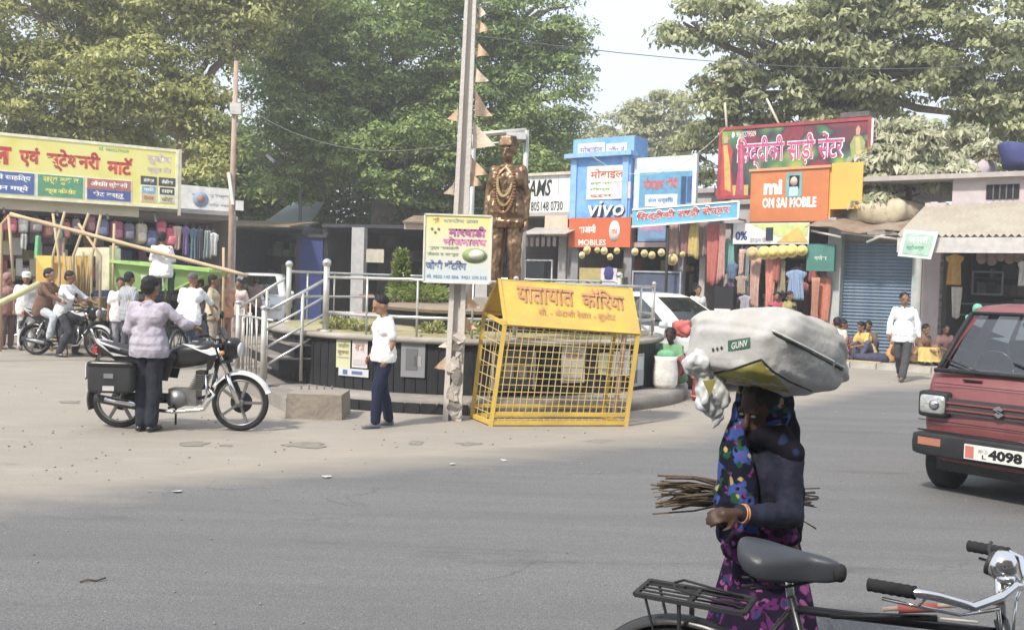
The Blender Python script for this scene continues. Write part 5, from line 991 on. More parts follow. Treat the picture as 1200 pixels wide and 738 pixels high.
bdm = bpy.data.materials.new('board_print'); bdm.use_nodes = True; t = bdm.node_tree; tc = t.nodes.new('ShaderNodeTexCoord'); sx = t.nodes.new('ShaderNodeSeparateXYZ'); t.links.new(tc.outputs['Object'], sx.inputs[0])
cr = t.nodes.new('ShaderNodeValToRGB'); mr_ = t.nodes.new('ShaderNodeMapRange'); mr_.inputs['From Max'].default_value = bh; t.links.new(sx.outputs['Z'], mr_.inputs['Value']); t.links.new(mr_.outputs[0], cr.inputs[0])
e_ = cr.color_ramp.elements; e_[0].color = (.55, .64, .72, 1); e_[1].color = (.76, .68, .22, 1); k = e_.new(.35); k.color = (.66, .66, .56, 1); k = e_.new(.7); k.color = (.72, .68, .44, 1)
t.links.new(cr.outputs[0], t.nodes['Principled BSDF'].inputs['Base Color']); t.nodes['Principled BSDF'].inputs['Roughness'].default_value = .5
MB().box((bw / 2, 0, bh / 2), (bw, .03, bh)).build('board', bdm, mbp)
for a, b in (((0, 0), (bw, 0)), ((0, bh), (bw, bh)), ((0, 0), (0, bh)), ((bw, 0), (bw, bh))): MB().bar((a[0], -.005, a[1]), (b[0], -.005, b[1]), .045, .022).build('frame', cm(.66, .64, .54), mbp)
def bt(s, x0, x1, y0, y1, c, b=.02): text(s, cm(*c), mbp, bw * x0, bw * x1, bh * y0, bh * y1, -.02, bold=b)
bt('मारवाडी', .36, .92, .68, .84, (.40, .10, .30), .045); bt('भोजनालय', .28, .93, .55, .68, (.60, .18, .40), .035); bt('शुद्ध शाकाहारी', .08, .52, .48, .54, (.2, .3, .15)); bt('जेवण व नाश्ता', .05, .52, .38, .45, (.2, .3, .15)); bt('जोशी कॅटिरंग', .03, .64, .19, .33, (.12, .18, .34), .04)
bt('श्री', .12, .22, .87, .96, (.55, .25, .1)); bt('मो. 9822 145 806  9421 370 512', .05, .95, .06, .12, (.2, .3, .36)); bt('घरपोच डबा', .28, .8, .89, .95, (.3, .4, .5))
MB().lathe([(bh * .11, 0), (bh * .11, .006)], 20, Matrix.Translation((bw * .76, -.018, bh * .41)) @ Matrix.Scale(1.7, 4, (1, 0, 0)) @ Matrix.Rotation(PI / 2, 4, 'X')).build('food_picture', cm(.26, .36, .12), mbp)
MB().lathe([(bh * .075, 0), (bh * .075, .006)], 18, Matrix.Translation((bw * .79, -.026, bh * .42)) @ Matrix.Scale(1.5, 4, (1, 0, 0)) @ Matrix.Rotation(PI / 2, 4, 'X')).build('food_plate', cm(.66, .66, .55), mbp)
for k in range(3): MB().lathe([(bh * .018, 0), (bh * .018, .005)], 10, Matrix.Translation((bw * (.11 + .05 * k), -.02, bh * (.79 - .05 * (k == 1)))) @ Matrix.Rotation(PI / 2, 4, 'X')).build('emblem_dot', cm(.2, .2, .1), mbp)
MB().bar((bw * .5, .04, bh * .3), (bw * .5, .15, bh * .3), .3, .03).bar((bw * .5, .04, bh * .8), (bw * .5, .15, bh * .8), .3, .03).build('bracket', steel_w, mbp)
# goalpost-shaped light frame behind the statue
gp = E('light_frame', (P(615, 350, 17).x, 17, .9), 0, 'thin steel gantry frame over the statue carrying a small floodlight', 'frame'); g0, g1, g2 = P(555, 158, 17), P(617, 153, 17), Vector((P(612, 330, 17).x, 17, .95))
MB().tube([g2, g1], .05, 8).build('upright', steel_w, gp, world=True); MB().tube([g0, g1], .045, 8).build('beam', steel_w, gp, world=True); MB().tube([g0 + Vector((0, 0, -.18)), g1 + Vector((0, 0, -.18))], .02, 6).build('beam', steel_w, gp, world=True); MB().tube([Vector((g0.x, 17, .95)), g0], .05, 8).build('upright', steel_w, gp, world=True); MB().box(P(605, 160, 16.9), (.35, .2, .12)).build('floodlight', cm(.5, .5, .5), gp, world=True)
# overhead wires
for i, (a, b, l) in enumerate((((540, 40, 12.1), (1260, 60, 30), 'thin overhead wire running right above the blue shop'), ((280, 120, 25.5), (548, 165, 20), 'dark overhead wire between rusty pole and concrete pole'), ((300, 190, 38), (700, 240, 36), 'lower drooping wire across the dark trees'), ((690, 180, 28), (850, 150, 27), 'wire from the blue shop roof to the saree banner'))):
    A, B = P(*a), P(*b); pts = [A.lerp(B, k / 16) - Vector((0, 0, 4 * (k / 16) * (1 - k / 16) * (.5 + i * .15))) for k in range(17)]; MB().tube(pts, .009 if i else .007, 5).build('overhead_wire', cm(.16, .16, .16) if i < 3 else cm(.5, .5, .45), label=l, cat='wire')
# ============================================================ people
def skinm(r, g, b): return mat('skin_%d' % int(r * 999), (r, g, b), .55, .08, 12, spec=.35)
SK = {'brown': skinm(.24, .125, .075), 'dark': skinm(.060, .032, .022), 'mid': skinm(.33, .185, .115)}
hairm = mat('hair', (.012, .010, .010), .5, .2, 30, .5, 60)
DEF = dict(pel=(0, 0, .93), wai=(0, 0, 1.10), che=(0, 0, 1.30), nek=(0, .01, 1.45), hed=(0, -.01, 1.60),
           sl=(.17, .01, 1.41), sr=(-.17, .01, 1.41), el=(.23, .03, 1.13), er=(-.23, .03, 1.13), wl=(.25, -.05, .89), wr=(-.25, -.05, .89),
           hl=(.09, 0, .90), hr=(-.09, 0, .90), kl=(.10, -.01, .49), kr=(-.10, -.01, .49), al=(.10, .03, .09), ar=(-.10, .03, .09), fl=None, fr=None, gl=None, gr=None)
def person(name_loc, rz, label, H=1.7, pose=None, wpose=None, top=None, bottom=None, skin='brown', hair='short', shoes=(.03, .03, .03), sleeve='short', vox=.016, group=None,
           untuck=.14, skirt=None, shawl=None, topm=None, botm=None, face=None, build_=1.0, name='person', all_m=None, tmat=None):
    k = H / 1.7; root = E(name, name_loc, rz, label, 'person' if name == 'person' else name.split('_')[-1], group)
    J = {a: (Vector(v) if v is not None else None) for a, v in DEF.items()}
    for a, v in (pose or {}).items(): J[a] = Vector(v)
    for a in J:
        if J[a] is not None: J[a] = J[a] * k
    I = root_m(root).inverted()
    for a, v in (wpose or {}).items(): J[a] = I @ v
    b = build_; sk = all_m or SK[skin]; mb = MB(); c = mb.capsule
    hd = J['hed']; nk = J['nek']; up = (hd - nk).normalized(); fw = Vector(face).normalized() if face else Vector((0, -1, 0)); fw = (fw - up * fw.dot(up)).normalized(); sd = up.cross(fw)     # sd: the person's right... sign does not matter
    lat = (J['sl'] - J['sr']).normalized(); lath = (J['hl'] - J['hr']).normalized() if (J['hl'] - J['hr']).length > .02 else lat
    # head and neck
    Mh = (Matrix((sd, -fw, up)).transposed() * 1.12).to_4x4(); Mh.translation = hd + up * .012 * k
    mb.se((0, .01 * k, .025 * k), (.076 * k, .095 * k, .095 * k), nu=16, nv=12, M=Mh); mb.se((0, -.022 * k, -.045 * k), (.056 * k, .062 * k, .062 * k), nu=12, nv=8, M=Mh)
    mb.capsule((0, -.088 * k, .008 * k), (0, -.108 * k, -.028 * k), .010 * k, .016 * k, 8, Mh)
    for s in (1, -1): mb.se((s * .078 * k, .01 * k, -.008 * k), (.010 * k, .020 * k, .032 * k), nu=8, nv=6, M=Mh); mb.se((s * .034 * k, -.078 * k, .028 * k), (.02 * k, .014 * k, .009 * k), nu=8, nv=5, M=Mh)
    mb.capsule((-.02 * k, -.078 * k, -.052 * k), (.02 * k, -.078 * k, -.052 * k), .011 * k, .011 * k, 6, Mh)
    c(nk - up * .03 * k, hd - up * .05 * k, .055 * k, .050 * k)
    # trunk
    def hcap(p, l, w_, r_): c(p - l * w_, p + l * w_, r_, r_)
    hcap(J['pel'], lath, .07 * k * b, .105 * k * b); hcap(J['wai'], (lat + lath).normalized(), .055 * k * b, .095 * k * b); hcap(J['che'], lat, .075 * k * b, .11 * k * b); hcap(J['nek'] - up * .06 * k, lat, .10 * k, .055 * k)
    c(J['pel'], J['wai'], .11 * k * b, .105 * k * b); c(J['wai'], J['che'], .105 * k * b, .115 * k * b); c(J['che'], J['nek'], .10 * k, .06 * k)
    for s in 'lr':
        S_, E_, W_, H_, K_, A_ = J['s' + s], J['e' + s], J['w' + s], J['h' + s], J['k' + s], J['a' + s]
        c(J['che'] + (S_ - J['che']) * .4, S_, .07 * k, .055 * k); c(S_, E_, .048 * k, .037 * k); c(E_, W_, .038 * k, .025 * k)
        d = J['g' + s] if J['g' + s] is not None else (W_ - E_).normalized(); 
        if J['g' + s] is not None: d = (d - W_).normalized()
        inn = (Vector((0, 0, 0)) + (J['che'] - S_)).normalized(); pl_ = d.cross(inn).normalized(); sid = pl_.cross(d).normalized()   # pl_: fingers spread axis
        pm_ = W_ + d * .05 * k; mb.capsule(W_, pm_ + d * .02 * k, .024 * k, .030 * k)
        hcap(pm_ + d * .02 * k, pl_, .022 * k, .017 * k)
        for q in range(4):
            o_ = pm_ + d * .035 * k + pl_ * (.03 - .02 * q) * k; L = (.032, .040, .038, .028)[q] * k; kd = (d * .9 + sid * .45).normalized(); kd2 = (d * .5 + sid * .85).normalized()
            c(o_, o_ + kd * L, .0095 * k, .009 * k, 7); c(o_ + kd * L, o_ + kd * L + kd2 * L * .8, .009 * k, .0075 * k, 7)
        tb = W_ + d * .03 * k + pl_ * .03 * k; c(tb, tb + (d * .6 + pl_ * .6 + sid * .4).normalized() * .04 * k, .012 * k, .010 * k, 7); tb2 = tb + (d * .6 + pl_ * .6 + sid * .4).normalized() * .04 * k; c(tb2, tb2 + (d * .9 + sid * .5).normalized() * .028 * k, .010 * k, .008 * k, 7)
        c(H_, K_, .078 * k * b, .055 * k); c(K_, A_, .052 * k, .036 * k)
        fd = (Vector(J['f' + s]) - A_).normalized() if J['f' + s] is not None else Vector((0, -1, 0)); J['_f' + s] = fd
        c(A_ + Vector((0, 0, -.03 * k)), A_ + fd * .15 * k + Vector((0, 0, -.05 * k)), .038 * k, .026 * k)
    remesh(mb, 'body', sk, root, vox if not all_m else .014, 3)
    # clothes
    if top is not None:
        t = MB(); c = t.capsule; g = .026 * k
        bx = b * 1.05
        def h2(p, l, w_, r_): c(p - l * w_, p + l * w_, r_, r_)
        dn = (J['pel'] - J['wai']).normalized(); hem = J['pel'] + dn * untuck * k if untuck > 0 else J['pel'] - dn * abs(untuck) * k
        c(J['nek'] - up * .045 * k, J['che'], .062 * k + g, .115 * k * bx + g); h2(J['che'], lat, .085 * k * b, .112 * k * b + g)
        h2(J['wai'], (lat + lath).normalized(), .068 * k * b, .105 * k * b + g); c(J['che'], J['wai'], .118 * k * b + g, .112 * k * b + g); h2(J['pel'].lerp(J['wai'], .4), lath, .078 * k * b, .116 * k * b + g * 1.3); h2(J['pel'], lath, .085 * k * b, .118 * k * b + g * 1.4)
        c(J['wai'], hem, .115 * k * b + g, .11 * k * b + g); h2(hem - dn * .06 * k, lath, .09 * k * b, .112 * k * b + g * 1.4)
        for s in 'lr':
            S_, E_, W_ = J['s' + s], J['e' + s], J['w' + s]; c(J['che'].lerp(S_, .45) + Vector((0, 0, .02 * k)), S_, .075 * k + g * .3, .050 * k + g * .3)
            if sleeve == 'short': c(S_, S_.lerp(E_, .72), .050 * k + g * .4, .048 * k + g * .7)
            elif sleeve == 'long': c(S_, E_, .050 * k + g * .4, .042 * k + g * .4); c(E_, E_.lerp(W_, .93), .042 * k + g * .4, .032 * k + g * .4)
            elif sleeve == 'rolled': c(S_, E_, .051 * k + g * .4, .043 * k + g * .5); c(E_, E_.lerp(W_, .25), .046 * k + g * .7, .044 * k + g * .7)
        hz_ = hem; nn = dn
        def cut(q):
            h_ = (q - hz_).dot(nn)
            return q - nn * h_ if h_ > 0 else q
        remesh(t, 'shirt', topm or tmat or cm(*top, kind='cloth'), root, vox * .95, 3, .016 * k, 9, fn=cut)
        cl = MB(); cl.tube([nk + sd * math.cos(a) * .066 * k + fw * math.sin(a) * .070 * k + up * (-.012 - .012 * math.sin(a)) * k for a in [j * 2 * PI / 12 for j in range(13)]], .011 * k, 6, cap=False); cl.build('collar', topm or cm(*[x * .94 for x in top], kind='cloth'), root)
    if bottom is not None and not skirt:
        t = MB(); c = t.capsule; g = .020 * k
        for p_, l_, w_, r_ in ((J['pel'], lath, .070, .105),) + (((J['pel'].lerp(J['wai'], .35), lath, .065, .10),) if top is None or untuck < .05 else ()): c(p_ - l_ * w_ * k * b, p_ + l_ * w_ * k * b, r_ * k * b + g * .3, r_ * k * b + g * .3)
        for s in 'lr':
            H_, K_, A_ = J['h' + s], J['k' + s], J['a' + s]; c(J['pel'], H_, .10 * k * b, .085 * k * b + g * .5); c(H_, K_, .082 * k * b + g, .060 * k + g); c(K_, A_ + (K_ - A_) * .04, .058 * k + g, .050 * k + g)
        remesh(t, 'trousers', botm or cm(*bottom, kind='cloth'), root, vox * .95, 3, .014 * k, 10)
    if skirt:                                  # a long skirt, dhoti or sari bottom: ring loft from waist to hem following the legs
        t = MB(); n = 30; rows = 14; vs = []
        a0 = J['wai']; kn = (J['kl'] + J['kr']) / 2; hm_ = (J['al'] + J['ar']) / 2 + Vector((0, 0, .02))
        if skirt == 'knee': hm_ = kn + (hm_ - kn) * .35
        for j in range(rows + 1):
            f = j / rows; p = a0.lerp(J['pel'], f / .25) if f < .25 else (J['pel'].lerp(kn, (f - .25) / .35) if f < .6 else kn.lerp(hm_, (f - .6) / .4))
            rx = (.125 + .10 * min(1, f * 1.5)) * k * max(b, .95) + (J['kl'] - J['kr']).length * .28 * f; ry = (.125 + .06 * f) * k * max(b, .95) + .4 * abs(J['kl'].y - J['kr'].y) * f
            for i in range(n): a = 2 * PI * i / n; q_ = 1 + .10 * f * math.sin(a * 9 + f * 2) + .05 * math.sin(a * 4 + 1); vs.append(p + lath * math.cos(a) * rx * q_ + Vector((0, 1, 0)) * math.sin(a) * ry * q_)
        fs = [(j * n + i, j * n + (i + 1) % n, (j + 1) * n + (i + 1) % n, (j + 1) * n + i) for j in range(rows) for i in range(n)] + [tuple(range(n)), tuple(rows * n + i for i in range(n))[::-1]]
        t.add(vs, fs, None, True).build('skirt', botm or cm(*bottom, kind='cloth'), root)
    if hair:
        t = MB()
        if hair == 'short': t.se((0, .022 * k, .048 * k), (.084 * k, .093 * k, .083 * k), nu=18, nv=12, M=Mh); t.se((0, .05 * k, .0), (.078 * k, .062 * k, .07 * k), nu=14, nv=8, M=Mh)
        elif hair == 'tuft': t.se((0, .028 * k, .050 * k), (.083 * k, .092 * k, .084 * k), nu=18, nv=12, M=Mh); t.capsule((0, .0, .10 * k), (.02 * k, .05 * k, .20 * k), .03 * k, .008 * k, 8, Mh); t.capsule((0, .0, .10 * k), (-.03 * k, -.02 * k, .17 * k), .025 * k, .008 * k, 8, Mh)
        elif hair == 'cap': t.se((0, .015 * k, .060 * k), (.088 * k, .102 * k, .072 * k), .6, 1, nu=18, nv=10, M=Mh)
        elif hair == 'bun': t.se((0, .022 * k, .045 * k), (.086 * k, .095 * k, .084 * k), nu=18, nv=12, M=Mh); t.se((0, .115 * k, .0), (.045 * k, .04 * k, .045 * k), nu=12, nv=8, M=Mh); t.se((0, .05 * k, -.02 * k), (.07 * k, .06 * k, .08 * k), nu=12, nv=8, M=Mh)
        elif hair == 'gandhi': t.box((0, .01 * k, .10 * k), (.155 * k, .22 * k, .10 * k), M=Mh, taper=.72)
        elif hair == 'grey': t.se((0, .02 * k, .042 * k), (.083 * k, .093 * k, .083 * k), nu=18, nv=12, M=Mh)
        hm2 = all_m or (cm(.72, .72, .70, kind='cloth') if hair == 'cap' else (cm(.10, .10, .10) if hair == 'grey' else hairm))
        remesh(t, 'cap' if hair in ('cap', 'gandhi') else 'hair', hm2, root, .012 * k, 3, 0 if hair in ('cap', 'gandhi') else .006, 40)
        if hair == 'cap': MB().se((0, -.10 * k, .035 * k), (.06 * k, .05 * k, .012 * k), nu=12, nv=6, M=Mh).build('cap_peak', hm2, root)
    if shoes is not None:
        t = MB()
        for s in 'lr':
            A_ = J['a' + s]; fd = J['_f' + s]; h_ = A_ + Vector((0, 0, -.055 * k)) - fd * .03 * k; t = MB(); t.capsule(h_, h_ + fd * .11 * k, .042 * k, .042 * k, 10); t.capsule(h_ + fd * .08 * k, h_ + fd * .19 * k + Vector((0, 0, -.012 * k)), .042 * k, .030 * k, 10)
            lowest = min(v[2] for v in t.v); t.v = [(v[0], v[1], max(v[2], lowest + .018 * k)) for v in t.v]; t.build('shoe', cm(*shoes, kind='gloss'), root)
    if shawl:                                  # headscarf/veil: shell over head falling on the shoulders
        t = MB(); t.se((0, .02 * k, .03 * k), (.105 * k, .118 * k, .115 * k), nu=18, nv=12, M=Mh); t.capsule(hd - fw * .05 * k, nk - fw * .07 * k, .10 * k, .12 * k); t.capsule(J['sl'] - fw * .04 * k, J['sr'] - fw * .04 * k, .085 * k, .085 * k); t.capsule(nk - fw * .06 * k, J['wai'] - fw * .09 * k, .11 * k, .10 * k)
        fc = hd + fw * .115 * k - up * .01 * k
        def open_face(q): d_ = q - fc; r_ = .085 * k; return q - fw * max(0, r_ - d_.length) * 2.2 if d_.length < r_ else q
        remesh(t, 'veil', shawl if not isinstance(shawl, tuple) else cm(*shawl, kind='cloth'), root, .016 * k, 3, .014, 9, fn=open_face)
    if vox < .014:
        for s in (1, -1): MB().se((s * .030 * k, -.083 * k, .010 * k), (.013 * k, .008 * k, .0065 * k), nu=10, nv=6, M=Mh).build('eye', cm(.10, .09, .08, kind='gloss'), root)
    root['_j'] = 0; del root['_j']
    return root, J
def sit(seat=.45, spread=.12, kf=-.42, lean=.0): # seated pose, seat height
    return dict(pel=(0, 0, seat + .10), wai=(0, -.02 - lean * .3, seat + .28), che=(0, -.03 - lean * .7, seat + .47), nek=(0, -.03 - lean, seat + .62), hed=(0, -.05 - lean * 1.2, seat + .77), sl=(.17, -.02 - lean, seat + .58), sr=(-.17, -.02 - lean, seat + .58),
                el=(.22, -.12 - lean, seat + .33), er=(-.22, -.12 - lean, seat + .33), wl=(.12, -.36 - lean, seat + .28), wr=(-.12, -.36 - lean, seat + .28), hl=(.09, 0, seat + .08), hr=(-.09, 0, seat + .08),
                kl=(spread + .02, kf, seat + .06), kr=(-spread - .02, kf, seat + .06), al=(spread, kf + .02, max(.08, seat - .38)), ar=(-spread, kf + .02, max(.08, seat - .38)))
def floor_sit(lean=.12, squat=True):
    d = sit(.10, .2, -.32, lean); d.update(kl=(.26, -.30, .48 if squat else .16), kr=(-.26, -.30, .48 if squat else .16), al=(.12, -.38 if squat else -.25, .08), ar=(-.12, -.38 if squat else -.25, .08)); return d
def feet(px, py, z=0.0): g = G(px, py, z); return Vector((g.x, g.y, z))

# --- man in lilac shirt beside the motorcycle (back view)
f = feet(173, 505); Yp = f.y - .05
pm, _ = person(f, math.radians(165), 'man in a lilac shirt standing with his back turned beside the black and silver motorcycle', 1.66, build_=1.0,
    pose=dict(sl=(.19, .01, 1.41), sr=(-.19, .01, 1.41), er=(-.36, -.12, 1.22), wr=(-.38, -.34, 1.16), el=(.25, .02, 1.14), wl=(.20, -.16, .96), al=(.07, .03, .09), ar=(-.06, .02, .09), kl=(.08, -.01, .5), kr=(-.07, -.01, .5)), top=(.42, .385, .46), bottom=(.03, .035, .05), shoes=(.03, .03, .035), sleeve='rolled', vox=.012, untuck=.09)
# --- boy in white T-shirt
f = feet(447, 500)
person(f, math.radians(-62), 'boy in a white T-shirt and navy track pants looking down, standing before the black-tiled wall', 1.53, face=(-.1, -1, -.35),
    pose=dict(hed=(0, -.05, 1.585), er=(-.20, .04, 1.14), wr=(-.17, -.12, .93), el=(.20, .06, 1.13), wl=(.19, -.03, .92), al=(.10, -.12, .09), kl=(.10, -.10, .49), ar=(-.10, .14, .09), kr=(-.10, .04, .49)), top=(.80, .80, .80), bottom=(.02, .028, .06), hair='tuft', shoes=(.10, .13, .18), vox=.012, untuck=.06, skin='mid')
# --- walking man, right
f = feet(1056, 446)
person(f, math.radians(-35), 'man in an untucked white shirt and dark trousers walking across the road on the right', 1.76, build_=.92, face=(.5, -1, -.2),
    pose=dict(kl=(.10, -.10, .50), al=(.08, -.30, .10), kr=(-.08, .02, .50), ar=(-.08, .30, .14), er=(-.26, .02, 1.14), wr=(-.24, -.14, .92), el=(.25, .06, 1.13), wl=(.27, .10, .88)), top=(.78, .80, .82), bottom=(.07, .07, .075), sleeve='long', untuck=.16, vox=.014)
# --- plaid man by the shops
f = FR.pt(FR.uz(817, 370, 1.6)[0], 1.6, .11)
person(f, math.radians(10), 'man in a pale plaid shirt standing by the shop fronts beside the white car', 1.68, top=(.60, .60, .56), bottom=(.05, .05, .06), topm=stripe_mat((.62, .62, .58), (.42, .42, .38)), sleeve='rolled', pose=dict(er=(-.25, -.02, 1.15), wr=(-.12, -.2, 1.1)))
# --- seated group on the pavement
grp = 'people sitting on the pavement before the shutter'
def seated(px, py, rz, label, top, bottom, z=.11, **k): f = FR.pt(FR.uz(px, py, .6)[0], .55 + max(0, (py - 408)) * .11, z); return person(f, math.radians(rz), label, k.pop('H', 1.62), pose=floor_sit(k.pop('lean', .12), k.pop('squat', True)), top=top, bottom=bottom, group=grp, **k)
seated(974, 409, 20, 'person in a pink and white wrap sitting left of the red-shirted one', (.60, .32, .34), (.3, .2, .2), shawl=(.55, .30, .33))
seated(984, 412, 60, 'person in a red top sitting leaning forward before the shutter', (.55, .09, .11), (.30, .08, .10), hair='bun')
seated(1003, 424, 170, 'man in a cream shirt sitting on the ground with his back to the road', (.68, .60, .44), (.10, .08, .08), squat=False, sleeve='long', H=1.75, build_=1.1)
seated(1031, 418, -70, 'person in a yellow top sitting with knees folded before the shutter', (.66, .46, .10), (.10, .10, .18), hair='bun', lean=.2)
seated(1024, 412, -40, 'dark-haired person in brown sitting behind the one in yellow', (.16, .11, .08), (.08, .07, .1))
seated(1058, 417, 30, 'person in orange half hidden behind the walking man', (.60, .30, .08), (.2, .1, .08), shawl=(.55, .26, .08))
seated(1086, 417, 25, 'person in a brown top and yellow skirt squatting by the pink pier', (.22, .12, .08), (.60, .42, .10), skirt='long', sleeve='long')
seated(1103, 408, 0, 'person in a dark red cap sitting at the foot of the awning shop', (.25, .12, .12), (.12, .1, .1))
e = E('ground_bundle', FR.pt(FR.uz(1022, 423, 1.7)[0], 1.9, .11), 0, 'dark folded cloth bundle between the cream-shirted man and the yellow one', 'bundle'); MB().se((0, 0, .1), (.42, .22, .12), .6, .8, 18, 8, fn=lump).build('cloth', cm(.07, .07, .12, kind='cloth'), e)
e = E('wooden_plank', FR.pt(FR.uz(1010, 425, 2)[0], 2.25, .11), FR.rz, 'thin light wooden plank lying before the seated group', 'plank'); MB().box((0, 0, .02), (1.0, .1, .03)).build('board', cm(.5, .38, .2), e)
# woman in green sari by the van
f = feet(1142, 440)
person(f, math.radians(-15), 'woman in a green sari with a veil over her head standing behind the van', 1.55, top=(.10, .42, .28), bottom=(.12, .45, .30), skirt='long', shawl=(.13, .50, .34), sleeve='long', shoes=(.1, .08, .06))
f = feet(1172, 436); person(f, math.radians(40), 'person in white seen through the windscreen of the van', 1.58, top=(.66, .66, .70), bottom=(.5, .5, .52), sleeve='long', hair='bun')
# seated vendor at the right end of the plinth
f = Vector((2.62, 15.0, .2)); person(f, math.radians(-30), 'vendor in a green cloth sitting at the right end of the island plinth', 1.55, pose=floor_sit(.15), top=(.16, .34, .16), bottom=(.3, .08, .08), hair='bun', skin='dark', shawl=None)
def bag(name, label, cat, px, py, z, rx, rz_, col, open_=True):
    f = feet(px, py, z) if not isinstance(px, Vector) else px; e = E(name, f, rnd.uniform(0, 1), label, cat); h = rz_
    MB().lathe([(rx * .8, 0), (rx, h * .15), (rx * 1.02, h * .5), (rx * .9, h * .85), (rx * .98, h), (rx * .90, h), (rx * .8, h * .8), (.01, h * .72)], 20, Matrix.Scale(.8, 4, (0, 1, 0))).build('sack_body', cm(*col, kind='cloth'), e); return e
e = bag('white_sack', 'open white woven sack standing on the plinth by the vendor', 'sack', Vector((2.40, 14.5, .2)), 0, .2, .20, .50, (.70, .68, .64)); MB().se((0, 0, .5), (.16, .13, .10), .8, 1, 14, 8, fn=lump).build('green_cloth', cm(.14, .40, .20, kind='cloth'), e)
e = bag('red_jar', 'dark red jar of goods standing beside the white sack', 'jar', Vector((2.98, 14.7, 0)), 0, .2, .13, .34, (.32, .05, .06)); MB().lathe([(.135, .34), (.135, .38), (.05, .39)], 16).build('lid', cm(.5, .1, .08), e); MB().lathe([(.137, .06), (.137, .09), (.13, .09)], 16).build('band', cm(.62, .25, .06), e)
e = E('red_plastic_bag', Vector((2.72, 14.9, 1.12)), 0, 'crumpled red plastic bag on the vendor head by the white car', 'bag'); MB().se((0, 0, 0), (.15, .12, .12), .6, .7, 34, 20, fn=lambda p: p * (1 + .45 * noise.noise(p * 11) + .2 * noise.noise(p * 30))).build('bag', cm(.58, .12, .10), e)
# --- background people on the left and behind the island
def cyc(seat=.80): return None
for (px, py, rz, lab, tp, bt_, kw) in ((30, 410, 30, 'man in white with a white cap standing behind the two riders', (.74, .74, .72), (.6, .6, .6), dict(hair='cap')),
        (150, 422, 150, 'man in a grey checked shirt standing among the parked bicycles', (.34, .36, .38), (.08, .08, .1), dict(topm=stripe_mat((.42, .44, .46), (.22, .23, .26)))),
        (140, 419, 20, 'person in white standing left of the man in checks', (.72, .70, .70), (.3, .3, .34), {}),
        (248, 418, 100, 'man in khaki walking by the green cart', (.52, .46, .30), (.36, .30, .22), {}),
        (232, 414, -60, 'person in a dark jacket standing by the green cart', (.10, .10, .12), (.12, .12, .14), {}),
        (263, 410, -120, 'person in orange standing near the foot of the rusty pole', (.60, .28, .14), (.35, .18, .12), dict(shawl=(.55, .30, .20))),
        (8, 409, 60, 'person in a rust checked shawl at the left edge', (.36, .18, .16), (.2, .12, .12), dict(shawl=(.34, .18, .16))),
        (278, 404, 0, 'person in pale pink near the white car', (.62, .46, .42), (.4, .3, .3), {}),
        (343, 372, 200, 'person in khaki standing in the shade behind the island', (.30, .27, .18), (.1, .1, .1), {}),
        (338, 370, 160, 'person in dark brown standing in the shade behind the island', (.12, .08, .07), (.06, .06, .07), {}),
        (402, 366, 90, 'person in pale blue standing in front of the dark arcade', (.34, .42, .48), (.1, .1, .14), {}),
        (443, 368, 30, 'person in rust red beside the stall table', (.36, .12, .07), (.1, .08, .08), {}),
        (658, 372, 20, 'person in a white cap beyond the kiosk roof', (.66, .66, .64), (.2, .2, .2), dict(hair='cap')), (644, 372, 40, 'dark-haired person beyond the kiosk roof left of the white cap', (.2, .2, .24), (.1, .1, .1), {}),
        (696, 372, 0, 'man in light grey at the blue shop counter', (.50, .50, .52), (.1, .1, .12), {}), (925, 402, 30, 'shopkeeper in olive in front of the striped kurta', (.34, .30, .08), (.12, .1, .1), {}), (909, 401, 0, 'customer in crimson beside the shopkeeper in olive', (.42, .06, .10), (.1, .08, .08), {})):
    person(feet(px, py) if px < 690 else FR.pt(FR.uz(px, 370, .7)[0], .7, .11), math.radians(rz), lab, rnd.uniform(1.58, 1.72), top=tp, bottom=bt_, vox=.022, **kw)
f = P(189, 322, 19.5); f.z -= .0
person(Vector((f.x, f.y, f.z - .45)), math.radians(190), 'man in white sitting on the rim of the green cart with his back turned', 1.66, pose=sit(.45), top=(.80, .80, .80), bottom=(.05, .10, .07), sleeve='long', vox=.018)

# --- statue
gold = mat('gilded_bronze', (.13, .075, .045), .38, .3, 5, .3, 18, metal=.75, col2=(.27, .18, .11), s2=2.5, f2=.3)
sp_ = P(591, 340, 16.0); sp_.z = 1.50
stt, SJ = person(sp_, math.radians(-12), 'large gilded bronze statue of a man in cap and buttoned coat, draped with garlands', 2.62, all_m=gold, topm=gold, botm=gold, top=(1, 1, 1), bottom=(1, 1, 1), sleeve='long', hair='gandhi', shoes=None, untuck=.16, name='bronze_statue', face=(-.15, -1, .02), build_=.94, vox=.014,
    pose=dict(sl=(.150, .01, 1.40), sr=(-.150, .01, 1.40), el=(.205, .03, 1.12), wl=(.22, -.02, .86), er=(-.205, .03, 1.12), wr=(-.22, -.02, .86), al=(.11, .02, .08), ar=(-.11, -.02, .08)))
kS = 2.62 / 1.7
for s in (1, -1): MB().box((s * .075 * kS, -.150 * kS, .98 * kS), (.085 * kS, .02 * kS, .10 * kS)).build('coat_pocket', gold, stt)
MB().box((.07 * kS, -.148 * kS, 1.27 * kS), (.07 * kS, .02 * kS, .07 * kS)).build('coat_pocket', gold, stt)
for i in range(5): MB().se((0, -.155 * kS, (1.33 - .09 * i) * kS), (.012 * kS, .01 * kS, .012 * kS), nu=8, nv=5).build('coat_button', gold, stt)
for s in (1, -1): MB().plate([(0, -.10 * kS, 1.42 * kS), (s * .07 * kS, -.10 * kS, 1.43 * kS), (s * .06 * kS, -.15 * kS, 1.34 * kS)], .012).build('lapel', gold, stt)
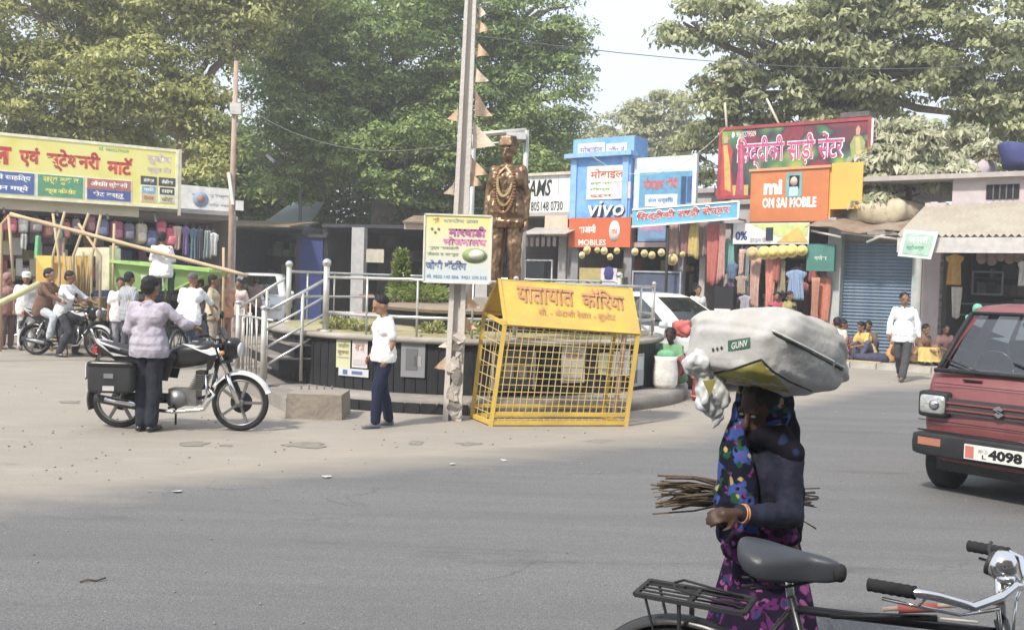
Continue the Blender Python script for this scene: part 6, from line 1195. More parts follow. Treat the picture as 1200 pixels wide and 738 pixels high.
for q, (wd_, lo, cA) in enumerate(((.095, 1.0, (.32, .20, .07)), (.08, 1.1, (.38, .28, .12)), (.11, .92, (.22, .11, .05)))):
    e = E('flower_garland', sp_ + Vector((0, 0, 1.2 * kS)), math.radians(-12), '%s dried flower garland hung round the statue neck' % ['middle', 'shortest', 'longest and darkest'][q], 'garland'); g = MB(); n = 46
    for i in range(n):
        a = 2 * PI * i / n; x = math.sin(a) * wd_ * kS; z = (.5 + .5 * math.cos(a)); zz = lo + (1.46 - lo) * z; y = -.16 + .07 * z - .012 * q if z < .93 else -.02; g.se((x, y * kS, (zz - 1.2) * kS), (.030, .028, .026), nu=7, nv=5, fn=lambda p: p * (1 + .3 * noise.noise(p * 60)))
    g.build('flowers', cm(*cA, kind='cloth'), e, kind='stuff')
# ============================================================ vehicles
rub = mat('rubber', (.022, .022, .024), .85, .25, 20, .2, 60); blk = mat('black_gloss', (.014, .014, .016), .25, .1, 5, spec=.5); chrome = mat('chrome', (.66, .66, .66), .15, .05, 5, metal=1); alu = mat('engine_metal', (.24, .24, .24), .42, .2, 12, metal=.7); dkm = mat('dark_metal', (.05, .05, .052), .5, .2, 10, metal=.4)
Rx = Matrix.Rotation(PI / 2, 4, 'X')
def torus(mb, c, R, r, n=40, m=8, M=None, sq=1.0):
    vs = []; 
    for i in range(n):
        a = 2 * PI * i / n
        for j in range(m): b = 2 * PI * j / m; q = R + r * math.cos(b); vs.append((c[0] + q * math.cos(a), c[1] + r * sq * math.sin(b), c[2] + q * math.sin(a)))
    return mb.add(vs, [(i * m + j, i * m + (j + 1) % m, ((i + 1) % n) * m + (j + 1) % m, ((i + 1) % n) * m + j) for i in range(n) for j in range(m)], M, True)
def arc_guard(mb, c, R, a0, a1, hw, t=.006, n=18, drop=.03):
    vs = []
    for i in range(n + 1):
        a = a0 + (a1 - a0) * i / n
        for (rr, y) in ((R - drop, -hw), (R, -hw * .6), (R + .008, 0), (R, hw * .6), (R - drop, hw), (R - drop - t, hw), (R - t, hw * .6), (R + .008 - t, 0), (R - t, -hw * .6), (R - drop - t, -hw)): vs.append((c[0] + rr * math.cos(a), c[1] + y, c[2] + rr * math.sin(a)))
    fs = [(i * 10 + j, i * 10 + (j + 1) % 10, (i + 1) * 10 + (j + 1) % 10, (i + 1) * 10 + j) for i in range(n) for j in range(10)] + [tuple(range(10)), tuple(n * 10 + j for j in range(10))]
    return mb.add(vs, fs, None, True)
def bike_wheel(e, x, r=.305, spokes=6, wide=.05):
    mb = MB()
    for k in range(spokes): a = 2 * PI * k / spokes; d = Vector((math.cos(a), 0, math.sin(a))); mb.bar(Vector((x, 0, r)) + d * .04, Vector((x, 0, r)) + d * (r - .055), .035, .028)
    mb.lathe([(.02, -.06), (.045, -.05), (.045, .05), (.02, .06)], 14, Matrix.Translation((x, 0, r)) @ Rx)
    w_ = mb.build('wheel', alu, e); t = MB(); torus(t, (x, 0, r), r - wide * .62, wide * .62, 44, 10); t.build('tyre', rub, w_); t = MB(); torus(t, (x, 0, r), r - wide * 1.28, .014, 40, 6, sq=2); t.build('rim', alu, w_)
    t = MB().lathe([(.05, -.003), (.12, -.003), (.12, .003), (.05, .003)], 20, Matrix.Translation((x, .045, r)) @ Rx); t.build('brake_disc', dkm, w_); return w_
def motorbike(loc, rz, label, tank=(.02, .02, .022), trim=(.62, .62, .62), box=True, steer=.0, lean=0, group='motorcycles around the square'):
    e = E('motorcycle', loc, rz, label, 'motorcycle', group); tk = cm(*tank, kind='gloss'); tr = cm(*trim, kind='gloss')
    bike_wheel(e, -.64); bike_wheel(e, .66, .31, 5)
    def guard_arc(c, R, a0, a1, hw, m, nm): t = MB(); arc_guard(t, c, R, a0, a1, hw); return t.build(nm, m, e)
    guard_arc((.66, 0, .31), .345, math.radians(20), math.radians(150), .06, tr, 'front_mudguard'); guard_arc((-.64, 0, .305), .35, math.radians(60), math.radians(200), .07, blk, 'rear_mudguard')
    for s in (1, -1): MB().tube([(.66, s * .08, .31), (.53, s * .08, .62)], .028, 10).tube([(.55, s * .08, .58), (.40, s * .08, .98)], .021, 10).build('fork_leg', chrome if s < 0 else dkm, e)
    MB().box((.43, 0, .93), (.10, .22, .035)).box((.50, 0, .76), (.08, .22, .035)).tube([(.46, 0, .72), (.40, 0, .96)], .03, 8).build('steering_head', dkm, e)
    hb = MB().tube([(.30, -.36, 1.05), (.38, -.24, 1.04), (.40, -.10, .99), (.40, .10, .99), (.38, .24, 1.04), (.30, .36, 1.05)], .012, 8).build('handlebar', dkm, e)
    for s in (1, -1):
        MB().tube([(.31, s * .36, 1.05), (.37, s * .25, 1.04)], .019, 8).build('grip', rub, hb); MB().tube([(.42, s * .22, 1.02), (.36, s * .36, 1.03)], .006, 5).build('lever', alu, hb)
        m = MB().tube([(.38, s * .24, 1.04), (.36, s * .30, 1.22)], .006, 6).build('mirror_stalk', dkm, e); MB().se((.35, s * .31, 1.25), (.02, .055, .045), .7, .8, 14, 8).build('mirror', blk, m)
    hl = MB().se((.56, 0, .90), (.10, .11, .12), .75, .8, 18, 12).build('headlight_cowl', blk, e); MB().lathe([(.085, 0), (.07, .025), (.01, .03)], 18, Matrix.Translation((.64, 0, .89)) @ Matrix.Rotation(PI / 2, 4, 'Y')).build('headlight_glass', cm(.6, .62, .64, kind='gloss'), hl); MB().plate([(.50, -.10, 1.0), (.50, .10, 1.0), (.44, .08, 1.12), (.44, -.08, 1.12)], .01).build('windscreen_visor', blk, hl)
    for s in (1, -1): MB().se((.50, s * .17, .86), (.03, .03, .025), nu=10, nv=6).tube([(.5, s * .1, .86), (.5, s * .15, .86)], .008, 5).build('indicator', cm(.6, .25, .03, kind='gloss'), e)
    def tankf(p): return Vector((p.x, p.y * (1 - .35 * max(0, -p.x / .27)), p.z + (.05 * p.x / .27)))
    MB().se((.14, 0, .82), (.29, .145, .135), .75, .75, 26, 14, fn=tankf).build('fuel_tank', tk, e)
    for s in (1, -1): MB().plate([(.44, s * .125, .80), (.40, s * .10, .91), (.05, s * .125, .945), (.28, s * .150, .86)], .012 * s).build('tank_flash', tr, e); MB().plate([(.38, s * .14, .68), (.44, s * .13, .84), (.34, s * .152, .82), (.33, s * .15, .66)], .015 * s).build('tank_shroud', tk, e)
    MB().lathe([(.035, 0), (.035, .015), (.02, .02)], 14, Matrix.Translation((.16, 0, .953))).build('fuel_cap', chrome, e)
    def seatf(p): return Vector((p.x, p.y, p.z + .10 * max(0, -p.x / .40) ** 2 + (.02 if p.x < -.05 else 0)))
    MB().se((-.36, 0, .79), (.40, .135, .060), .6, .5, 26, 10, fn=seatf).build('seat', mat('vinyl', (.03, .03, .034), .5, .2, 20), e)
    for s in (1, -1): MB().plate([(-.02, s * .13, .76), (-.08, s * .15, .54), (-.34, s * .15, .56), (-.40, s * .13, .77)], .015 * s).build('side_panel', tk, e); MB().plate([(-.34, s * .14, .74), (-.62, s * .13, .78), (-.88, s * .08, .93), (-.84, s * .08, .84), (-.58, s * .13, .70)], .014 * s).build('tail_panel', tk, e); MB().plate([(-.50, s * .16, .79), (-.70, s * .15, .83), (-.90, s * .09, .99), (-.86, s * .09, .91), (-.66, s * .15, .79)], .012 * s).build('tail_flash', tr, e)
    MB().tube([(-.60, -.13, .86), (-.82, -.12, .93), (-.90, 0, .95), (-.82, .12, .93), (-.60, .13, .86)], .013, 8).build('grab_rail', tr, e); MB().box((-.90, 0, .84), (.05, .14, .07)).build('tail_light', cm(.45, .03, .03, kind='gloss'), e); MB().box((-.98, 0, .62), (.012, .20, .14)).build('number_plate', cm(.6, .6, .58), e); MB().plate([(-.86, -.05, .80), (-.86, .05, .80), (-1.0, .05, .52), (-1.0, -.05, .52)], .01).build('plate_holder', blk, e)
    MB().tube([(.42, 0, .80), (.34, 0, .38), (.05, 0, .30), (-.20, 0, .34), (-.24, 0, .70)], .022, 8).tube([(.40, 0, .86), (-.10, 0, .74), (-.85, 0, .80)], .02, 8).build('frame_tube', dkm, e)
    en = MB().box((.06, 0, .36), (.30, .20, .18)).lathe([(.10, -.13), (.10, .13)], 18, Matrix.Translation((0, 0, .34)) @ Rx).build('engine_case', alu, e)
    for k in range(8): MB().box((.19 + .010 * k, 0, .45 + .022 * k), (.15, .20 - .004 * k, .009)).build('cooling_fin', alu, en)
    MB().box((.24, 0, .55), (.10, .13, .20)).build('cylinder_block', dkm, en)
    MB().tube([(.30, -.06, .50), (.40, -.10, .40), (.30, -.13, .24), (0, -.15, .21), (-.25, -.16, .23)], .020, 8).build('exhaust_pipe', chrome, e); MB().tube([(-.20, -.16, .23), (-.34, -.17, .26), (-.84, -.18, .34)], [.03, .048, .045], 12).build('silencer', dkm, e); MB().tube([(-.36, -.195, .28), (-.72, -.205, .335)], .034, 8).build('heat_shield', chrome, e)
    for s in (1, -1):
        MB().bar((-.64, s * .09, .31), (-.14, s * .09, .34), .03, .05).build('swingarm', dkm, e); h = MB(); h.tube([(-.60, s * .12, .34), (-.44, s * .12, .70)], .014, 8)
        for k in range(8): f = .25 + k * .08; p = Vector((-.60, s * .12, .34)).lerp(Vector((-.44, s * .12, .70)), f); h.lathe([(.034, -.006), (.034, .006)], 12, Matrix.Translation(p) @ Matrix.Rotation(.4, 4, 'Y'))
        h.build('shock_absorber', cm(.3, .05, .04) if tank[0] > .1 else chrome, e); MB().tube([(-.02, s * .12, .27), (-.02, s * .27, .27)], .016, 8).build('footpeg', rub, e)
    MB().box((-.36, .12, .32), (.52, .035, .11)).build('chain_case', blk, e); MB().tube([(.34, -.20, .62), (.36, -.22, .40), (.30, -.2, .30)], .012, 7).tube([(.34, .20, .62), (.36, .22, .40), (.30, .2, .30)], .012, 7).build('leg_guard', chrome, e); MB().tube([(-.08, .12, .26), (-.12, .24, .015)], .012, 7).build('side_stand', dkm, e)
    if box:
        b = MB().se((-.62, -.27, .58), (.235, .10, .165), .25, .25, 20, 10).build('pannier_box', mat('box_plastic', (.035, .035, .038), .6, .15, 6), e); MB().box((-.62, -.376, .60), (.10, .008, .05)).build('lock_plate', cm(.2, .2, .2), b); MB().se((-.62, -.27, .72), (.245, .108, .03), .3, .25, 20, 6).build('box_lid', blk, b); MB().box((-.62, -.375, .47), (.12, .01, .05)).build('reflector', cm(.5, .5, .48), b)
    return e
a, b = G(138, 501), G(280, 505); c_ = (a + b) / 2; ang = math.atan2(b.y - a.y, b.x - a.x)
main = motorbike(Vector((c_.x, c_.y + .02, 0)), ang, 'black and silver motorcycle with a black side box, parked in front of the lilac-shirted man')
main.scale = (1.03, 1.03, 1.03)
a, b = G(33, 414), G(122, 413); a.z = b.z = 0
for p in (a, b): p *= 1
mid = (a + b) / 2; k_ = 19.0 / mid.y; mid = Vector((mid.x * k_, 19.0, 0)); 
lm_ = motorbike(mid, math.radians(-4), 'black motorcycle carrying two men, at the far left', trim=(.5, .5, .5), box=False)
def rider(base, rz, label, x, H, top, bot, **k):
    R_ = Matrix.Rotation(rz, 4, 'Z'); loc = base + R_ @ Vector((x, 0, 0)); d = dict(pel=(0, 0, .93), wai=(0, -.03, 1.10), che=(0, -.08, 1.30), nek=(0, -.10, 1.45), hed=(0, -.13, 1.60), sl=(.18, -.08, 1.41), sr=(-.18, -.08, 1.41), el=(.26, -.28, 1.22), er=(-.26, -.28, 1.22), wl=(.24, -.50, 1.12), wr=(-.24, -.50, 1.12),
        hl=(.10, 0, .90), hr=(-.10, 0, .90), kl=(.20, -.36, .80), kr=(-.20, -.36, .80), al=(.20, -.26, .38), ar=(-.20, -.26, .38)); d.update(k.pop('pose', {}))
    return person(loc, rz + PI / 2, label, H, pose=d, top=top, bottom=bot, **k)
rider(mid, math.radians(-4), 'motorcycle rider in a white shirt in front of the pillion in brown', -.08, 1.68, (.74, .74, .76), (.05, .05, .06), sleeve='rolled', pose=dict(al=(.24, -.12, .09), kl=(.24, -.20, .48), ar=(-.26, -.06, .09), kr=(-.22, -.24, .50)))
rider(mid, math.radians(-4), 'pillion rider in a brown jacket and pale jeans behind the white-shirted rider', -.52, 1.72, (.17, .09, .06), (.42, .46, .50), sleeve='long', skin='mid')
# motorcycles and scooters seen from behind, right of the rusty pole
for (px, py, rz, lab, rl, tp, tk) in ((298, 392, 95, 'motorcycle heading away with a rider in a brown wrap', 'rider in a brown shawl riding away behind the far handrail', (.24, .16, .14), (.02, .02, .02)), (325, 384, 80, 'small red motorcycle heading away beside the brown-wrapped rider', 'rider in olive green riding away left of the ball-topped post', (.22, .24, .12), (.3, .03, .05))):
    f = feet(px, py); m = copy_tree(lm_, f, math.radians(rz), lab); rider(f, math.radians(rz), rl, -.10, 1.66, tp, (.10, .09, .10), sleeve='long')
for i, (px, py, rz, lab) in enumerate(((362, 362, 40, 'motorcycle parked in the shade left of the blue stall front'), (386, 362, 60, 'motorcycle parked in the shade behind the far railing'), (425, 363, 70, 'motorcycle parked under the white arcade pillar'), (500, 362, 20, 'motorcycle parked in the arcade shade beside the printed board'), (934, 410, -120, 'black motorcycle parked on the pavement before the clothes shop'), (6, 404, 10, 'motorcycle partly cut by the left edge of the picture'))):
    f = feet(px, py) if i < 4 or i == 5 else FR.pt(FR.uz(px, 380)[0], 1.0, .11); copy_tree(lm_, f, math.radians(rz), lab)

# ---- bicycles
def bicycle(loc, rz, label, near=False, paint=(.015, .015, .02), steer=0.0, guard=(.03, .03, .03), group='bicycles in the square'):
    e = E('bicycle', loc, rz, label, 'bicycle', group); fr = cm(*paint, kind='gloss'); gm = cm(*guard, kind='gloss'); n = 10 if near else 6; r = .35
    piv = Vector((.875, 0, 0)); Ms = Matrix.Translation(piv) @ Matrix.Rotation(steer, 4, 'Z') @ Matrix.Translation(-piv)
    def turn(o):
        if x > 1: o.data.transform(Ms)
    for x in (0, 1.09):
        mb = MB(); ns = 36 if near else 14
        for k in range(ns): a = 2 * PI * k / ns; s = 1 if k % 2 else -1; a2 = a + s * .35; mb.tube([(x + .022 * math.cos(a2), s * .03, r + .022 * math.sin(a2)), (x + (r - .035) * math.cos(a), 0, r + (r - .035) * math.sin(a))], .0013 if near else .004, 4, cap=False)
        mb.lathe([(.02, -.045), (.028, -.03), (.014, -.02), (.014, .02), (.028, .03), (.02, .045)], 12, Matrix.Translation((x, 0, r)) @ Rx); w_ = mb.build('wheel', chrome, e); turn(w_)
        t = MB(); torus(t, (x, 0, r), r - .019, .019, 56 if near else 28, 10 if near else 6); turn(t.build('tyre', rub, w_)); t = MB(); torus(t, (x, 0, r), r - .044, .011, 56 if near else 28, 8 if near else 5, sq=1.5); turn(t.build('rim', chrome if near else alu, w_))
        g = MB(); arc_guard(g, (x, 0, r), r + .022, math.radians(12 if x == 0 else 45), math.radians(190 if x == 0 else 195), .030, .003, 30 if near else 14, .018); turn(g.build('mudguard', gm, e)); s_ = MB()
        for s in (1, -1): s_.tube([(x, s * .05, r), (x + (-.36 if x == 0 else -.355), s * .03, r + .05)], .0035, 5).tube([(x, s * .05, r), (x - .12, s * .03, r + .345)], .0035, 5)
        turn(s_.build('mudguard_stay', gm, e))
    BB = Vector((.46, 0, .29)); ST = Vector((.30, 0, .84)); HB = Vector((.92, 0, .66)); HT = Vector((.86, 0, .86)); RA = Vector((0, 0, r)); FA = Vector((1.09, 0, r)); T = MB()
    T.tube([BB, ST], .0145, n).tube([ST - Vector((-.0, 0, .035)), HT - Vector((0, 0, .02))], .0135, n).tube([BB, HB + Vector((-.01, 0, .03))], .0145, n).tube([HB, HT + Vector((-.004, 0, .015))], .019, n)
    for s in (1, -1): T.tube([BB + Vector((0, s * .035, 0)), RA + Vector((0, s * .06, 0))], .009, n).tube([ST + Vector((0, s * .018, -.04)), RA + Vector((0, s * .06, 0))], .008, n)
    T.build('frame', fr, e); F_ = MB()
    for s in (1, -1): F_.tube([HB + Vector((.005, s * .045, -.01)), HB + Vector((.04, s * .05, -.10)), FA + Vector((0, s * .055, 0))], [.013, .012, .009], n)
    F_.box(HB + Vector((.004, 0, -.008)), (.05, .12, .025)).build('fork', fr, e).data.transform(Ms)
    cg = MB().lathe([(.09, -.006), (.09, .006)], 24, Matrix.Translation(BB + Vector((0, -.05, 0))) @ Rx).tube([BB + Vector((0, -.065, 0)), BB + Vector((.08, -.075, -.14))], .009, 8).tube([BB + Vector((0, .065, 0)), BB + Vector((-.08, .075, .14))], .009, 8); cg = cg.build('crank', chrome, e)
    for s in (1, -1): MB().box(BB + Vector((s * -.08, s * .12, s * .14)), (.09, .09, .022)).build('pedal', rub, cg)
    MB().prism([(.0, r - .05), (.46, .20), (.58, .29), (.46, .38), (.0, r + .05), (-.05, r)], -.075, -.058).build('chain_case', fr, e)
    # saddle with coil springs
    def sf(p):
        t = (p.x + .14) / .28; w_ = 1.0 if t < .25 else max(.25, 1.0 - (t - .25) * 1.6); droop_ = -.035 * (abs(p.y) / .10) ** 2 * (1.1 - t)
        return Vector((p.x, p.y * w_, p.z * (1 if p.z > 0 else 1.3) + droop_ + .018 * (1 - t) ** 2 - (.014 * t)))
    sd_ = MB().se((.29, 0, .955), (.150, .108, .034), .5, .75, 40, 16, fn=sf).build('saddle', mat('saddle_leather', (.028, .030, .038), .42, .2, 14, .06, 60, spec=.4, col2=(.045, .05, .062)), e)
    MB().tube([(.30, 0, .83), (.29, 0, .91)], .0125, n).build('seat_post', chrome, e); sp_b = MB()
    for s in (1, -1):
        pts = [(.185 + .018 * math.cos(a), s * .055 + .018 * math.sin(a), .855 + .0065 * a / 1.6) for a in [k * PI / 4 for k in range(0, 34 if near else 12)]]; sp_b.tube(pts, .0035, 5)
        sp_b.tube([(.19, s * .05, .86), (.29, s * .02, .875), (.40, s * .012, .915)], .004, 6)
    sp_b.build('saddle_spring', dkm, sd_)
    nm = MB().se((.435, 0, .935), (.020, .028, .026), .8, .8, 14, 8).build('saddle_nose', rub, sd_)
    # rear carrier
    cr_ = MB(); z = .79
    for s in (1, -1): cr_.bar((-.16, s * .075, z), (.18, s * .075, z), .022, .012).bar((-.02, s * .075, z), (-.005, s * .06, r + .02), .016, .006).bar((-.13, s * .072, z), (-.01, s * .062, r + .03), .012, .005)
    for x in (-.16, .01, .18): cr_.bar((x, -.08, z + .001), (x, .08, z + .001), .014, .011)
    for y in (-.035, 0, .035): cr_.tube([(-.155, y, z + .003), (.175, y, z + .003)], .0035, 6)
    cr_.tube([(-.04, -.05, z + .03), (-.06, 0, z + .032), (-.04, .05, z + .03)], .004, 6).tube([(.15, -.05, z + .01), (-.04, -.05, z + .03)], .004, 6).tube([(.15, .05, z + .01), (-.04, .05, z + .03)], .004, 6); cr_.build('rear_carrier', cm(.03, .03, .032), e)
    # steering group, turned by steer
    MB().tube([(.858, 0, .86), (.845, 0, .985)], .0125, n, Ms).tube([(.845, 0, .985), (.885, 0, .985)], .014, n, Ms).build('stem', chrome, e)
    hb = MB().tube([(.66, -.315, .975), (.76, -.305, .982), (.80, -.28, .978), (.85, -.18, .945), (.875, -.07, .955), (.885, 0, .975), (.875, .07, .955), (.85, .18, .945), (.80, .28, .978), (.76, .305, .982), (.66, .315, .975)], .0115, n + 2, Ms).build('handlebar', chrome, e)
    for s in (1, -1):
        g = MB(); L0, L1 = Vector((.635, s * .317, .974)), Vector((.755, s * .305, .982)); pts = [L0.lerp(L1, k / 12) for k in range(13)]; g.tube(pts, [.0165 if k % 2 else .0185 for k in range(13)], 12, Ms); g.build('grip', rub, hb)
        g = MB(); g.tube([(.67, s * .31, .945), (.76, s * .295, .945), (.83, s * .21, .925), (.87, s * .06, .92)], .005, 6, Ms).tube([(.87, s * .06, .92), (.875, s * .03, .80)], .004, 6, Ms).tube([(.76, s * .295, .945), (.78, s * .29, .975)], .004, 6, Ms); g.build('brake_rod', chrome, hb)
    if near:
        bell = MB().lathe([(.030, -.030), (.040, -.024), (.044, -.006), (.040, .012), (.028, .026), (.001, .034)], 24, Ms @ Matrix.Translation((.845, .03, 1.012)) @ Matrix.Rotation(-PI / 2 * .85, 4, 'Y') @ Matrix.Rotation(PI, 4, 'X')).build('bell', chrome, hb)
        MB().lathe([(.001, -.002), (.034, -.002), (.034, .010), (.020, .014), (.001, .014)], 20, Ms @ Matrix.Translation((.816, .03, 1.012)) @ Matrix.Rotation(-PI / 2 * .85, 4, 'Y')).build('bell_face', dkm, bell); MB().tube([(.80, .05, 1.03), (.78, .09, 1.035), (.775, .12, 1.05)], .0045, 6, Ms).build('bell_lever', dkm, bell); MB().tube([(.87, .03, .975), (.845, .03, 1.02)], .006, 6, Ms).build('bell_clamp', dkm, bell)
        MB().tube([(.60, -.05, .875), (.70, -.045, .895)], .013, 10).build('rod_sleeve', cm(.42, .10, .08), e); MB().tube([(.56, -.05, .866), (.86, -.035, .935)], .0065, 8).build('top_rod', mat('rust', (.24, .12, .08)), e)
        MB().tube([(.42, -.028, .815), (.66, -.03, .855), (.70, -.03, .86)], .010, 8).build('pump', blk, e); MB().tube([(.70, -.03, .86), (.80, -.03, .868)], .004, 6).build('pump_rod', cm(.6, .58, .5), e)
    MB().tube([(.02, .06, .33), (.10, .12, .012)], .008, 6).build('stand', dkm, e); return e
near_b = bicycle(Vector((.59, 2.91, 0)), math.radians(-26.3), 'near black roadster bicycle with chrome handlebar and rear carrier, cropped by the bottom edge', True, steer=math.radians(-22))
fb = bicycle(feet(208, 432), math.radians(85), 'bicycle ridden by the man in white behind the lilac-shirted man', paint=(.03, .06, .12))
f = feet(208, 432); rider(f, math.radians(75), 'cyclist in a white shirt riding away behind the lilac-shirted man', .30, 1.72, (.78, .79, .82), (.10, .12, .16), pose=dict(kl=(.16, -.34, .62), kr=(-.16, -.28, .72), al=(.12, -.30, .22), ar=(-.12, -.22, .34), el=(.32, -.22, 1.22), wl=(.34, -.42, 1.08)), sleeve='rolled', hair='grey', vox=.016, build_=1.1)
copy_tree(fb, feet(134, 413), math.radians(-70), 'bicycle with a blue mudguard parked left of the man in checks'); copy_tree(fb, feet(148, 414), math.radians(-100), 'bicycle parked leftmost behind the first motorcycle front wheel'); copy_tree(fb, feet(166, 415), math.radians(-80), 'bicycle parked directly behind the lilac-shirted man')

# ---- cars
def car_body(e, body_m, trim_m, sl_low, sl_up, L, win_m, pillars, nf=10, ns=18, hood=None):
    """loft of horizontal rounded-rectangle slices; (z, front x, half width, corner r, rear x)"""
    def ringp(z, fx, hw, r, bx):
        pts = []; 
        def corner(cx, cy, a0): return [(cx + r * math.cos(a0 + PI / 2 * k / 4), cy + r * math.sin(a0 + PI / 2 * k / 4)) for k in range(5)]
        A = corner(fx - r, hw - r, 0); B = corner(bx + r, hw - r, PI / 2); C = corner(bx + r, -hw + r, PI); D = corner(fx - r, -hw + r, 1.5 * PI)
        def seg(p, q, n): return [(p[0] + (q[0] - p[0]) * k / n, p[1] + (q[1] - p[1]) * k / n) for k in range(1, n)]
        pts = A + seg(A[-1], B[0], ns) + B + seg(B[-1], C[0], nf) + C + seg(C[-1], D[0], ns) + D + seg(D[-1], A[0], nf)
        out = []
        for x, y in pts:
            cv = .05 * (y / hw) ** 2 if x > (fx + bx) / 2 else 0; out.append((x - cv, y, z))
        return out
    N = 20 + 2 * (ns - 1) + 2 * (nf - 1); iA, iSL, iB = 5, 5 + ns - 1, 10 + ns - 1; iR = iB + nf - 1; iSR = iR + 5; iD = iSR + ns - 1; iF = iD + 5
    mb = MB(); rings = [ringp(*s) for s in sl_low]
    for k in range(len(rings) - 1): mb.add(rings[k] + rings[k + 1], [(i, (i + 1) % N, (i + 1) % N + N, i + N) for i in range(N)], None, True)
    mb.add(rings[0], [tuple(range(N))[::-1]]); 
    ru = [ringp(*s) for s in sl_up]; W_ = []
    for k in range(len(ru) - 1):
        for i in range(N):
            q = (ru[k][i], ru[k][(i + 1) % N], ru[k + 1][(i + 1) % N], ru[k + 1][i]); zone = None
            if k < len(ru) - 3 or k == 0:
                if i >= iF - 1 or False: zone = 'windscreen'
                elif iA + 0 <= i < iSL + 1: f = (i - iA) / ns; zone = None if any(abs(f - p) < .035 for p in pillars) else 'side_window'
                elif iB <= i < iR: zone = 'rear_window'
                elif iSR <= i < iD: f = 1 - (i - iSR) / ns; zone = None if any(abs(f - p) < .035 for p in pillars) else 'side_window'
            if zone: W_.append((zone, i, q))
            else: mb.add(list(q), [(0, 1, 2, 3)], None, True)
    mb.add(ru[-1], [tuple(range(N))])
    body = mb.build('body', body_m, e)
    groups = {}
    for z, i, q in W_: key = z + (('_%s%d' % ('l' if i < iB else 'r', sum(p_ < ((i - iA) / ns if i < iB else 1 - (i - iSR) / ns) for p_ in pillars))) if z == 'side_window' else ''); groups.setdefault(key, MB()).add(list(q), [(0, 1, 2, 3)], None, True)
    for key, g in groups.items(): g.build('side_window' if 'side' in key else key, win_m, e)
    return body, rings, ru
def car_wheel(e, x, y, r, m2):
    s = 1 if y > 0 else -1; M_ = Matrix.Translation((x, y, r)) @ Rx; w_ = MB().lathe([(r * .55, -.085), (r * .9, -.10), (r, -.07), (r, .07), (r * .9, .10), (r * .55, .085)], 30, M_).build('wheel', rub, e)
    MB().lathe([(.02, -.02), (r * .2, -.015), (r * .5, .02), (r * .58, .05)], 20, Matrix.Translation((x, y + s * .06, r)) @ Matrix.Rotation(PI / 2 * s, 4, 'X')).build('rim', m2, w_)
cglass = glass('car_glass', (.86, .90, .92), .84)
maroon = mat('maroon_paint', (.165, .034, .038), .42, .10, 2.5, spec=.5, coat=.35, col2=(.20, .06, .062), s2=4); bplas = mat('black_plastic', (.022, .023, .026), .6, .2, 9)
p_ = P(1172, 520, 7.85); van = E('red_van', (p_.x, p_.y, 0), math.radians(-139.5), 'maroon minivan driving in from the right, plate ending 4098', 'van')
van_low = [(.30, -.06, .62, .10, -3.2), (.42, .00, .68, .12, -3.25), (.62, .015, .70, .12, -3.25), (.80, .00, .705, .12, -3.25), (.96, -.04, .70, .12, -3.25), (1.08, -.11, .69, .11, -3.22), (1.10, -.13, .685, .11, -3.22)]
van_up = [(1.10, -.13, .685, .10, -3.22), (1.36, -.36, .655, .12, -3.18), (1.60, -.60, .615, .14, -3.12), (1.67, -.70, .575, .18, -3.06), (1.70, -.90, .45, .22, -2.9)]
vb, _, _ = car_body(van, maroon, bplas, van_low, van_up, 3.25, cglass, (.0, .28, .30, .62, 1.0))
for s in (1, -1):
    MB().tube([(-.125, s * .60, 1.10), (-.36, s * .575, 1.36), (-.60, s * .54, 1.60)], .022, 8).build('screen_seal', bplas, van)
MB().tube([(-.085, -.62, 1.095), (-.085, 0, 1.10), (-.085, .62, 1.095)], .020, 8).build('screen_seal', bplas, van); MB().tube([(-.60, -.54, 1.605), (-.575, 0, 1.61), (-.60, .54, 1.605)], .018, 8).build('screen_seal', bplas, van)
MB().se((-.02, 0, .45), (.11, .735, .105), .25, .22, 40, 10).build('front_bumper', bplas, van); MB().box((.015, 0, .80), (.035, 1.06, .135)).build('grille_panel', mat('grille_grey', (.06, .05, .055), .5, .1, 5), van)
for z in (.775, .83): MB().box((.040, 0, z), (.012, .90, .016)).build('grille_bar', maroon, van)
for s in (1, -1):
    b_ = MB().se((-.030, s * .565, .80), (.085, .135, .115), .25, .3, 20, 8).build('headlight_surround', bplas, van); MB().se((.005, s * .565, .80), (.062, .115, .085), .3, .3, 20, 8).build('headlight_glass', mat('lamp_glass', (.50, .51, .50), .15, .2, 14, .4, 40, metal=.5), b_); MB().lathe([(.03, 0), (.045, .02), (.02, .03)], 14, Matrix.Translation((.055, s * .54, .80)) @ Matrix.Rotation(PI / 2, 4, 'Y')).build('lamp_reflector', chrome, b_)
    MB().box((.086, s * .56, .475), (.015, .20, .065)).build('indicator', cm(.42, .15, .08, kind='gloss'), van); MB().tube([(-.10, s * .30 + .1, 1.095), (-.16, s * .30 - .15, 1.16), (-.20, s * .30 - .30, 1.20)], .008, 6).build('wiper', blk, van)
    car_wheel(van, -.42, s * .61, .275, alu); car_wheel(van, -2.6, s * .61, .275, alu)
    if s < 0: continue
    MB().tube([(-.30, s * .66, 1.22), (-.22, s * .82, 1.24)], .012, 6).build('mirror_arm', blk, van); MB().se((-.20, s * .86, 1.27), (.03, .08, .11), .5, .5, 14, 8).build('mirror', blk, van)
MB().box((-.65, 0, .30), (1.1, 1.15, .18)).box((-2.0, 0, .30), (2.0, 1.2, .12)).build('underbody', blk, van)
MB().tube([(.06, -.68, .57), (.075, 0, .575), (.06, .68, .57)], .008, 6).build('bumper_groove', blk, van)
MB().tube([(.02, -.70, .655), (.035, 0, .66), (.02, .70, .655)], .004, 5).build('panel_gap', blk, van); MB().tube([(-.035, -.60, .985), (-.02, 0, .985), (-.035, .60, .985)], .0035, 5).build('panel_gap', blk, van)
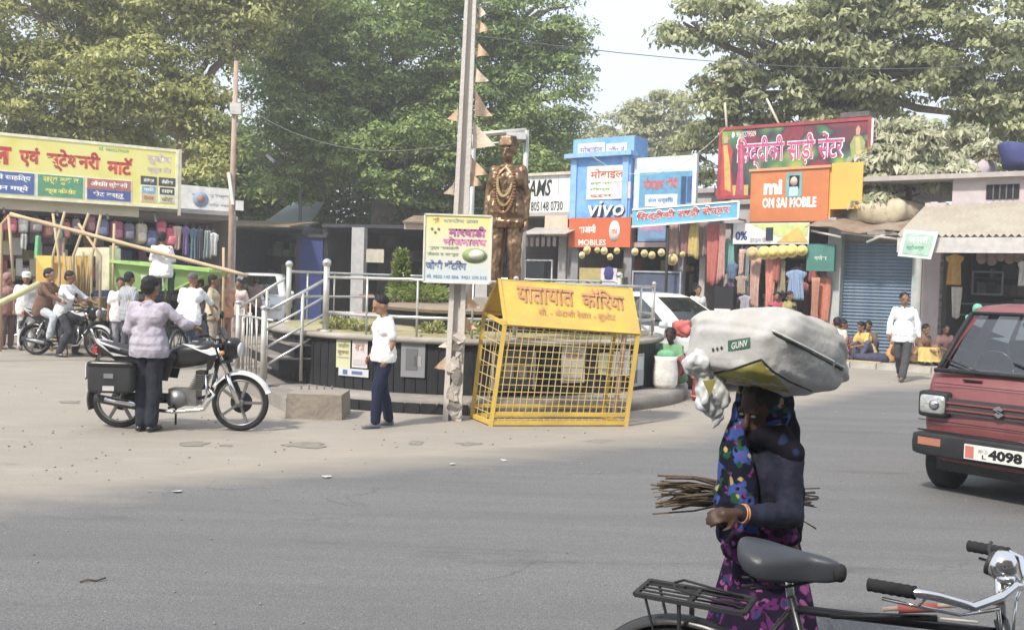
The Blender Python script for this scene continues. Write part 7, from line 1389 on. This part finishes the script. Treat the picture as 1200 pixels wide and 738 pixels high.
for y in (-.28, .28): MB().box((-.075, y, 1.03), (.03, .16, .012)).build('air_vent', blk, van)
npl = MB().box((.096, 0.0, .44), (.012, .50, .125)).build('number_plate', cm(.66, .66, .62), van); Mt = Matrix.Rotation(PI / 2, 4, 'Z')
def vt(s_, x0, x1, z0, z1, m, bold=.03, y=-.104): return text(s_, m, van, x0, x1, z0, z1, y, bold=bold, M=Mt)
vt('4098', -.05, .22, .395, .485, blk, .05); vt('MH 20', -.13, -.055, .44, .475, cm(.3, .3, .3), .01); vt('L', -.10, -.065, .395, .43, blk, .02); MB().box((.104, -.205, .44), (.004, .07, .10)).build('plate_sticker', cm(.55, .14, .12), van)
em = MB(); k = .052; Sx = [(-.9, .35), (0, 1), (.75, .45), (.30, .10), (0, .35), (-.25, .2), (.9, -.35), (0, -1), (-.75, -.45), (-.30, -.10), (0, -.35), (.25, -.2)]
em.add([(.052, x * k, .80 + z * k) for x, z in Sx] + [(.066, x * k, .80 + z * k) for x, z in Sx], [tuple(range(12, 24)), tuple(range(12))[::-1]] + [(i, (i + 1) % 12, (i + 1) % 12 + 12, i + 12) for i in range(12)]); em.build('emblem', chrome, van)
for y in (.33, -.33): st_ = MB().se((-1.25, y, .85), (.10, .24, .35), .4, .5, 16, 8).box((-1.0, y, .62), (.5, .46, .14)).build('seat', cm(.10, .10, .11), van); MB().se((-1.22, y, 1.26), (.05, .12, .10), .5, .6, 12, 6).build('headrest', cm(.10, .10, .11), st_)
MB().box((-.42, 0, 1.02), (.42, 1.20, .14)).build('dashboard', cm(.06, .06, .065), van); MB().tube([(-.62 + .0, -.33 + .17 * math.cos(a), 1.12 + .15 * math.sin(a)) for a in [k_ * PI / 8 for k_ in range(17)]], .012, 6).build('steering_wheel', blk, van); MB().se((-.62, 0, 1.52), (.015, .11, .03), .6, .6, 12, 6).build('inner_mirror', blk, van)
# white hatchback / people carrier behind the kiosk
wp = mat('white_paint', (.70, .71, .72), .3, .05, 3, spec=.5, coat=.5); silver = mat('car_silver', (.34, .35, .37), .3, .06, 3, metal=.3, coat=.5)
def hatch(loc, rz, label, m, scale=1.0):
    e = E('parked_car', loc, rz, label, 'car', 'cars by the square')
    low = [(.22, -.08, .74, .18, -3.95), (.40, .0, .80, .22, -4.0), (.62, .0, .83, .25, -4.0), (.80, -.10, .83, .25, -3.98), (.95, -.45, .81, .24, -3.95), (1.02, -.95, .80, .22, -3.92)]
    up = [(1.02, -.95, .80, .2, -3.92), (1.28, -1.30, .73, .2, -3.85), (1.52, -1.72, .64, .2, -3.7), (1.58, -1.90, .56, .22, -3.55), (1.60, -2.2, .40, .25, -3.2)]
    car_body(e, m, bplas, low, up, 4, cglass, (0, .03, .36, .38, .68, .70, 1.0)); MB().box((-.5, 0, .42), (.9, 1.3, .3)).build('engine_bay', blk, e)
    for s in (1, -1):
        car_wheel(e, -.75, s * .74, .31, alu); car_wheel(e, -3.2, s * .74, .31, alu); MB().se((-.10, s * .60, .70), (.12, .16, .09), .5, .6, 16, 8).build('headlight', cm(.6, .62, .64, kind='gloss'), e); MB().se((-1.15, s * .93, 1.06), (.06, .09, .06), .6, .6, 12, 6).build('mirror', m, e); MB().se((-3.95, s * .66, .85), (.05, .12, .16), .6, .6, 12, 6).build('tail_light', cm(.4, .03, .03, kind='gloss'), e)
    MB().box((.0, 0, .62), (.03, .8, .14)).build('grille', blk, e); MB().box((.02, 0, .42), (.02, .5, .11)).build('number_plate', cm(.66, .66, .62), e)
    for y in (.38, -.38): MB().se((-2.0, y, .95), (.12, .25, .34), .4, .5, 14, 8).build('seat', cm(.06, .06, .065), e)
    e.scale = (scale,) * 3; return e
c1 = hatch(Vector((4.2, 16.3, 0)), math.radians(-50), 'white car parked behind the right end of the round island', wp, 1.04)
c2 = copy_tree(c1, Vector((P(298, 330, 28.5).x, 28.5, 0)), math.radians(-80), 'white car mostly hidden behind the people right of the rusty pole')
c2.scale = (1.1, 1.1, 1.15)

# ---- carts on the left
gc = E('green_cart', (P(135, 330, 20.5).x, 20.5, 0), 0, 'large light green sloping-sided trolley with a man in white sitting on its rim', 'cart')
def w2(px, py, Y): return P(px, py, Y)
A0, A1, A2, A3 = w2(130, 306, 20.2), w2(246, 317, 20.2), w2(204, 338, 20.4), w2(137, 340, 20.4); green = mat('cart_green', (.26, .55, .13), .6, .15, 2, .1, 20, col2=(.40, .60, .22)); dz = Vector((0, 1.5, 0))
mb = MB(); mb.plate([A3, A2, A1, A0], -.04); mb.build('side_sheet', green, gc, world=True); MB().plate([A3 + dz, A2 + dz, A1 + dz, A0 + dz], -.04).build('side_sheet', green, gc, world=True); MB().plate([A1, A2, A2 + dz, A1 + dz], .04).build('end_sheet', green, gc, world=True); MB().plate([A3, A0, A0 + dz, A3 + dz], .04).build('end_sheet', green, gc, world=True); MB().plate([A2, A3, A3 + dz, A2 + dz], .04).build('floor_sheet', green, gc, world=True)
MB().bar(A0, A1, .07, .07).bar(A0 + dz, A1 + dz, .07, .07).bar(A0, A0 + dz, .07, .07).bar(A1, A1 + dz, .07, .07).build('rim', cm(.36, .58, .14), gc, world=True)
for t in (.15, .5, .85):
    for dy in (.02, 1.45): q = A3.lerp(A2, t); MB().bar((q.x, q.y + dy, q.z), (q.x, q.y + dy, 0), .04, .04).build('leg', cm(.08, .09, .06), gc, world=True)
for t in (.25, .75): q = A3.lerp(A2, t); MB().lathe([(.30, -.04), (.33, 0), (.30, .04)], 20, Matrix.Translation((q.x, q.y - .1, .33)) @ Rx).build('wheel', rub, gc, world=True)
q = [w2(165, 322, 20.05), w2(196, 325, 20.05), w2(190, 339, 20.1), w2(168, 338, 20.1)]; MB().plate(q[::-1], .02).build('white_patch', cm(.72, .74, .68), gc, world=True)
yc = E('yellow_cart', (P(75, 350, 20.8).x, 20.8, 0), 0, 'yellow and cream vendor cart with sugarcane sticks behind the two riders', 'cart'); yw = mat('cart_yellow', (.68, .50, .12), .7, .2, 3, col2=(.60, .38, .12))
MB().plate([w2(42, 345, 20.6), w2(106, 345, 20.6), w2(106, 301, 20.6), w2(42, 299, 20.6)], -.05).build('front_panel', yw, yc, world=True); MB().plate([w2(42, 300, 20.5), w2(66, 300, 20.5), w2(56, 322, 20.5)], -.03).build('pennant_flap', cm(.72, .52, .06), yc, world=True)
MB().plate([w2(112, 340, 20.6), w2(128, 340, 20.6), w2(128, 290, 20.6), w2(112, 290, 20.6)], -.6).plate([w2(88, 300, 20.6), w2(112, 300, 20.6), w2(112, 290, 20.6), w2(88, 290, 20.6)], -.5).build('cabinet', cm(.72, .68, .46), yc, world=True); MB().box(w2(85, 345, 21) - Vector((0, 0, .3)), (1.6, .9, .5)).build('cart_base', cm(.4, .3, .15), yc, world=True)
for i in range(9): a = w2(80 + i * 3, 345, 20.45); MB().tube([a, w2(74 + i * 4 + rnd.uniform(-3, 3), 298 + rnd.uniform(-4, 4), 20.45)], .022, 6).build('sugarcane', cm(.42, .32, .14), yc, world=True)
for px in (50, 120): q = w2(px, 345, 20.7); MB().lathe([(.26, -.03), (.30, 0), (.26, .03)], 20, Matrix.Translation((q.x, q.y - .15, .30)) @ Rx).build('wheel', rub, yc, world=True)
bamb = mat('bamboo', (.60, .48, .32), .7, .15, 4, .1, 20, col2=(.48, .36, .22))
e = E('bamboo_barrier', w2(150, 285, 19.3), 0, 'long bamboo pole slanting across in front of the stationery shop', 'pole'); pts = [w2(12 + 278 * k / 20, 251 + 72 * k / 20, 19.3) for k in range(21)]; MB().tube(pts, [.040 if k % 3 else .047 for k in range(21)], 8).build('pole', bamb, e, world=True)
for i, (a, b, Y) in enumerate((((10, 252), (16, 330), 19.6), ((2, 262), (14, 250), 19.6), ((62, 300), (76, 248), 20), ((70, 310), (62, 250), 20), ((86, 300), (104, 250), 20), ((118, 300), (92, 262), 20), ((108, 300), (118, 252), 20), ((132, 330), (134, 262), 20.2), ((262, 330), (262, 290), 19.4))):
    e = E('bamboo_stick', w2(*b, Y), 0, 'bare upright bamboo stick before the stationery shop, %s from the left' % ORD[i], 'stick', 'bamboo sticks in front of the stationery shop'); lo = w2(*b, Y); MB().tube([w2(*a, Y), w2(*b, Y)] if a[1] < b[1] else [w2(*b, Y), w2(*a, Y), Vector((w2(*a, Y).x, Y, .0))], .028, 6).build('stick', bamb, e, world=True)
e = E('yellow_barrier_pole', w2(20, 350, 17.5), 0, 'pale yellow pole entering from the left edge in front of the riders', 'pole'); MB().tube([w2(-60, 385, 17), w2(47, 332, 17.5)], .06, 10).build('pole', cm(.58, .52, .26), e, world=True)
for i, (px, nm) in enumerate(((398, 'white'), (412, 'white'), (428, 'pink'), (442, 'cream'), (470, 'white'))):
    f = Vector((P(px, 340, 24).x, 24, 0)); e = E('plastic_chair', f, math.radians(170 + 8 * i), '%s plastic chair behind the island railing, %s from the left' % (nm, ORD[i]), 'chair', 'plastic chairs behind the island'); m = cm(*{'white': (.70, .70, .68), 'pink': (.62, .38, .42), 'cream': (.60, .50, .38)}[nm], kind='gloss'); bk = MB()
    for k in range(6): bk.bar((-.18 + k * .072, .22, .46), (-.20 + k * .08, .30, .86), .012, .035)
    bk.bar((-.24, .30, .88), (.24, .30, .88), .03, .06).build('backrest', m, e); MB().se((0, 0, .43), (.24, .24, .022), .3, .4, 20, 6).build('seat', m, e)
    for sx_ in (1, -1):
        for sy_ in (1, -1): MB().bar((sx_ * .20, sy_ * .19, .42), (sx_ * .24, sy_ * .23, 0), .04, .04).build('leg', m, e)
        MB().tube([(sx_ * .24, -.2, .42), (sx_ * .26, -.18, .64), (sx_ * .25, .26, .66)], .02, 6).build('armrest', m, e)
# ============================================================ woman carrying a sack and firewood
from mathutils.bvhtree import BVHTree
def floral_mat(name, base, cols, scale):
    m = bpy.data.materials.new(name); m.use_nodes = True; t = m.node_tree; b = t.nodes['Principled BSDF']; b.inputs['Roughness'].default_value = .9; b.inputs['Specular IOR Level'].default_value = .15
    tc = t.nodes.new('ShaderNodeTexCoord'); last = None
    nz = t.nodes.new('ShaderNodeTexNoise'); nz.inputs['Scale'].default_value = scale * .9; nz.inputs['Detail'].default_value = 2; t.links.new(tc.outputs['Object'], nz.inputs['Vector'])
    vm = t.nodes.new('ShaderNodeVectorMath'); vm.operation = 'MULTIPLY_ADD'; vm.inputs[1].default_value = (.09, .09, .09); t.links.new(nz.outputs['Color'], vm.inputs[0]); t.links.new(tc.outputs['Object'], vm.inputs[2])
    col = None
    for i, (c, sc, th) in enumerate(cols):
        mp = t.nodes.new('ShaderNodeMapping'); mp.inputs['Location'].default_value = (i * 3.3, i * 1.7, i * .9); t.links.new(vm.outputs[0], mp.inputs[0])
        v = t.nodes.new('ShaderNodeTexVoronoi'); v.inputs['Scale'].default_value = scale * sc; t.links.new(mp.outputs[0], v.inputs['Vector'])
        r = t.nodes.new('ShaderNodeMapRange'); r.inputs['From Min'].default_value = th; r.inputs['From Max'].default_value = th - .06; t.links.new(v.outputs['Distance'], r.inputs['Value'])
        mx = t.nodes.new('ShaderNodeMix'); mx.data_type = 'RGBA'; mx.inputs['A'].default_value = (*base, 1); mx.inputs['B'].default_value = (*c, 1)
        if col: t.links.new(col, mx.inputs['A'])
        t.links.new(r.outputs[0], mx.inputs['Factor']); col = mx.outputs['Result']
    t.links.new(col, b.inputs['Base Color']); return m
fl_top = floral_mat('sari_floral_blue', (.008, .010, .022), [((.04, .07, .24), 1.0, .50), ((.015, .06, .03), 1.3, .40), ((.006, .006, .012), 2.2, .34), ((.36, .29, .10), 1.25, .25), ((.14, .03, .11), 1.7, .24)], 13)
fl_bot = floral_mat('sari_floral_magenta', (.012, .006, .020), [((.085, .018, .09), 1.2, .50), ((.20, .06, .17), 1.7, .32), ((.01, .008, .02), 2.3, .36), ((.02, .03, .10), 1.1, .24)], 12)
dark_veil = floral_mat('sari_dark', (.008, .007, .012), [((.06, .02, .02), 1.4, .26), ((.02, .03, .08), 1.0, .3)], 10)
blouse = mat('navy_blouse', (.012, .014, .030), .8, .25, 12, .3, 40)
base = Vector((P(897, 700, 3.72).x, 3.74, 0)); Wv = lambda px, py, Y: P(px, py, Y)
hx = base.x
wo, WJ = person(base, math.radians(-42), 'woman in a navy blouse and dark floral sari with a sack on her head', 1.50, skin='dark', hair='bun', build_=.78, bottom=(.1, .02, .1), botm=fl_bot, skirt='long', sleeve='long', vox=.0075, shoes=None, face=(-.25, -1, -.25),
    wpose=dict(hed=Wv(893, 482, 3.72), nek=Wv(899, 514, 3.75), che=Wv(902, 556, 3.76), wai=Wv(899, 612, 3.77), pel=Wv(896, 655, 3.77), sl=Wv(925, 532, 3.66), el=Wv(927, 606, 3.60), wl=Wv(866, 601, 3.50), gl=Wv(838, 604, 3.48), sr=Wv(873, 530, 3.86), er=Wv(856, 590, 3.90), wr=Wv(848, 612, 3.70), gr=Wv(836, 596, 3.56),
        hl=Vector((hx + .07, 3.70, .72)), hr=Vector((hx - .07, 3.80, .72)), kl=Vector((hx + .07, 3.66, .40)), kr=Vector((hx - .09, 3.76, .40)), al=Vector((hx + .07, 3.70, .08)), ar=Vector((hx - .09, 3.80, .08))))
def wcloth(caps, name, m, vox=.010, wr=.010, fn=None, label=None):
    mb = MB()
    for c in caps: a, b, ra, rb = c; mb.capsule(Wv(*a), Wv(*b), ra, rb, 12)
    return remesh(mb, name, m, wo, vox, 4, wr, 14, world=True, fn=fn, label=label)
hd_ = Wv(893, 482, 3.72); fcen = Wv(884, 486, 3.60)
def openf(q):
    d = (q - fcen).length
    return q + Vector((.1, .35, 0)) * max(0, .085 - d) * 3 if d < .085 else q
# veil: over the head, down her right side in front, and down the back
wcloth([((896, 470, 3.76), (898, 488, 3.78), .120, .110), ((872, 478, 3.74), (860, 530, 3.74), .045, .06), ((860, 530, 3.74), (852, 590, 3.74), .06, .055), ((852, 590, 3.72), (852, 625, 3.72), .055, .045), ((868, 540, 3.68), (872, 600, 3.66), .05, .06), ((872, 600, 3.66), (878, 640, 3.66), .06, .07)], 'sari_drape', fl_top, fn=openf)
wcloth([((912, 472, 3.76), (922, 505, 3.74), .06, .055), ((922, 505, 3.74), (926, 545, 3.76), .05, .045), ((926, 545, 3.80), (931, 600, 3.82), .045, .045), ((931, 600, 3.82), (928, 630, 3.82), .045, .04), ((905, 500, 3.84), (905, 610, 3.90), .09, .10), ((890, 508, 3.70), (912, 514, 3.70), .050, .055), ((912, 514, 3.68), (926, 530, 3.66), .055, .055)], 'veil', dark_veil)
wcloth([((868, 632, 3.62), (925, 628, 3.68), .050, .045), ((862, 640, 3.66), (900, 660, 3.6), .06, .06)], 'waist_fold', fl_bot)
for s in range(3): a = 2 * PI * s; 
bg_ = MB(); torus(bg_, (0, 0, 0), .032, .004, 20, 6); 
for q, t_ in enumerate((.86, .90)): c = WJ['el'].lerp(WJ['wl'], t_ + .04); o = MB(); torus(o, (0, 0, 0), .034, .0035, 20, 6, (Matrix.Translation(c) @ (WJ['wl'] - WJ['el']).to_track_quat('Y', 'Z').to_matrix().to_4x4())); o.build('bangle', cm(.5, .2, .05, kind='gloss'), wo)
wcloth([((922, 531, 3.68), (927, 603, 3.61),   .060, .056), ((927, 603, 3.61), (900, 605, 3.55), .056, .048), ((900, 605, 3.55), (872, 601, 3.51), .048, .037), ((916, 524, 3.70), (888, 520, 3.78), .062, .062), ((888, 524, 3.79), (874, 532, 3.84), .06, .058),
    ((908, 536, 3.76), (892, 540, 3.78), .10, .09), ((902, 550, 3.76), (900, 618, 3.77), .108, .11), ((873, 531, 3.86), (857, 588, 3.89), .055, .052), ((922, 534, 3.69), (912, 560, 3.74), .065, .085)], 'blouse', blouse, .008, .012)
# the big sack
sc_o = Wv(910, 411, 3.76); sk = E('large_sack', sc_o, 0, 'big white woven sack with a yellow-green printed flap, balanced on the woman head', 'sack')
ax_ = (Wv(992, 424, 3.98) - Wv(832, 410, 3.60)); ux = ax_.normalized(); up_ = Vector((0, 0, 1)); up_ = (up_ - ux * up_.dot(ux)).normalized(); yy = up_.cross(ux)
Ms_ = Matrix((ux, yy, up_)).transposed().to_4x4()
def sackf(p):
    t = p.x / .31; tp = max(0, t); tn = max(0, -t)
    q = Vector((p.x, p.y * (1 - .14 * t), p.z * (1.12 * (1 - .62 * tp) * (1 - .25 * tn * tn) if p.z > 0 else .98 * (1 - .42 * tp) * (1 - .15 * tn)) - .055 * tp * tp))
    q.z += .010 * math.sin(t * 7 + p.y * 9) * (p.z > -.05)
    q.z += -.020 * max(0, -q.z / .13) * math.cos(t * 2)
    if p.y < 0: q.y += .030 * max(0, min(1, (-p.z - .02 + .22 * t) * 9)) * max(0, min(1, (t + .15) * 3)) - .014 * max(0, 1 - abs(p.z - .07 + .16 * t) * 22) * (t > -.1)
    n1 = noise.noise(Vector((q.x * 5, q.y * 5, q.z * 7))) * .026 + noise.noise(Vector((q.x * 16, q.y * 10, q.z * 12))) * .010 + noise.noise(Vector((q.x * 11 + q.z * 26, 5, q.z * 10))) * .008 + abs(noise.noise(Vector((q.x * 8 + q.z * 14, q.y * 9, 3)))) * -.020 + abs(noise.noise(Vector((q.x * 15 - q.z * 18, q.y * 12, 7)))) * -.010
    return q + q.normalized() * n1
wov = mat('woven_sack', (.50, .50, .505), .65, .06, 5, .3, 22, spec=.3, col2=(.40, .385, .36), s2=5)
sbd = MB().se((0, 0, 0), (.315, .235, .150), .42, .42, 110, 56, Ms_, sackf).build('sack_body', wov, sk)
bvh = BVHTree.FromPolygons([Vector(v.co) + sc_o for v in sbd.data.vertices], [tuple(p.vertices) for p in sbd.data.polygons])
def hit(px, py, lift=.003):
    r = ray(px, py).normalized(); h = bvh.ray_cast(CAM, r)
    return (h[0] - r * lift, True) if h[0] is not None else (None, False)
def patch(poly_rows, name, m, n=26, k=10, lift=.003):
    """cloth patch lying on the sack: rows given as (left px,py) (right px,py) at top and bottom polylines"""
    top_, bot_ = poly_rows; mb = MB(); vs = []; ok = []
    def at(pl, t):
        L = len(pl) - 1; i = min(L - 1, int(t * L)); f = t * L - i; return (pl[i][0] + (pl[i + 1][0] - pl[i][0]) * f, pl[i][1] + (pl[i + 1][1] - pl[i][1]) * f)
    for i in range(n + 1):
        a, b = at(top_, i / n), at(bot_, i / n)
        for j in range(k + 1):
            f = j / k; p, o = hit(a[0] + (b[0] - a[0]) * f, a[1] + (b[1] - a[1]) * f, lift); vs.append(p - sc_o if o else Vector((0, 0, 0))); ok.append(o)
    fs = [(i * (k + 1) + j, (i + 1) * (k + 1) + j, (i + 1) * (k + 1) + j + 1, i * (k + 1) + j + 1) for i in range(n) for j in range(k)]; fs = [f for f in fs if all(ok[q] for q in f)]
    return mb.add(vs, fs, None, True).build(name, m, sk)
def seam(pts, r, name, m, lift=.002):
    out = []
    for a, b in zip(pts, pts[1:]):
        for k in range(8):
            p, o = hit(a[0] + (b[0] - a[0]) * k / 8, a[1] + (b[1] - a[1]) * k / 8, lift)
            if o: out.append(p - sc_o)
    if len(out) > 2: MB().tube(out, r, 6).build(name, m, sk)
olive = mat('olive_print', (.36, .34, .07), .55, .15, 12, col2=(.28, .25, .07), s2=6); dkp = cm(.035, .045, .04)
patch(([(826, 441), (860, 434), (892, 423)], [(828, 462), (850, 453), (905, 455)]), 'printed_flap', olive)
patch(([(892, 423), (900, 434), (915, 446)], [(893, 456), (906, 457), (925, 460)]), 'printed_flap', olive, 12, 8)
seam([(826, 440), (860, 432), (892, 421), (905, 434), (925, 447), (955, 460)], .0035, 'seam_edge', dkp)
seam([(905, 387), (925, 397), (945, 407), (970, 420), (992, 432)], .005, 'piping', cm(.62, .62, .60)); seam([(906, 390), (925, 400.5), (945, 410.5), (970, 424), (990, 435)], .0035, 'seam_edge', dkp)
patch(([(853, 399), (879, 395)], [(853, 412), (879, 407)]), 'logo_patch', cm(.05, .16, .10), 10, 4, .0035)
def sack_text(s_, x0, x1, y0a, y0b, h, m, lift=.006):
    cu = bpy.data.curves.new('lettering', 'FONT'); cu.body = s_; cu.offset = .02; cu.resolution_u = 2; o = bpy.data.objects.new('lettering', cu); me = evaluated(o); JUNK.extend((o, cu)); mn = [min(v.co[i] for v in me.vertices) for i in (0, 1)]; mx = [max(v.co[i] for v in me.vertices) for i in (0, 1)]
    for v in me.vertices:
        u = (v.co.x - mn[0]) / (mx[0] - mn[0]); w_ = (v.co.y - mn[1]) / (mx[1] - mn[1]); p, ok = hit(x0 + (x1 - x0) * u, y0a + (y0b - y0a) * u - h * w_, lift); v.co = (p - sc_o) if ok else Vector((0, 0, 0))
    me.materials.append(m); me.update(); o = bpy.data.objects.new('lettering', me); COL.objects.link(o); o.parent = sk
sack_text('GUNV', 857, 876, 409.5, 405.5, 8, cm(.78, .80, .76)); 
for i in range(3): sack_text('•', 834 + i * 5, 837 + i * 5, 412 - i, 412 - i, 4.5, dkp)
# plastic bag tied to the sack
pl = mat('white_plastic', (.52, .53, .54), .35, .08, 6, .2, 30, spec=.5)
bgE = E('plastic_bag', Wv(820, 430, 3.66), 0, 'crumpled white plastic bag tied to the left end of the sack and hanging down', 'bag')
mb = MB(); c0 = Wv(820, 430, 3.66)
for (a, b, ra, rb) in (((812, 426, 3.66), (824, 424, 3.68), .045, .05), ((822, 428, 3.68), (838, 432, 3.70), .05, .04), ((826, 440, 3.68), (828, 474, 3.68), .030, .040), ((828, 474, 3.68), (838, 482, 3.68), .040, .03), ((838, 430, 3.68), (846, 468, 3.68), .02, .035)): mb.capsule(Wv(*a), Wv(*b), ra, rb, 12)
remesh(mb, 'bag', pl, bgE, .006, 3, .016, 26, world=True)
mb = MB(); [mb.capsule(Wv(*a), Wv(*b), ra, rb, 10) for (a, b, ra, rb) in (((842, 488, 3.68), (836, 500, 3.68), .02, .008), ((832, 455, 3.64), (826, 470, 3.64), .012, .02))]; remesh(mb, 'knotted_end', pl, bgE, .006, 2, .012, 24, world=True)
patch_o = cm(.42, .38, .08); MB().plate([Wv(824, 446, 3.585), Wv(840, 444, 3.60), Wv(832, 464, 3.60)], .004).build('printed_corner', patch_o, bgE, world=True)
# firewood
fw_ = E('firewood_bundle', Wv(860, 582, 3.86), math.radians(0), 'bundle of dry dark sticks held under the woman arm', 'firewood'); bkm = mat('stick_bark', (.075, .055, .04), .9, .35, 12, .5, 40, col2=(.16, .125, .09), s2=5); r_ = random.Random(4)
for i in range(34):
    a = Wv(r_.uniform(762, 800), 560 + i * 1.15 + r_.uniform(-4, 4), 3.74 + r_.uniform(-.07, .07)); b = Wv(r_.uniform(905, 925) if i % 3 else r_.uniform(938, 962), 566 + r_.uniform(0, 26) + (i % 3 == 0) * r_.uniform(-3, 12), 3.88 + r_.uniform(-.05, .06))
    m_ = a.lerp(b, .5) + Vector((0, .02, (Wv(850, 581 + (i - 17) * .5, 3.8).z - a.lerp(b, .5).z) * .7)); rr = r_.uniform(.0025, .0075)
    MB().tube([a, a.lerp(m_, .5) + Vector((0, 0, r_.uniform(-.022, .022))), m_, b], [rr * r_.uniform(.6, 1), rr, rr, rr * .7], 6).build('stick', bkm, fw_, world=True)
for i, (a, b) in enumerate((((776, 563), (800, 570)), ((772, 591), (795, 580)), ((938, 608), (956, 619)), ((770, 585), (790, 575)))): p, q = Wv(*a, 3.72), Wv(*b, 3.78); MB().tube([p, q], [.002, .004], 5).build('twig', bkm, fw_, world=True)
# ============================================================ haze
hz = MB().box((0, 40, 14), (260, 190, 32)); ho = hz.build('haze', bpy.data.materials.new('haze_air'), kind='stuff')
hm_ = ho.data.materials[0]; hm_.use_nodes = True; t = hm_.node_tree
for n in list(t.nodes): t.nodes.remove(n)
o_ = t.nodes.new('ShaderNodeOutputMaterial'); pv_ = t.nodes.new('ShaderNodeVolumePrincipled'); pv_.inputs['Color'].default_value = (.95, .95, .95, 1); pv_.inputs['Density'].default_value = .0036; pv_.inputs['Anisotropy'].default_value = .3
t.links.new(pv_.outputs[0], o_.inputs['Volume'])
# ============================================================ unseen building added behind the viewpoint to shade the near road and woman
bb_ = E('added_shade_building', Vector((-2, -3.2, 0)), 0, 'unseen two storey cream building added behind the viewpoint to shade the near road', 'building')
cw = mat('cream_wall', (.50, .45, .37), .9, .12, 1, .2, 8, col2=(.38, .34, .28)); HB_ = 7.6
MB().box((0, -4, HB_ / 2), (34, 8, HB_)).build('wall', cw, bb_); MB().box((0, -3.6, HB_ + .1), (34.8, 8.6, .2)).build('roof', cm(.36, .34, .31), bb_)
for fl in range(2):
    MB().box((0, .16, 3.6 * (fl + 1) - .1), (34, .5, .14)).build('ledge', cm(.42, .39, .34), bb_)
    for i in range(11):
        x = -15.5 + i * 3.1; f_ = MB().box((x, .03, 3.6 * fl + 1.75), (1.5, .09, 1.6)).build('window', cm(.16, .12, .09), bb_); MB().box((x, .085, 3.6 * fl + 1.75), (1.3, .02, 1.4)).build('pane', glass('shop_glass'), f_); MB().box((x, .10, 3.6 * fl + 1.75), (.06, .03, 1.4)).build('mullion', cm(.16, .12, .09), f_)
bpy.data.batch_remove(JUNK)
bpy.data.scenes.remove(TMP)
